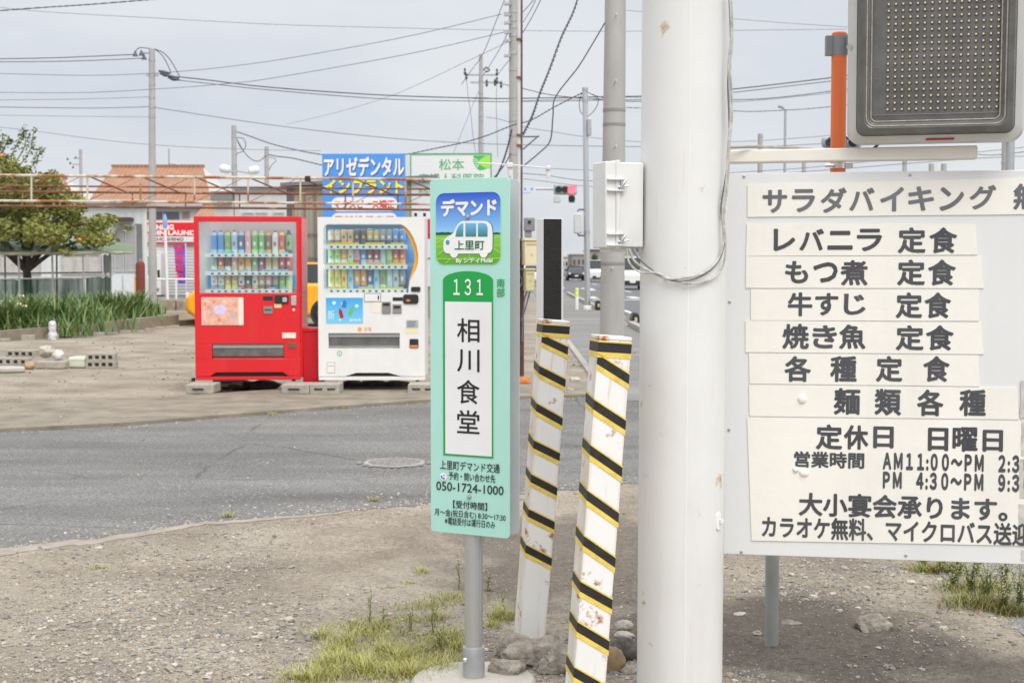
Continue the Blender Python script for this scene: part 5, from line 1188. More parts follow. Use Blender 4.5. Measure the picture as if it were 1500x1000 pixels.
for j, (yb_, dy) in enumerate(((372, 0), (361, 1.2), (352, 3.2), (349, 5))):
    r_ = []
    for i in range(n_+1):
        x = -60+255*i/n_; sg_ = 1.3*math.sin(i*.9+j)+(1.2*math.sin(i*2.1) if j == 0 else 0); drop_ = 9*(max(0, (x-60)/135)**1.3) if j else 0; r_.append(pn(x, yb_+sg_*.6+drop_-(2 if x > 150 and j == 0 else 0), dy))
    rowsv.append(r_)
for j in range(3):
    for i in range(n_): b_.quad(rowsv[j][i], rowsv[j][i+1], rowsv[j+1][i+1], rowsv[j+1][i])
b_.build('net_roof', rnet, t, smooth=1)
b_ = MB(); b_.tube([Vector(p)+Vector((0, -.03, 0)) for p in rowsv[0]], .035, 6); b_.build('roof_hem', mat('faded_hem', srgb(165, 165, 130), .8, var=.25, scale=6), t)

# ------------------------------------------------------------------ buildings
tile = mat('orange_roof_tile', srgb(168, 126, 102), .8, var=.2, scale=2)
def tile_mat():
    m = tile; q_ = m.node_tree; P = q_.nodes['Principled BSDF']; w_ = q_.nodes.new('ShaderNodeTexWave'); w_.inputs['Scale'].default_value = 1.2; w_.bands_direction = 'X'; tc_ = q_.nodes.new('ShaderNodeTexCoord'); q_.links.new(tc_.outputs['Object'], w_.inputs[0])
    bb = q_.nodes.new('ShaderNodeBump'); bb.inputs['Strength'].default_value = .8; bb.inputs['Distance'].default_value = .08; q_.links.new(w_.outputs[1], bb.inputs['Height']); q_.links.new(bb.outputs[0], P.inputs['Normal'])
tile_mat()
def siding(name, c, sc=3.0, axis='X'):
    m = mat(name, c, .6, var=.06, scale=2); q_ = m.node_tree; P = q_.nodes['Principled BSDF']; w_ = q_.nodes.new('ShaderNodeTexWave'); w_.inputs['Scale'].default_value = sc; w_.bands_direction = axis; tc_ = q_.nodes.new('ShaderNodeTexCoord'); q_.links.new(tc_.outputs['Object'], w_.inputs[0])
    bb = q_.nodes.new('ShaderNodeBump'); bb.inputs['Strength'].default_value = .6; bb.inputs['Distance'].default_value = .03; q_.links.new(w_.outputs[1], bb.inputs['Height']); q_.links.new(bb.outputs[0], P.inputs['Normal']); return m
wglass = mat('house_glass', (.10, .115, .125), .15, spec=.6, var=.2); wfr = mat('window_frame_grey', (.48, .49, .50), .5)
whouse = siding('pale_blue_siding', (.66, .69, .70), 1.2)
def bx3(Y, x0, y0, x1, y1):           # metres of a picture rectangle on the plane Y
    a = at(x0, y1, Y); b_ = at(x1, y0, Y); return a.x, b_.x, a.z, b_.z
def window(par, Y, x0, y0, x1, y1, O, panes=2, name='window', gm_=None):
    X0, X1, Z0_, Z1_ = bx3(Y, x0, y0, x1, y1); X0 -= O.x; X1 -= O.x; f_ = .05
    b_ = MB(); yy = Y-O.y; b_.box(X0, X1, yy-.05, yy-.002, Z1_-f_, Z1_).box(X0, X1, yy-.05, yy-.002, Z0_, Z0_+f_).box(X0, X0+f_, yy-.05, yy-.002, Z0_+f_, Z1_-f_).box(X1-f_, X1, yy-.05, yy-.002, Z0_+f_, Z1_-f_)
    for k in range(1, panes): xm = X0+(X1-X0)*k/panes; b_.box(xm-f_/2, xm+f_/2, yy-.05, yy-.002, Z0_+f_, Z1_-f_)
    o = b_.build(name, wfr, par); MB().box(X0+f_, X1-f_, yy-.022, yy-.003, Z0_+f_, Z1_-f_).build('pane', gm_ or wglass, o); return o
# white house left, behind the pen
HY = 46.0; O = Vector((at(100, 440, HY).x, HY, 0)); t = thing('white_house', 'low pale blue white house behind the netted pen and the citrus tree', 'house', O)
X0, X1, _, Z1_ = bx3(HY, -160, 298, 215, 440); MB().slab([(X0-O.x, 0), (X1-O.x, 0), (X1-O.x-2.0, 7), (X0-O.x, 7)], 0, Z1_).build('wall', whouse, t, smooth=0)
MB().slab([(X0-O.x-.2, -.25), (X1-O.x+.12, -.25), (X1-O.x-2.0, 7.2), (X0-O.x, 7.2)], Z1_, Z1_+.12).build('roof', mat('flat_roof_edge', (.60, .61, .61), .7), t)
cur = mat('curtain_cream', (.55, .54, .50), .6, var=.2, scale=3)
window(t, HY, 90, 372, 148, 402, O, 3, gm_=cur); window(t, HY, 168, 330, 182, 398, O, 1, gm_=mat('frosted', (.42, .43, .44), .3)); window(t, HY, 184, 330, 200, 398, O, 1, gm_=_mc['frosted']); window(t, HY, 0, 372, 60, 402, O, 3, gm_=cur); window(t, HY, 150, 372, 166, 402, O, 1)
door_ = bx3(HY, 199, 328, 208, 436); MB().box(door_[0]-O.x, door_[1]-O.x, -.04, -.002, 0, door_[3]).build('door', mat('dark_grey_door', (.20, .205, .21), .4, var=.2), t)  # door in a plain dark grey
sl_ = bx3(HY, 167, 319, 196, 324); MB().box(sl_[0]-O.x, sl_[1]-O.x, -.5, -.002, sl_[2], sl_[3]).build('awning', mat('dark_awning', (.09, .06, .06), .7), t)
lp = bx3(HY, 163, 403, 214, 440); MB().box(lp[0]-O.x, lp[1]-O.x, -.08, -.002, 0, lp[3]).build('lower_panel', mat('pale_panel', (.68, .72, .75), .5, var=.05), t)
for x in (181, 199): q_ = bx3(HY, x-.5, 403, x+.5, 440); MB().box(q_[0]-O.x, q_[1]-O.x, -.1, -.082, 0, q_[3]).build('panel_joint', wfr, t)
# tiled house behind
def gable_house(name, label, Y, xr0, xr1, yr, xe0, xe1, ye, wx0, wx1, dep, wallm, rz=0, extra=None):
    O = Vector((at((wx0+wx1)/2, 400, Y).x, Y, 0)); t = thing(name, label, 'house', O)
    X0, X1 = at(wx0, ye, Y).x-O.x, at(wx1, ye, Y).x-O.x; ze = at(xe0, ye, Y).z; zr = at(xr0, yr, Y+dep/2).z
    MB().box(X0, X1, 0, dep, 0, ze).build('wall', wallm, t)
    e0, e1 = at(xe0, ye, Y).x-O.x, at(xe1, ye, Y).x-O.x; r0_, r1_ = at(xr0, yr, Y+dep/2).x-O.x, at(xr1, yr, Y+dep/2).x-O.x
    b_ = MB(); V_ = [(e0, -.4, ze), (e1, -.4, ze), (e1, dep+.4, ze), (e0, dep+.4, ze), (r0_, dep/2, zr), (r1_, dep/2, zr)]
    b_.add(V_, [(0, 1, 5, 4), (2, 3, 4, 5), (3, 0, 4), (0, 3, 2, 1)]); b_.add(V_, [(1, 2, 5)], 1)
    o = b_.build('roof', [tile, wallm], t, smooth=0)
    MB().box(r0_-.1, r1_+.1, dep/2-.15, dep/2+.15, zr-.05, zr+.12).build('ridge', tile, o); MB().box(e0, e1, -.5, -.402, ze-.10, ze+.05).build('gutter', wfr, o)
    return t, O
wcream = mat('house_cream', (.60, .58, .54), .8, var=.08)
t, O = gable_house('tiled_house', 'two storey house with broad orange tiled roof behind the laundry', 88, 166, 297, 244, 128, 314, 300, 150, 312, 11, wcream)
window(t, 88, 214, 309, 264, 327, O, 2); window(t, 88, 266, 309, 279, 322, O, 1, gm_=mat('brown_shutter', (.30, .22, .17), .6))
an = at(245, 244, 93); 
b_ = MB(); b_.cyl((an.x-O.x, 5.5, an.z-.3), (an.x-O.x, 5.5, an.z+1.2), .05); b_.cyl((an.x-O.x, 5.5, an.z+.25), (an.x-O.x+1.3, 5.5, an.z+.05), .035); b_.build('aerial', M['steel'], t)
t, O = gable_house('tiled_house', 'lower orange tiled roof seen just above the red vending machine', 74, 300, 350, 300, 282, 350, 322, 284, 350, 9, wcream)
t, O = gable_house('tiled_house', 'small orange tiled roof peeping out behind the citrus tree', 96, 20, 96, 262, -10, 112, 296, 0, 106, 9, wcream)
# coin laundry
LY = 68.0; O = Vector((at(250, 432, LY).x, LY, 0)); t = thing('laundry', 'low coin laundry with red sign band left of the red machine', 'shop', O); lpl = Pl(O.x, LY, 0)
X0, X1, _, Z1_ = bx3(LY, 211, 322, 345, 440); MB().box(X0-O.x, X1-O.x, .0, 9, 0, Z1_).build('wall', siding('shop_white', (.66, .655, .65), 2.2, 'Z'), t)
def face(x0, y0, x1, y1, m, name, d=.15, par=None):
    a = bx3(LY, x0, y0, x1, y1); return MB().box(a[0]-O.x, a[1]-O.x, -d, -.002 if d < .2 else -.16, a[2], a[3]).build(name, m, par or t)
sb_ = face(212, 326, 345, 346, paint(226, 40, 48), 'sign_band'); s2 = face(212, 346.4, 345, 354.5, mat('sign_white', (.78, .77, .76), .5, var=.03), 'sign_band'); face(212, 355, 345, 357.5, paint(226, 40, 48), 'sign_band')
wsg = paint(240, 236, 232)
text(lpl, 'CLEANING', (205, 329, 256, 337), wsg, sb_, -.16, bold=.05); text(lpl, 'COIN LAUNDRY', (213, 337.5, 303, 344.8), wsg, sb_, -.16, bold=.05); text(lpl, 'HOSHINO', (231, 348, 270, 353), paint(90, 88, 90), s2, -.16, bold=.03)
face(284, 348, 290, 353, paint(236, 170, 165), 'pale_mark', .16) ; face(214, 348, 222, 353, paint(236, 170, 165), 'pale_mark', .16)
face(214, 432, 345, 440, mat('plinth', (.33, .32, .31), .9), 'plinth', .1)
# outdoor vending machine at the laundry
a = bx3(LY, 213, 372, 241, 417); tt = thing('vending_machine', 'small distant white vending machine at the laundry wall', 'vending machine', ((a[0]+a[1])/2, LY-.75, 0)); hw = (a[1]-a[0])/2
MB().box(-hw, hw, 0, .7, .06, a[3]).build('cabinet', M['vwhite'], tt, bevel=.02); MB().box(-hw*.85, hw*.6, -.01, -.001, a[3]*.52, a[3]*.94).build('display', mat('display_far', srgb(150, 175, 165), .3, var=.5, scale=9), tt)
MB().box(hw*.65, hw*.9, -.01, -.001, a[3]*.45, a[3]*.62).build('coin_panel', M['dark'], tt); MB().box(-hw*.8, hw*.8, -.01, -.001, a[3]*.12, a[3]*.2).build('delivery_slot', M['grey'], tt)
# banner
a = bx3(LY, 264, 360, 281, 415); tt = thing('banner', 'tall purple and red banner flag outside the laundry', 'banner', (a[1], LY-1.3, 0)); w_ = a[1]-a[0]
fb = MB(); 
for i in range(10):
    z0_, z1_ = a[2]+(a[3]-a[2])*i/10, a[2]+(a[3]-a[2])*(i+1)/10; f0, f1 = .1*math.sin(i*.9), .1*math.sin(i*.9+.9); k0, k1 = .65+.035*i, .65+.035*(i+1)
    fb.quad((-w_*k0, f0, z0_), (-.02, 0, z0_), (-.02, 0, z1_), (-w_*k1, f1, z1_))
fo = fb.build('flag', grad_mat('banner_print', a[2], a[3], [(0, srgb(120, 80, 200)), (.5, srgb(150, 110, 210)), (1, srgb(130, 90, 205))]), tt, smooth=1)
for i in range(4): z_ = a[2]+(a[3]-a[2])*(.10+.24*i); fz = MB(); [fz.quad((-w_*a0, -.16-.001*j_, z_+b0), (-w_*a1, -.16-.001*j_, z_+b0), (-w_*a1, -.16-.001*j_, z_+b1), (-w_*a0, -.16-.001*j_, z_+b1)) for j_, (a0, a1, b0, b1) in enumerate(((.78, .2, .22, .29), (.70, .28, .06, .13), (.55, .43, -.02, .33), (.8, .68, -.02, .15), (.3, .18, -.02, .18)))]; fz.build('red_character', paint(240, 60, 90), fo, smooth=0)
MB().cyl((0, 0, 0), (0, 0, a[3]+.1), .025).build('pole', M['white'], tt)
# pipe rail in front of the laundry
tt = thing('guard_rail', 'white low pipe rail in front of the laundry', 'rail', (at(240, 420, 61).x, 61, 0)); xl, xr = at(214, 420, 61).x, at(345, 420, 61).x; ox = at(240, 420, 61).x; zr = at(240, 409, 61).z
MB().cyl((xl-ox, 0, zr), (xr-ox, 0, zr), .04, n=8).build('rail', M['white'], tt)
for x in (216, 258, 300, 340): xx = at(x, 420, 61).x-ox; MB().cyl((xx, 0, 0), (xx, 0, zr), .045, n=8).build('post', M['white'], tt)
# kerbside wall of old blocks behind the planter end
tt = thing('block_wall', 'low rough stone edging behind the rusty cylinder', 'wall', (at(250, 455, 50).x, 46, 0)); b_ = MB(); x = -2.2
while x < 4.5: l_ = random.uniform(.3, .6); b_.box(x, x+l_-.02, random.uniform(-.05, .05), .4, -.05, random.uniform(.22, .36)); x += l_
b_.build('wall_body', mat('rough_stone', (.36, .30, .23), .95, var=.4, scale=6, bump=.6), tt, bevel=.03)
# thin white pole with blue top
p = gnd(245, 440); p = at(245.5, 441, 56); tt = thing('marker_pole', 'thin white pole with pale blue pointed top before the laundry', 'pole', (p.x, 56, 0)); z_ = at(243, 330, 56).z
MB().cyl((0, 0, 0), (-.06, 0, z_), .055, n=10).build('pole', M['white'], tt); MB().lathe([(.08, z_-.1), (.10, z_), (.09, z_+.25), (.02, z_+.45)], (-.06, 0, 0), n=10).build('blue_cap', paint(140, 165, 215), tt)
# grey clad building and beige shed right of the tiled house
GY = 62; O = Vector((at(385, 400, GY).x, GY, 0)); t = thing('grey_building', 'pale grey clad building behind the red vending machine', 'building', O)
a = bx3(GY, 345, 277, 440, 440); MB().box(a[0]-O.x, a[1]-O.x, 0, 10, 0, a[3]).build('wall', siding('pale_grey_siding', (.60, .61, .62), .8), t); MB().box(a[0]-O.x-.1, a[1]-O.x+.1, -.2, 10.1, a[3], a[3]+.12).build('roof', wfr, t)
for x in (355, 375, 400): window(t, GY, x, 311, x+17, 326, O, 1, gm_=mat('pale_window', (.45, .47, .48), .3))
b2 = bx3(GY, 312, 281, 344, 297); MB().box(b2[0]-O.x, b2[1]-O.x-.05, -.5, 4, b2[2], b2[3]).build('dark_upper_roof', mat('slate', (.22, .23, .24), .8), t); MB().box(b2[0]-O.x+.1, b2[1]-O.x-.05, -.2, 4, 0, b2[2]).build('side_wall', wcream, t)
SY = 40; O = Vector((at(452, 400, SY).x, SY, 0)); t = thing('beige_shed', 'beige sheet metal shed behind the gap between the vending machines', 'shed', O); a = bx3(SY, 429, 274, 640, 440); 
b_ = MB(); zL, zR = at(430, 273.5, SY).z, at(640, 262, SY).z; b_.prism([(a[0]-O.x, 0), (a[1]-O.x, 0), (a[1]-O.x, zR), (a[0]-O.x, zL)], 0, 8); b_.build('wall', siding('beige_siding', (.40, .365, .295), 3.0), t, smooth=0)
for x in (447, 461.5, 478, 495): q_ = bx3(SY, x-.7, 276, x+.7, 440); MB().box(q_[0]-O.x, q_[1]-O.x, -.03, -.002, 0, q_[3]-.1).build('batten', mat('batten', (.24, .21, .16), .7), t)
for y in (343, 378): q_ = bx3(SY, 430, y-.8, 640, y+.8); MB().box(q_[0]-O.x, q_[1]-O.x, -.05, -.032, q_[2], q_[3]).build('girt', _mc['batten'], t)
MB().box(a[0]-O.x-.14, a[0]-O.x-.002, -.1, .1, 0, zL).build('corner_post', mat('dark_post', (.12, .12, .13), .7), t)
b_ = MB(); b_.add([(a[0]-O.x-.3, -.2, zL), (a[1]-O.x, -.2, zR), (a[1]-O.x, 8.2, zR), (a[0]-O.x-.3, 8.2, zL), (a[0]-O.x-.3, -.2, zL+.1), (a[1]-O.x, -.2, zR+.1), (a[1]-O.x, 8.2, zR+.1), (a[0]-O.x-.3, 8.2, zL+.1)], [(0, 3, 2, 1), (4, 5, 6, 7), (0, 1, 5, 4), (1, 2, 6, 5), (2, 3, 7, 6), (3, 0, 4, 7)]); b_.build('roof', mat('shed_roof', (.20, .20, .21), .7), t, smooth=0)
# ------------------------------------------------------------------ the two tall advertising boards
def billboard(name, label, Y, box, yaw, edge, legs=True):
    a = at(box[0], 400, Y); t = thing(name, label, 'billboard', (a.x, Y, 0), yaw); p = Pl(a.x, Y, yaw); u0, u1, z0, z1 = p.rect(*box)
    o = MB().box(u0, u1, 0, .18, z0, z1).build('board', edge, t, bevel=.01)
    for u in (u0+.25, u1-.25): MB().box(u-.06, u+.06, .185, .30, -.1, z1-.2).build('leg', M['steel'], t)
    return t, p, o
bmt = mat('ad_blue', srgb(84, 150, 226), .45, var=.03)
t, p, o = billboard('dental_billboard', 'tall blue board of dental advertising behind the white vending machine', 38, (472.5, 225, 593, 425), R(-3), bmt)
wsh = mat('letter_shadow', srgb(45, 80, 130), .5, var=0)
text(p, 'アリゼデンタル', (475.5, 231, 593, 260), wsh, o, -.004, bold=.035); text(p, 'アリゼデンタル', (474.5, 229.5, 592, 258.5), paint(236, 236, 236), o, -.008, bold=.035)
text(p, 'インプラント', (476, 262.5, 592, 285), wsh, o, -.004, bold=.035); text(p, 'インプラント', (475, 261.5, 591, 284), paint(246, 234, 60), o, -.008, bold=.035)
pr_ = paint(214, 60, 66)
for y0, y1, s in ((289, 309.5, 'マウスピース矯正'), (312, 332, '最新設備完備'), (335, 355, '')):
    a = p.rect(485.5, y0, 582, y1); pm_ = MB().flat(rrect(*a, (a[3]-a[2])*.48), -.004).build('white_panel', paint(232, 232, 236), o, smooth=0)
    if s: text(p, s, (489, y0+4, 578, y1-4), pr_, pm_, -.008, bold=.03)
t, p, o = billboard('clinic_billboard', 'white clinic board with green border and leaf behind the bus sign', 40, (601, 224.5, 720.5, 420), R(-3), mat('ad_white', (.76, .765, .75), .45, var=.03))
gb = paint(90, 175, 105); fb = MB(); a = p.rect(601, 224.5, 720.5, 420)
fb.box(a[0], a[1], -.012, -.001, a[3]-.04, a[3]).box(a[0], a[0]+.035, -.012, -.001, a[2], a[3]-.041).box(a[1]-.035, a[1], -.012, -.001, a[2], a[3]-.041); fb.build('green_border', gb, o)
gt = paint(95, 175, 120)
text(p, '松本', (643, 233, 680, 249.5), gt, o, -.004, bold=.01); text(p, '産婦人科医院', (613, 254, 709, 268), gt, o, -.004, bold=.01); text(p, '診療時間', (613, 275, 680, 283), gt, o, -.004, bold=.01)
for x0, x1 in ((607, 611), (620, 624)): a = p.rect(x0, 312, x1, 317); MB().box(a[0], a[1], -.006, -.001, a[2], a[3]).build('black_mark', M['ink'], o)
a = p.rect(606, 310, 640, 319.5); MB().box(a[0], a[1], -.003, -.0005, a[2], a[3]).build('white_field', paint(238, 238, 238), o)
a = p.rect(619, 321, 640, 350); MB().box(a[0], a[1], -.003, -.0005, a[2], a[3]).build('red_field', paint(226, 60, 80), o)
def lf(pts, m, nm, y): MB().flat([p.uv(x/8.694+590, y_/8.694+215) for x, y_ in pts][::-1], y).build(nm, m, o, smooth=0)
lf([(905, 112), (1130, 112), (1130, 260), (1075, 275), (1030, 295), (975, 300), (935, 270), (905, 215), (895, 150)], paint(70, 185, 90), 'leaf_emblem', -.004)
lf([(1060, 115), (1128, 112), (1128, 262), (1080, 275), (1040, 268), (990, 235), (950, 200), (1000, 150)], paint(160, 225, 90), 'leaf_blade', -.008)
for k in range(5): lf([(893+k*9, 140+k*30), (955+k*4, 165+k*18), (957+k*4, 171+k*18), (896+k*10, 153+k*30)], paint(236, 240, 236), 'leaf_slit', -.010)

# ------------------------------------------------------------------ cars
def car(label, loc, rz, col, L_=4.2, W_=1.75, H_=1.5, kind='hatch', group=None, glassy=None):
    t = thing('parked_car' if 'parked' in label else 'car', label, 'car', loc, rz, group); h = L_/2; w_ = W_/2
    bm_ = paint(*col, rough=.22, var=.02)
    if kind == 'van': prof = [(h, .35), (h, .95), (h-.25, 1.12), (h-.75, 1.2), (-h, 1.2), (-h, .3), (-h+.3, .25), (h-.2, .25)]; gh = [(h-.62, 1.2), (h-1.25, H_-.06), (-h+.12, H_-.06), (-h+.02, 1.2)]
    elif kind == 'sedan': prof = [(h, .40), (h-.04, .72), (h-.35, .86), (h-1.25, .97), (-h+.7, 1.0), (-h+.05, .96), (-h, .45), (-h+.25, .25), (h-.2, .22)]; gh = [(h-1.15, .98), (h-2.0, H_-.03), (-h+1.5, H_-.03), (-h+.55, 1.0)]
    else: prof = [(h, .38), (h-.02, .70), (h-.25, .88), (h-1.0, 1.0), (-h+.3, 1.04), (-h+.04, .95), (-h, .42), (-h+.2, .25), (h-.2, .22)]; gh = [(h-.95, 1.0), (h-1.75, H_-.03), (-h+.75, H_-.03), (-h+.18, 1.03)]
    b_ = MB(); pr = prof[::-1]
    n_ = len(pr); 
    b_.prism([(x, z) for x, z in prof][::-1] if False else prof[::-1][::-1], -w_, w_); bo = b_.build('body', bm_, t, bevel=.09, seg=3, smooth=.9)
    tw = w_*(.88 if kind == 'van' else .74); gb_ = MB(); (x0, z0), (x1, z1), (x2, z2), (x3, z3) = gh; wl_ = w_*.95
    V_ = [(x0, -wl_, z0-.04), (x1, -tw, z1), (x2, -tw, z2), (x3, -wl_, z3-.04), (x0, wl_, z0-.04), (x1, tw, z1), (x2, tw, z2), (x3, wl_, z3-.04)]
    gb_.add(V_, [(0, 1, 2, 3), (7, 6, 5, 4), (0, 4, 5, 1), (3, 2, 6, 7)]); gb_.build('windows', M['cglass'], t, smooth=0)
    rf = MB(); rf.box(x2-.05, x1+.05, -tw-.01, tw+.01, z1-.02, z1+.04); rf.build('roof', bm_, t, bevel=.03, seg=3)
    for s_ in (-1, 1):
        for (a, c_) in (((x0, s_*wl_, z0-.02), (x1, s_*tw, z1)), ((x3, s_*wl_, z3-.02), (x2, s_*tw, z2)), (((x0+x3)/2-.1, s_*(wl_+.005), z0-.02), ((x1+x2)/2-.1, s_*(tw+.005), z1))): MB().cyl(a, c_, .045, n=6).build('pillar_trim', bm_, t)
        MB().box(x0-.35, x0-.15, s_*(w_+.13)-.09, s_*(w_+.13)+.09, z0+.0, z0+.15).build('mirror', bm_, t, bevel=.03)
        hl = MB(); hl.box(h-.06, h+.012, s_*w_*.86-.20*(s_ > 0), s_*w_*.86+.20*(s_ < 0), .62, .80); hl.build('headlight', mat('headlight_lens', (.75, .76, .78), .1, spec=.8, var=.1), t, bevel=.02)
        tl_ = MB(); tl_.box(-h-.012, -h+.06, s_*w_*.86-.16*(s_ > 0), s_*w_*.86+.16*(s_ < 0), .68, .95); tl_.build('tail_light', paint(170, 20, 25), t, bevel=.02)
        for xw in (h-.82, -h+.78):
            wh = thing('wheel', None, None); wh.parent = t; wh.location = (xw, s_*(w_-.10), .31)
            ty = MB(); ty.tube([(0, -.11, 0), (0, -.10, 0), (0, .10, 0), (0, .11, 0)], [.27, .31, .31, .27], 24); ty.build('tyre', M['tyre'], wh)
            rm = MB(); rm.tube([(0, s_*.112, 0), (0, s_*.118, 0)], [.20, .19], 20); 
            for k in range(5): a_ = k*1.2566; rm.tube([(0, s_*.121, 0), (math.cos(a_)*.18, s_*.121, math.sin(a_)*.18)], .022, 5)
            rm.build('rim', mat('dark_rim', (.16, .16, .165), .3, .6), wh)
            ar = MB(); ar.tube([(xw, s_*(w_-.02), .31), (xw, s_*(w_+.004), .31)], [.36, .36], 24); ar.build('wheel_arch', M['dark'], t)
    MB().box(h-.03, h+.01, -w_*.6, w_*.6, .30, .56).build('grille', M['dark'], t, bevel=.02)
    MB().box(h+.011, h+.02, -.17, .17, .42, .56).build('number_plate', mat('plate_white', (.75, .75, .74), .5, var=.05), t)
    MB().box(-h-.02, -h-.001, -.17, .17, .5, .64).build('number_plate', _mc['plate_white'], t)
    return t
p = gnd(270, 461.5); yc = 33.5; xf = at(270, 440, yc).x
car('small yellow hatchback parked behind the vending machines', (xf+2.05, yc+.9, 0), R(180), (240, 170, 40), 4.1, 1.72, 1.5)
p = at(843, 406, 142); car('black sedan driving towards the camera in the far lane', (p.x, 142, 0), R(-90), (26, 27, 30), 4.6, 1.8, 1.45, 'sedan', 'cars on the main road')
p = at(874, 412, 130); car('white van behind the silver pole, coming towards the camera', (p.x, 130, 0), R(-90), (226, 226, 224), 4.7, 1.72, 2.0, 'van', 'cars on the main road')
p = at(922, 424, 88); car('white van half hidden by the concrete pole', (p.x, 88, 0), R(-90), (230, 230, 226), 4.7, 1.72, 2.0, 'van', 'cars on the main road')
p = at(782, 404, 104); car('white car seen from behind beside the beige meter box', (p.x, 104, 0), R(90), (222, 222, 222), 4.3, 1.75, 1.5, 'hatch', 'cars on the main road')
p = at(857, 404, 165); car('silver car just behind the black sedan', (p.x, 165, 0), R(-90), (190, 192, 196), 4.3, 1.75, 1.5, 'hatch', 'cars on the main road')

# ------------------------------------------------------------------ poles
def upole(name, label, x, ytop, Y, r0, r1, m=None, cat='utility pole', bands=(), group='utility poles', xt=None):
    a = at(x, 400, Y); t = thing(name, label, cat, (a.x, Y, 0), 0, group); zt = at(x, ytop, Y).z; dx = (at(xt, ytop, Y).x-a.x) if xt else 0
    MB().tube([(0, 0, -.2), (dx, 0, zt)], [r0, r1], 20).build('shaft', m or M['polec'], t)
    for y in bands:
        z = at(x, y, Y).z; f_ = r0+(r1-r0)*z/zt+.012; MB().lathe([(f_, z-.05), (f_, z+.05)], (dx*z/zt, 0, 0), n=16).build('band', M['steel'], t)
    return t, (lambda px, py, dy=0: at(px, py, Y+dy)-Vector((a.x, Y, 0)))
ins = mat('insulator', (.05, .06, .08), .4)
def arms(t, L_, y0, xa, xb, m=None, pins=(), dy=0, r=.05):
    a, b_ = L_(xa, y0, dy), L_(xb, y0, dy); MB().box(min(a.x, b_.x), max(a.x, b_.x), a.y-r, a.y+r, a.z-r, a.z+r).build('crossarm', m or M['steel'], t)
    for px in pins: c_ = L_(px, y0, dy); MB().lathe([(.03, 0), (.075, .06), (.04, .10), (.09, .15), (.045, .20), (.03, .34)], (c_.x, c_.y, c_.z+r), n=8).build('insulator', ins, t)
# P1
t, Lf = upole('utility_pole', 'tall concrete utility pole standing in front of the tiled house', 223, 72, 59, .17, .12, bands=(88, 110, 124, 143, 157, 171), xt=222.5)
arms(t, Lf, 110, 214, 232, pins=()); arms(t, Lf, 78, 205, 224, r=.035)
for x, y in ((198, 79), (207, 78), (211, 84)): c_ = Lf(x, y, -.1); MB().lathe([(.12, -.10), (.07, 0), (.02, .13)], tuple(c_), n=8).build('insulator', ins, t)
for x, y in ((242, 110), (252, 113), (254, 116), (240, 106)): c_ = Lf(x, y, -.1); MB().tube([c_+Vector((-.22, 0, .06)), c_, c_+Vector((.3, 0, -.05))], [.03, .08, .02], 7).build('insulator', ins, t)
P_3 = [Lf(196, 79), Lf(203, 71), Lf(212, 70.5), Lf(222, 72)]; MB().tube(smooth_path(P_3), .018, 5).build('jumper', M['wire'], t)
for pth in ([(226, 72), (240, 78), (252, 92), (263, 112)], [(228, 73), (238, 82), (246, 96), (250, 106)]): MB().tube(smooth_path([Lf(*p) for p in pth]), .018, 5).build('jumper', M['wire'], t)
# small poles
t, Lf = upole('utility_pole', 'thin dark utility pole far behind the citrus tree', 120, 219, 100, .13, .10, xt=118, bands=(222, 246)); arms(t, Lf, 232, 108, 120, r=.04); arms(t, Lf, 241, 106, 120, r=.04)
for x, y in ((99, 233), (103, 239), (107, 245), (111, 231)): c_ = Lf(x, y); MB().lathe([(.05, -.08), (.07, .03), (.02, .08)], tuple(c_), n=7).build('insulator', ins, t)
t, Lf = upole('utility_pole', 'concrete pole with two white floodlights above the red machine', 345, 184, 78, .17, .13, xt=342.5, bands=(190, 194, 200, 241, 245))
for xs_, xe_, y in ((338, 322, 246), (364, 380, 248)):
    a, b_ = Lf(xs_, y+3, -.3), Lf(xe_, y, -.3); d = (b_-a).normalized()
    MB().tube([a, a+d*.1, b_-d*.12, b_], [.10, .22, .22, .12], 12).build('floodlight', mat('lamp_shell', (.72, .75, .77), .35, var=.05), t); MB().cyl(Lf(345, 250), (a+b_)/2-Vector((0, 0, .2)), .04).build('lamp_arm', M['steel'], t)
for pth in ([(346, 202), (356, 203), (360, 213), (355, 222), (347, 226), (346, 242)], [(347, 204), (352, 215), (357, 221)]): MB().tube(smooth_path([Lf(*p) for p in pth]), .02, 5).build('jumper', M['wire'], t)
t, Lf = upole('utility_pole', 'short thick topped pole right of the floodlight pole', 391, 215, 95, .20, .14, bands=(223, 227, 244, 257), xt=390.5); MB().tube(smooth_path([Lf(392, 230), Lf(402, 232), Lf(404, 236), Lf(398, 242), Lf(394, 250)]), .02, 5).build('jumper', M['wire'], t)
t, Lf = upole('utility_pole', 'utility pole with two crossarms rising behind the clinic board', 704.5, 80, 78, .21, .10, xt=704.5, bands=(118, 136, 150, 156, 160, 170, 176))
arms(t, Lf, 110, 681, 729, r=.045); arms(t, Lf, 121, 689, 732, r=.045); arms(t, Lf, 144, 693, 715, r=.045); MB().cyl(Lf(704.5, 118), Lf(705, 80), .06).build('top_spike', M['steel'], t)
for x, y in ((681, 105), (683, 112), (728, 106), (728, 118), (713, 122), (725, 121), (734, 124)): c_ = Lf(x, y, -.1); MB().lathe([(.03, -.2), (.085, -.08), (.03, .03), (.075, .10), (.02, .2)], tuple(c_), n=7).build('insulator', ins, t)
b_ = MB().tube(smooth_path([Lf(708, 104), Lf(712, 99), Lf(717, 103), Lf(711, 106)]), .04, 6).build('switch_loop', ins, t)
t, Lf = upole('utility_pole', 'concrete utility pole rising out of view behind the meter pipe', 752.5, -60, 48, .16, .14, bands=(17, 30, 40, 52, 78, 102, 142, 176, 198, 225), xt=752)
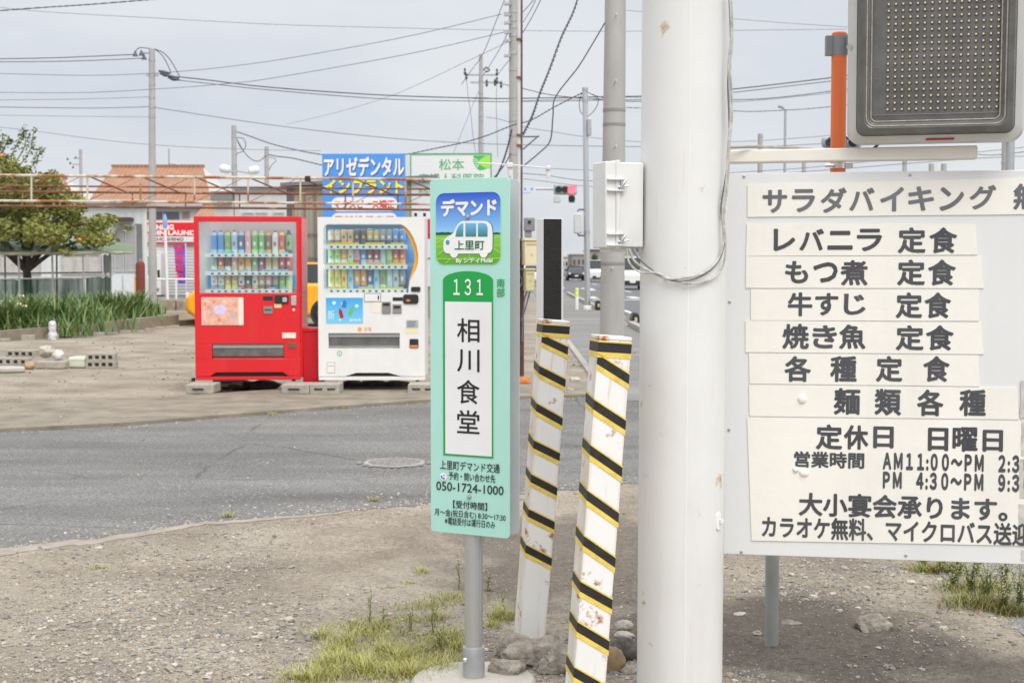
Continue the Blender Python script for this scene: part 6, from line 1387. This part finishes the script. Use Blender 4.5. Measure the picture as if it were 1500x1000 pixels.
for y in (6, 22, 34, 48, 60, 82): c_ = Lf(748, y, -.12); MB().box(c_.x-.22, c_.x, c_.y-.08, c_.y+.08, c_.z-.04, c_.z+.04).build('bracket', M['steel'], t)
arms(t, Lf, 20, 738, 752, r=.04); arms(t, Lf, 46, 738, 752, r=.04)
# meter pipe (P6)
g = gnd(762.5, 553); t = thing('meter_pole', 'service pole, white pipe above and brown rusty steel below, with beige boxes', 'pole', (g.x, g.y, 0)); MY = g.y
Lm = lambda px, py, dy=0: at(px, py, MY+dy)-Vector((g.x, g.y, 0))
zb_ = Lm(763, 350).z; zt = Lm(762, -60).z
MB().box(-.048, .044, -.045, .045, -.1, zb_).build('steel_column', M['brown'], t, bevel=.004)
a = Lm(758, 100); b_ = Lm(763.2, 100); MB().lathe([((b_.x-a.x)/2+.003, zb_), ((b_.x-a.x)/2+.003, zt)], ((a.x+b_.x)/2, 0, 0), n=16).build('white_pipe', mat('pipe_white', (.66, .65, .63), .5, var=.08), t)
a = Lm(764.6, 100); MB().box(a.x-.008, a.x+.008, -.03, .03, zb_, zt).build('steel_column_upper', M['brown'], t)
for y in (58, 114, 198, 213): z = Lm(761, y).z; MB().box(-.055, .02, -.05, .05, z-.012, z+.012).build('pipe_clip', mat('rusty_clip', (.24, .10, .06), .8), t)
for (ya_, yb_, xb) in ((200.5, 200, 790), (219, 199, 789)): MB().cyl(Lm(766, ya_), Lm(xb, yb_), .010, n=6).build('bracket_arm', M['wireg'], t)
MB().box(-.03, .10, -.02, .02, Lm(770, 377.5).z-.012, Lm(770, 377.5).z+.012).build('box_bracket', M['wireg'], t)
for pth in ([(760, 350), (754, 365), (759, 390), (770, 400), (760, 420), (756, 400)], [(757, 360), (762, 372), (758, 398), (766, 412), (758, 424)], [(776, 427), (770, 450), (764, 470)], [(772, 427), (768, 440), (766, 470), (765, 500)]): MB().tube(smooth_path([Lm(x, y, -.09) for x, y in pth]), .011, 6).build('meter_cable', M['wireg'], t)
def mbox(label, x0, y0, x1, y1, m, depth=.18, rzz=R(12), lamp=False):
    a = at(x0, y1, MY-.22); b_ = at(x1, y0, MY-.22); tt = thing('meter_box', label, 'meter box', ((a.x+b_.x)/2, MY-.20, 0), rzz, 'boxes on the service pole'); hw = (b_.x-a.x)/2*.95
    MB().box(-hw, hw, 0, depth, a.z, b_.z-.025).build('box_body', m, tt, bevel=.008); MB().box(-hw-.008, hw+.008, -.015, depth+.005, b_.z-.024, b_.z).build('hood', m, tt, bevel=.006)
    MB().box(-.006, .006, -.006, -.001, a.z+.12, a.z+.14).build('catch', M['steel'], tt); MB().box(-hw*.8, hw*.8, -.004, -.001, b_.z-.075, b_.z-.06).build('vent', mat('vent_tan', (.45, .40, .28), .6), tt)  # vent strip in a duller tan than the box
mbox('upper and larger beige meter box on the service pole', 768, 350, 790, 388, M['cream']); mbox('lower narrow beige meter box on the service pole', 770, 393, 784, 426, mat('olive_cream', srgb(205, 195, 150), .5, var=.08))
a = at(773, 340, MY); tt = thing('grey_meter', 'dark grey electric meter above the beige boxes on the service pole', 'meter', (a.x+.0, MY-.10, 0)); za, zb2 = at(775, 348, MY).z, at(775, 319, MY).z
MB().box(-.05, .09, -.02, .12, za+.08, zb2).build('meter_case', M['grey'], tt, bevel=.015); MB().box(-.04, .05, 0, .10, za, za+.079).build('terminal_cover', M['grey'], tt, bevel=.01); MB().lathe([(.022, 0), (.022, .006)], n=14).build('dial', M['dark'], tt, loc=(.02, -.021, zb2-.06)).rotation_euler = (R(90), 0, 0)
# rust coloured footing stones of the service pole
rock(766, 566, 24, 16, 'rust orange broken block at the foot of the service pole', mat('rust_block', srgb(190, 120, 70), .95, var=.3, scale=6), seed=61, cat='block', name='broken_block')
for k, (x, y, w_, lab) in enumerate(((792, 570, 18, 'grey stone on the lot corner right of the service pole'), (806, 563, 14, 'small grey stone higher up on the lot corner'), (822, 572, 22, 'tan stone by the corner kerb'), (842, 560, 16, 'buff stone near the pavement edge'), (835, 576, 14, 'small pale stone at the corner kerb'))): rock(x, y, w_, 9, lab, lgrey if k % 2 else 'rock', seed=62+k)
# white lamp arm by the clinic board
t = thing('shop_light', 'thin white horizontal arm with small white lamps beside the clinic board', 'lamp', (0, 0, 0)); la = lambda x, y: at(x, y, 17.5)
t.location = la(748, 300); t.location.z = 0; loc_ = t.location.copy()
MB().tube([la(700, 238.5)-loc_, la(748, 241.5)-loc_, la(806, 246.5)-loc_], .0075, 6).build('arm', M['white'], t)
for x, y, w_ in ((747, 242, 4.5), (803, 246, 3.6)):
    c_ = la(x, y)-loc_; s_ = 17.5/F; MB().box(c_.x-w_*s_, c_.x+w_*s_, c_.y-.05, c_.y+.05, c_.z-w_*s_*.9, c_.z+w_*s_*.8).build('lamp_head', mat('lamp_cream', (.70, .69, .64), .5), t, bevel=.012); MB().lathe([(.02, -.10), (.03, -.05), (.03, 0)], (c_.x, c_.y, c_.z-w_*s_*.9), n=8).build('lamp_bulb', M['white'], t)
MB().cyl((0, .06, 0), (0, .06, la(748, 240).z), .03).build('lamp_post', M['white'], t)
# concrete pole P7 next to the pillar
t, Lf = upole('utility_pole', 'near concrete pole between the striped posts and the white pillar', 896.5, -60, 19.7, .175, .140, xt=902, bands=(), group=None)
for (px, py) in ((901, 25), (900, 122), (900, 217), (895, 395)): c_ = Lf(px, py, -.155); MB().cyl(c_, c_+Vector((.02, -.07, .03)), .007, n=6).build('step_bolt', M['steel'], t)
for y in (162, 183, 386): c_ = Lf(899, y); rr2 = .175+(.140-.175)*c_.z/5.6+.004; MB().lathe([(rr2, c_.z-.02), (rr2, c_.z+.02)], (Lf(899, y).x*0+.052*c_.z/5.6*0+(Lf(902, -60).x)*c_.z/Lf(902, -60).z, 0, 0), n=20).build('band', mat('band_grey', (.28, .27, .25), .7), t)
# silver signal pole P8 with control box
t, Lf = upole('signal_pole', 'slim silver pole with grey control box beside the main road', 861, 129, 46.5, .10, .085, M['alu'], 'signal pole', (131, 148, 340), None, xt=857)
MB().lathe([(.15, 0), (.14, .12), (.11, .14)], n=14).build('base_collar', M['white'], t)
a, b_ = Lf(840.5, 342, -.1), Lf(853, 313, -.1); MB().box(a.x, b_.x, a.y-.15, a.y+.1, a.z, b_.z).build('control_box', mat('control_grey', (.58, .59, .60), .45, var=.05), t, bevel=.03)
for y in (307, 345): MB().tube([Lf(860, y), Lf(848, y), Lf(846, y+3 if y < 320 else y-3)], .03, 7).build('box_bracket', M['wireg'], t)
a = Lf(862.5, 183, -.1); MB().box(a.x-.05, a.x+.08, a.y-.06, a.y+.06, a.z-.35, a.z+.2).build('small_box', M['steel'], t, bevel=.02)
for pth in ([(856, 133), (849, 145), (850, 163), (855, 168)], [(860, 135), (876, 145), (872, 160), (861, 171)]): MB().tube(smooth_path([Lf(*p) for p in pth]), .012, 5).build('jumper', M['wire'], t)
# bollard
g = gnd(845, 453.6); t = thing('bollard', 'white bollard with two yellow reflective bands on the pavement edge', 'bollard', (g.x, g.y, .012)); hb_ = .70
MB().lathe([(.055, 0), (.055, hb_-.03), (.04, hb_)], n=16).build('tube', M['white'], t)
for z in (.43, .57): MB().lathe([(.058, z), (.058, z+.10)], n=16).build('reflective_band', mat('lime_band', srgb(225, 245, 20), .4, var=0), t)
# traffic signal
QY = 62.0; a = at(742, 400, QY); t = thing('traffic_signal', 'red traffic signal on a long grey arm over the main road', 'traffic light', (a.x, QY, 0)); Lt = lambda x, y, dy=0: at(x, y, QY+dy)-Vector((a.x, QY, 0))
MB().cyl((0, 0, 0), (0, 0, Lt(742, 262).z), .11, .08).build('pole', M['steel'], t); MB().cyl(Lt(742, 276), Lt(818, 277), .05).build('arm', M['steel'], t)
def signal(t, Lt, x0, y0, x1, y1, lens, cols):
    p0, p1 = Lt(x0, y1, -.1), Lt(x1, y0, -.1); hd = MB().box(p0.x, p1.x, p0.y-.12, p0.y+.08, p0.z, p1.z).build('signal_head', mat('signal_grey', (.40, .41, .42), .5), t, bevel=.08, seg=3)
    for (px, py, r_), c_ in zip(lens, cols):
        c0 = Lt(px, py, -.23); m = {'r': mat('lit_red', (1, .06, .08), .3, emit=3.0, var=0), 'g': mat('lens_teal', (.03, .11, .12), .2, var=0), 'y': mat('lens_brown', (.13, .075, .04), .2, var=0), 'k': mat('lens_black', (.02, .025, .03), .3, var=0)}[c_]
        MB().tube([c0, c0+Vector((0, -.02, 0))], [r_, r_*.9], 18).build('lens', m, hd); vz = MB(); n_ = 12
        A = [c0+Vector((math.cos(R(20+140*i/n_))*r_*1.1, -.0, math.sin(R(20+140*i/n_))*r_*1.1)) for i in range(n_+1)]
        for i in range(n_): vz.quad(A[i], A[i+1], A[i+1]+Vector((0, -.25, 0)), A[i]+Vector((0, -.25, 0)))
        vz.build('visor', M['grey'], hd, smooth=0)
signal(t, Lt, 811, 270, 845, 285.5, ((818, 278, .14), (827.5, 278, .14), (837.5, 278, .17)), 'gyr'); 
p0, p1 = Lt(832, 297, -.1), Lt(843, 284.8, -.1); hd = MB().box(p0.x+.02, p1.x-.02, p0.y-.1, p0.y+.06, p0.z, p1.z).build('arrow_head', mat('signal_grey', (.4, .41, .42), .5), t, bevel=.05); c0 = Lt(837.5, 291, -.23); MB().tube([c0, c0+Vector((0, -.02, 0))], [.15, .14], 16).build('lens', _mc['lens_black'], hd)
p0, p1 = Lt(811, 297, -.1), Lt(821, 287, -.1); MB().box(p0.x, p1.x, p0.y-.2, p0.y+.1, p0.z, p1.z).build('sensor_box', mat('sensor_white', (.60, .61, .63), .5), t, bevel=.03)
p0, p1 = Lt(763, 283, -.12), Lt(785, 271.5, -.12); bd = MB().box(p0.x, p1.x, p0.y-.02, p0.y+.02, p0.z, p1.z).build('direction_board', mat('board_lilac', srgb(214, 219, 232), .5, var=.05), t)
for x in (769, 779): c_ = Lt(x, 277, -.145); MB().flat(circ(c_.x, c_.z, .06, n=10), c_.y).build('blue_mark', paint(140, 170, 225), bd, smooth=0)
c_ = Lt(772, 282, -.145); MB().box(c_.x-.2, c_.x+.15, c_.y-.004, c_.y, c_.z-.03, c_.z).build('blue_rule', paint(140, 170, 225), bd)
# second signal right, seen edge on behind the orange pipe
QZ = 30; a = at(1228, 400, QZ); t = thing('traffic_signal', 'traffic signal head half hidden behind the orange pipe', 'traffic light', (a.x, QZ, 0)); Lr = lambda x, y, dy=0: at(x, y, QZ+dy)-Vector((a.x, QZ, 0))
signal(t, Lr, 1203, 200, 1262, 217, ((1216, 208.5, .10), (1233, 208.5, .10), (1250, 208.5, .10)), 'gyk'); MB().cyl(Lr(1262, 208), Lr(1480, 205), .05).build('arm', M['steel'], t); p = Lr(1480, 205); MB().cyl((p.x, 0, 0), (p.x, 0, p.z+.4), .09).build('pole', M['steel'], t)
# distant street furniture seen over the board
t, Lf = upole('street_lamp', 'slim street lamp seen in the gap right of the pillar', 1148, 160, 60, .07, .05, M['steel'], 'street lamp', (), None); MB().tube([Lf(1148, 160), Lf(1146, 157.5), Lf(1140, 156)], [.05, .045, .06], 8).build('lamp_head', M['grey'], t)
for x, yt, Y, lab in ((1112, 196, 75, 'distant brown grey pole nearest the pillar, over the menu board'), (1176, 232, 90, 'short distant pole between the lamp and the orange pipe'), (1323, 232, 80, 'short distant pole below the lamp sign'), (1362, 240, 70, 'left one of two thick distant posts below the beam end'), (1380, 240, 70, 'right one of two thick distant posts below the beam end')):
    upole('utility_pole', lab, x, yt, Y, .19 if '1362' in str(x) or x == 1380 else .14, .13, None, 'utility pole', (yt+4,) if yt < 238 else (), 'distant poles over the menu board')
t, Lf = upole('utility_pole', 'concrete pole dropping below the right corner of the lamp sign', 1470, -60, 52, .15, .13, bands=(238,), group=None); a = Lf(1476, 240); MB().box(a.x-.05, a.x+.1, -.1, .1, a.z-.2, a.z+.2).build('switch_box', M['grey'], t, bevel=.02)
a = Lf(1492, 162); MB().tube([a+Vector((-.35, 0, -.05)), a, a+Vector((.4, 0, .06))], [.09, .11, .09], 12).build('cable_closure', M['steel'], t); arms(t, Lf, 150, 1470, 1500, r=.04)
# far blue road sign
a = at(816, 366, 175); t = thing('road_sign', 'far blue direction sign above the main road', 'road sign', (a.x, 175, 0)); p0, p1 = at(811, 373, 175), at(823, 361, 175)
bd = MB().box(p0.x-a.x, p1.x-a.x, 0, .08, p0.z, p1.z).build('sign_face', paint(70, 140, 215), t); MB().cyl(((p0.x+p1.x)/2-a.x, .12, 0), ((p0.x+p1.x)/2-a.x, .12, p1.z), .1).build('post', M['steel'], t)
MB().box(.1, .2, -.02, -.001, p0.z+.2, p1.z-.25).build('white_arrow', paint(235, 235, 240), bd)
# ------------------------------------------------------------------ far skyline along the road
def block(label, Y, x0, y0, x1, dep, m, roofm=None, wins=3):
    a = at(x0, 400, Y); b_ = at(x1, 400, Y); z = at(x0, y0, Y).z; t = thing('far_building', label, 'building', (a.x, Y, 0), 0, 'buildings along the road'); W_ = b_.x-a.x
    MB().box(0, W_, 0, dep, 0, z).build('wall', m, t); MB().box(-.15, W_+.15, -.2, dep+.2, z, z+.18).build('roof', roofm or wfr, t)
    for k in range(wins): MB().box(W_*(k+.25)/wins, W_*(k+.75)/wins, -.05, -.002, z*.5, z*.75).build('window', wglass, t)
far_g = mat('far_grey_wall', (.42, .42, .43), .8); far_w = mat('far_white_wall', (.62, .62, .62), .8); far_b = mat('far_brown_wall', (.34, .29, .25), .8)
block('long low grey building far down the road, left side', 230, 770, 372, 818, 20, far_g); block('pale shop with flat roof behind the black sedan', 260, 822, 377, 838, 16, far_w); block('brownish building left of the silver pole, far off', 240, 838, 373, 858, 18, far_b)
block('dark gabled shop right of the silver pole', 200, 864, 367, 905, 16, far_b, mat('far_dark_roof', (.10, .10, .11), .8)); block('white building beyond the concrete pole', 210, 905, 372, 950, 18, far_w); block('grey building hidden mostly by the pillar', 180, 950, 360, 1090, 15, far_g)
block('house roofed grey seen behind the meter boxes', 120, 776, 352, 797, 10, far_b); block('pale building behind the menu board', 110, 1100, 340, 1330, 14, far_w); block('long building at the left beyond the tiled house', 130, -200, 330, 60, 14, far_g); block('distant building behind the shed', 140, 430, 335, 760, 12, far_w)
def bush(label, x, y, r_px, Y, n_=700):
    c_ = at(x, y, Y); t = thing('round_tree', label, 'tree', (c_.x, Y, 0), 0, 'trees along the road'); r_ = r_px/F*Y; MB().cyl((0, 0, 0), (0, 0, c_.z), r_*.12, r_*.08).build('trunk', bark, t)
    cl_ = [(r5.normal(0, r_*.4), r5.normal(0, r_*.4), c_.z+r5.normal(0, r_*.35), r_*.6) for _ in range(7)]; v, f = leaf_cloud(cl_, n_, r_*.13, r5); np_mesh('crown', v, f, mat('far_leaf', (0, 0, 0), .7, island=[(.05, .08, .03), (.09, .12, .05), (.06, .10, .035)]), t)
bush('small dark tree beside the white van, left of the concrete pole', 870, 377, 7, 150); bush('low tree far down the road left of the blue sign', 800, 380, 9, 210); bush('tree beyond the meter boxes', 786, 366, 10, 190); bush('tree behind the white building down the road', 925, 366, 12, 230)
# dark kerb blocks on the pavement edge
for x, y, Y, lab in ((876, 454, 46.2, 'small black rubber block at the pavement edge left of the concrete pole'), (930, 477, 33.8, 'black rubber block at the pavement edge beside the pillar')):
    g = gnd(x, y); t = thing('kerb_block', lab, 'kerb block', (g.x, g.y, .012), 0); b_ = MB(); b_.prism([(-.11, 0), (.11, 0), (.09, .24), (.03, .31), (-.06, .31), (-.1, .2)], -.3, .3); b_.build('block_body', M['dark'], t, bevel=.02); MB().box(-.03, .03, -.312, -.301, .10, .2).build('reflector', paint(200, 190, 150), t)

# ------------------------------------------------------------------ overhead wires
def wire(label, pts, Y, wpx=1.1, m='wireg', twist=False, Y1=None, name='overhead_wire'):
    Y1 = Y1 or Y; n_ = len(pts); P = [at(x, y, Y+(Y1-Y)*i/(n_-1)) for i, (x, y) in enumerate(pts)]; P = smooth_path(P, 6) if n_ > 2 else P
    r_ = wpx*.5*(Y+Y1)/2/F; b_ = MB()
    if twist:
        Q = []; L0_ = 0
        for a, c_ in zip(P, P[1:]):
            k = 4
            for j in range(k): Q.append(a.lerp(c_, j/k))
        Q.append(P[-1])
        for ph in (0, math.pi): b_.tube([q_+Vector((math.cos(i*.9+ph), 0, math.sin(i*.9+ph)))*r_*.9 for i, q_ in enumerate(Q)], r_*.7, 5)
    else: b_.tube(P, r_, 5)
    o = b_.build(name, M[m], None); tag(o, label, 'wire', 'overhead wires'); return o
W = [('dark twisted wire crossing the top left corner of the sky', [(-40, 19), (60, 11.5), (130, 7), (217, 0), (260, -4)], 50, 1.4, 'wire', True),
 ('faint highest thin wire sagging across the whole sky', [(-60, 4), (59, 17), (232, 27), (400, 36), (575, 41), (760, 45), (940, 46), (1240, 43)], 90, .7, 'wireg'),
 ('upper of the dark pair ending at the left insulators of the tall pole', [(-60, 87), (60, 85.5), (130, 83), (198, 80)], 59, 1.3, 'wire'),
 ('lower of the dark pair ending at the left insulators of the tall pole', [(-60, 91), (60, 90.5), (130, 89), (212, 85.5)], 59, 1.1, 'wire'),
 ('bluish wire through the crossarm of the tall pole rising to the right', [(-60, 106), (110, 110.5), (216, 108), (330, 98.5), (450, 81), (600, 53), (735, 21)], 59, .9, 'wireg', False, 48),
 ('second bluish wire from the left rising to the right under the first', [(-60, 135), (110, 136), (222, 131), (320, 124), (400, 114.5), (600, 79), (740, 47)], 59, .9, 'wireg', False, 48),
 ('faint grey wire left of the tall pole below its crossarm', [(-60, 147), (110, 145.5), (220, 142)], 59, .7, 'wireg'),
 ('wire with sleeves left of the tall pole', [(-60, 156), (110, 158.5), (190, 157.5), (222, 156)], 59, .9, 'wire'),
 ('long wire falling from the tall pole to behind the meter pipe', [(226, 157), (252, 161.5), (400, 183.5), (545, 200), (669, 209), (800, 213), (934, 215), (1063, 216), (1140, 214), (1260, 207), (1400, 196)], 59, 1.0, 'wireg'),
 ('faint lowest wire left of the tall pole', [(-60, 168), (110, 170.5), (222, 171.5)], 59, .6, 'wireg'),
 ('thin wire descending from the left edge behind the tall pole', [(-60, 180), (50, 192), (140, 204), (235, 213), (350, 218.5), (470, 221)], 70, .7, 'wireg'),
 ('upper of the heavy double wire from the tall pole rightwards', [(254, 112), (300, 117), (400, 128.5), (560, 139.5), (700, 144), (750, 144.5), (880, 142), (1000, 138), (1218, 114), (1400, 88)], 59, 1.6, 'wire'),
 ('lower of the heavy double wire from the tall pole rightwards', [(256, 117), (300, 122), (400, 132.5), (560, 145), (700, 148.5), (750, 149), (880, 147), (1000, 143), (1218, 119), (1400, 96)], 59, 1.1, 'wire'),
 ('faint diagonal wire climbing to the pole behind the meter pipe', [(420, 182), (500, 163), (582, 137), (680, 92), (744, 62)], 75, .6, 'wireg', False, 48),
 ('twisted dark wire from the floodlight pole to the dental board', [(347, 193), (370, 201), (400, 211.5), (440, 221), (474, 227), (560, 240)], 78, 1.2, 'wire', True),
 ('twisted dark wire from the short pole to the dental board', [(393, 226), (405, 229), (430, 232), (472, 242), (540, 256)], 95, 1.2, 'wire', True),
 ('slack wire between the floodlight pole and the short pole', [(347, 204), (358, 223), (368, 233), (379, 236), (390, 228)], 85, 1.0, 'wire', True),
 ('twisted wire rising from the boards past the clinic board to the meter pipe', [(560, 229), (596, 226), (640, 217), (680, 208.6), (715, 198), (750, 184), (778, 176), (812, 157), (853, 136)], 47, 1.3, 'wire', True),
 ('short wire from the silver pole top into the concrete pole', [(858, 134), (872, 140), (886, 143.5)], 46, 1.1, 'wire', False, 24),
 ('thick twisted cable sweeping steeply down to the meter pipe', [(852, -20), (840, 18), (823, 54), (806, 100), (792, 135), (780, 170), (766, 198)], 24, 2.6, 'wire', True, 19),
 ('heavy guy cable bending down from the near concrete pole', [(886, 34), (866, 68), (846, 100), (814, 142), (810, 170), (806, 206), (790, 224), (766, 244)], 19.6, 2.0, 'wire', False, 18.9),
 ('steep wire at the top left of the crossarmed pole', [(745, -15), (728, 28), (708, 78), (690, 104), (676, 124)], 60, 1.0, 'wireg', False, 78),
 ('steep wire reaching the crossarm from the near pole', [(746, 44), (732, 72), (716, 98), (706, 112)], 50, 1.0, 'wireg', False, 78),
 ('short steep wire right of the crossarmed pole', [(748, 86), (738, 98), (729, 110)], 50, 1.0, 'wireg', False, 78),
 ('wire right of the meter pipe going up to the right, left one of three', [(766, 18), (775, 8), (786, -6)], 30, 1.2, 'wire', False, 24),
 ('wire right of the meter pipe going up to the right, middle of three', [(766, 33), (778, 14), (789, -10)], 30, 1.1, 'wireg', False, 24),
 ('wire right of the meter pipe going up to the right, longest of three', [(766, 48), (780, 24), (796, -8)], 30, 1.2, 'wire', False, 24),
 ('wire from the crossarmed pole running right past the meter pipe', [(730, 122), (766, 130), (812, 140), (880, 146), (940, 149), (1063, 146.8), (1140, 143), (1260, 128), (1400, 108)], 70, 1.2, 'wire'),
 ('thin wire from the crossarmed pole descending right', [(712, 172), (733, 175), (766, 186), (810, 193), (853, 200), (940, 208), (1063, 208), (1140, 204.5), (1260, 195), (1400, 184)], 78, .8, 'wireg'),
 ('faint wire above the traffic signal, upper one', [(766, 244), (800, 246.5), (850, 249), (940, 252), (1100, 258), (1300, 262)], 60, .8, 'wireg'), ('dark wavy wire above the traffic signal', [(766, 254), (800, 257), (850, 264), (940, 268), (1100, 272), (1300, 274)], 60, .9, 'wire'), ('faint wire just above the traffic signal, lower one', [(766, 262), (800, 266), (850, 272), (940, 277), (1100, 282), (1300, 284)], 60, .8, 'wireg'),
 ('faint wire crossing the silver pole below its top', [(766, 148), (812, 146), (860, 145), (940, 143), (1063, 150), (1240, 134), (1400, 116)], 60, .8, 'wireg'),
 ('vertical drop wire left of the crossarmed pole', [(683, 112), (685, 135), (690, 170), (693, 200), (700, 240)], 76, .7, 'wireg'), ('vertical drop wire right of the crossarmed pole', [(728, 118), (727, 150), (728, 190), (729, 230)], 76, .7, 'wireg'), ('slanting wire behind the clinic board', [(705, 125), (690, 160), (672, 205), (660, 235)], 90, .6, 'wireg'),
 ('dark cable bundle sloping down to the clinic board right edge', [(750, 190), (744, 215), (736, 240), (726, 262)], 45, 2.2, 'wire', True), ('thin cable left of the dark bundle near the clinic board', [(748, 225), (738, 243), (722, 262)], 45, 1.6, 'wire'),
 ('wavy dark wire crossing the street lamp', [(896, 157), (960, 159), (1063, 162), (1100, 163.5), (1150, 161.5), (1190, 159), (1260, 152)], 50, 1.0, 'wireg', True),
 ('faint high wire right of the pillar', [(896, 14), (1075, 28), (1150, 34), (1260, 41)], 90, .7, 'wireg'),
 ('wire between beam and menu board rising right', [(1000, 259), (1090, 252), (1180, 246), (1300, 234), (1400, 226), (1520, 214)], 60, .9, 'wireg'), ('wire between beam and menu board nearly level', [(1050, 262), (1250, 246), (1350, 238), (1430, 232), (1520, 228)], 60, 1.0, 'wireg'), ('dark wire under the lamp sign corner', [(1400, 222), (1430, 226), (1460, 227), (1520, 220)], 52, 1.1, 'wire'),
 ('dark curl of cable right of the lamp sign', [(1480, 168), (1490, 160), (1500, 155), (1520, 152)], 52, 1.6, 'wire')]
for a_ in W: wire(*a_)
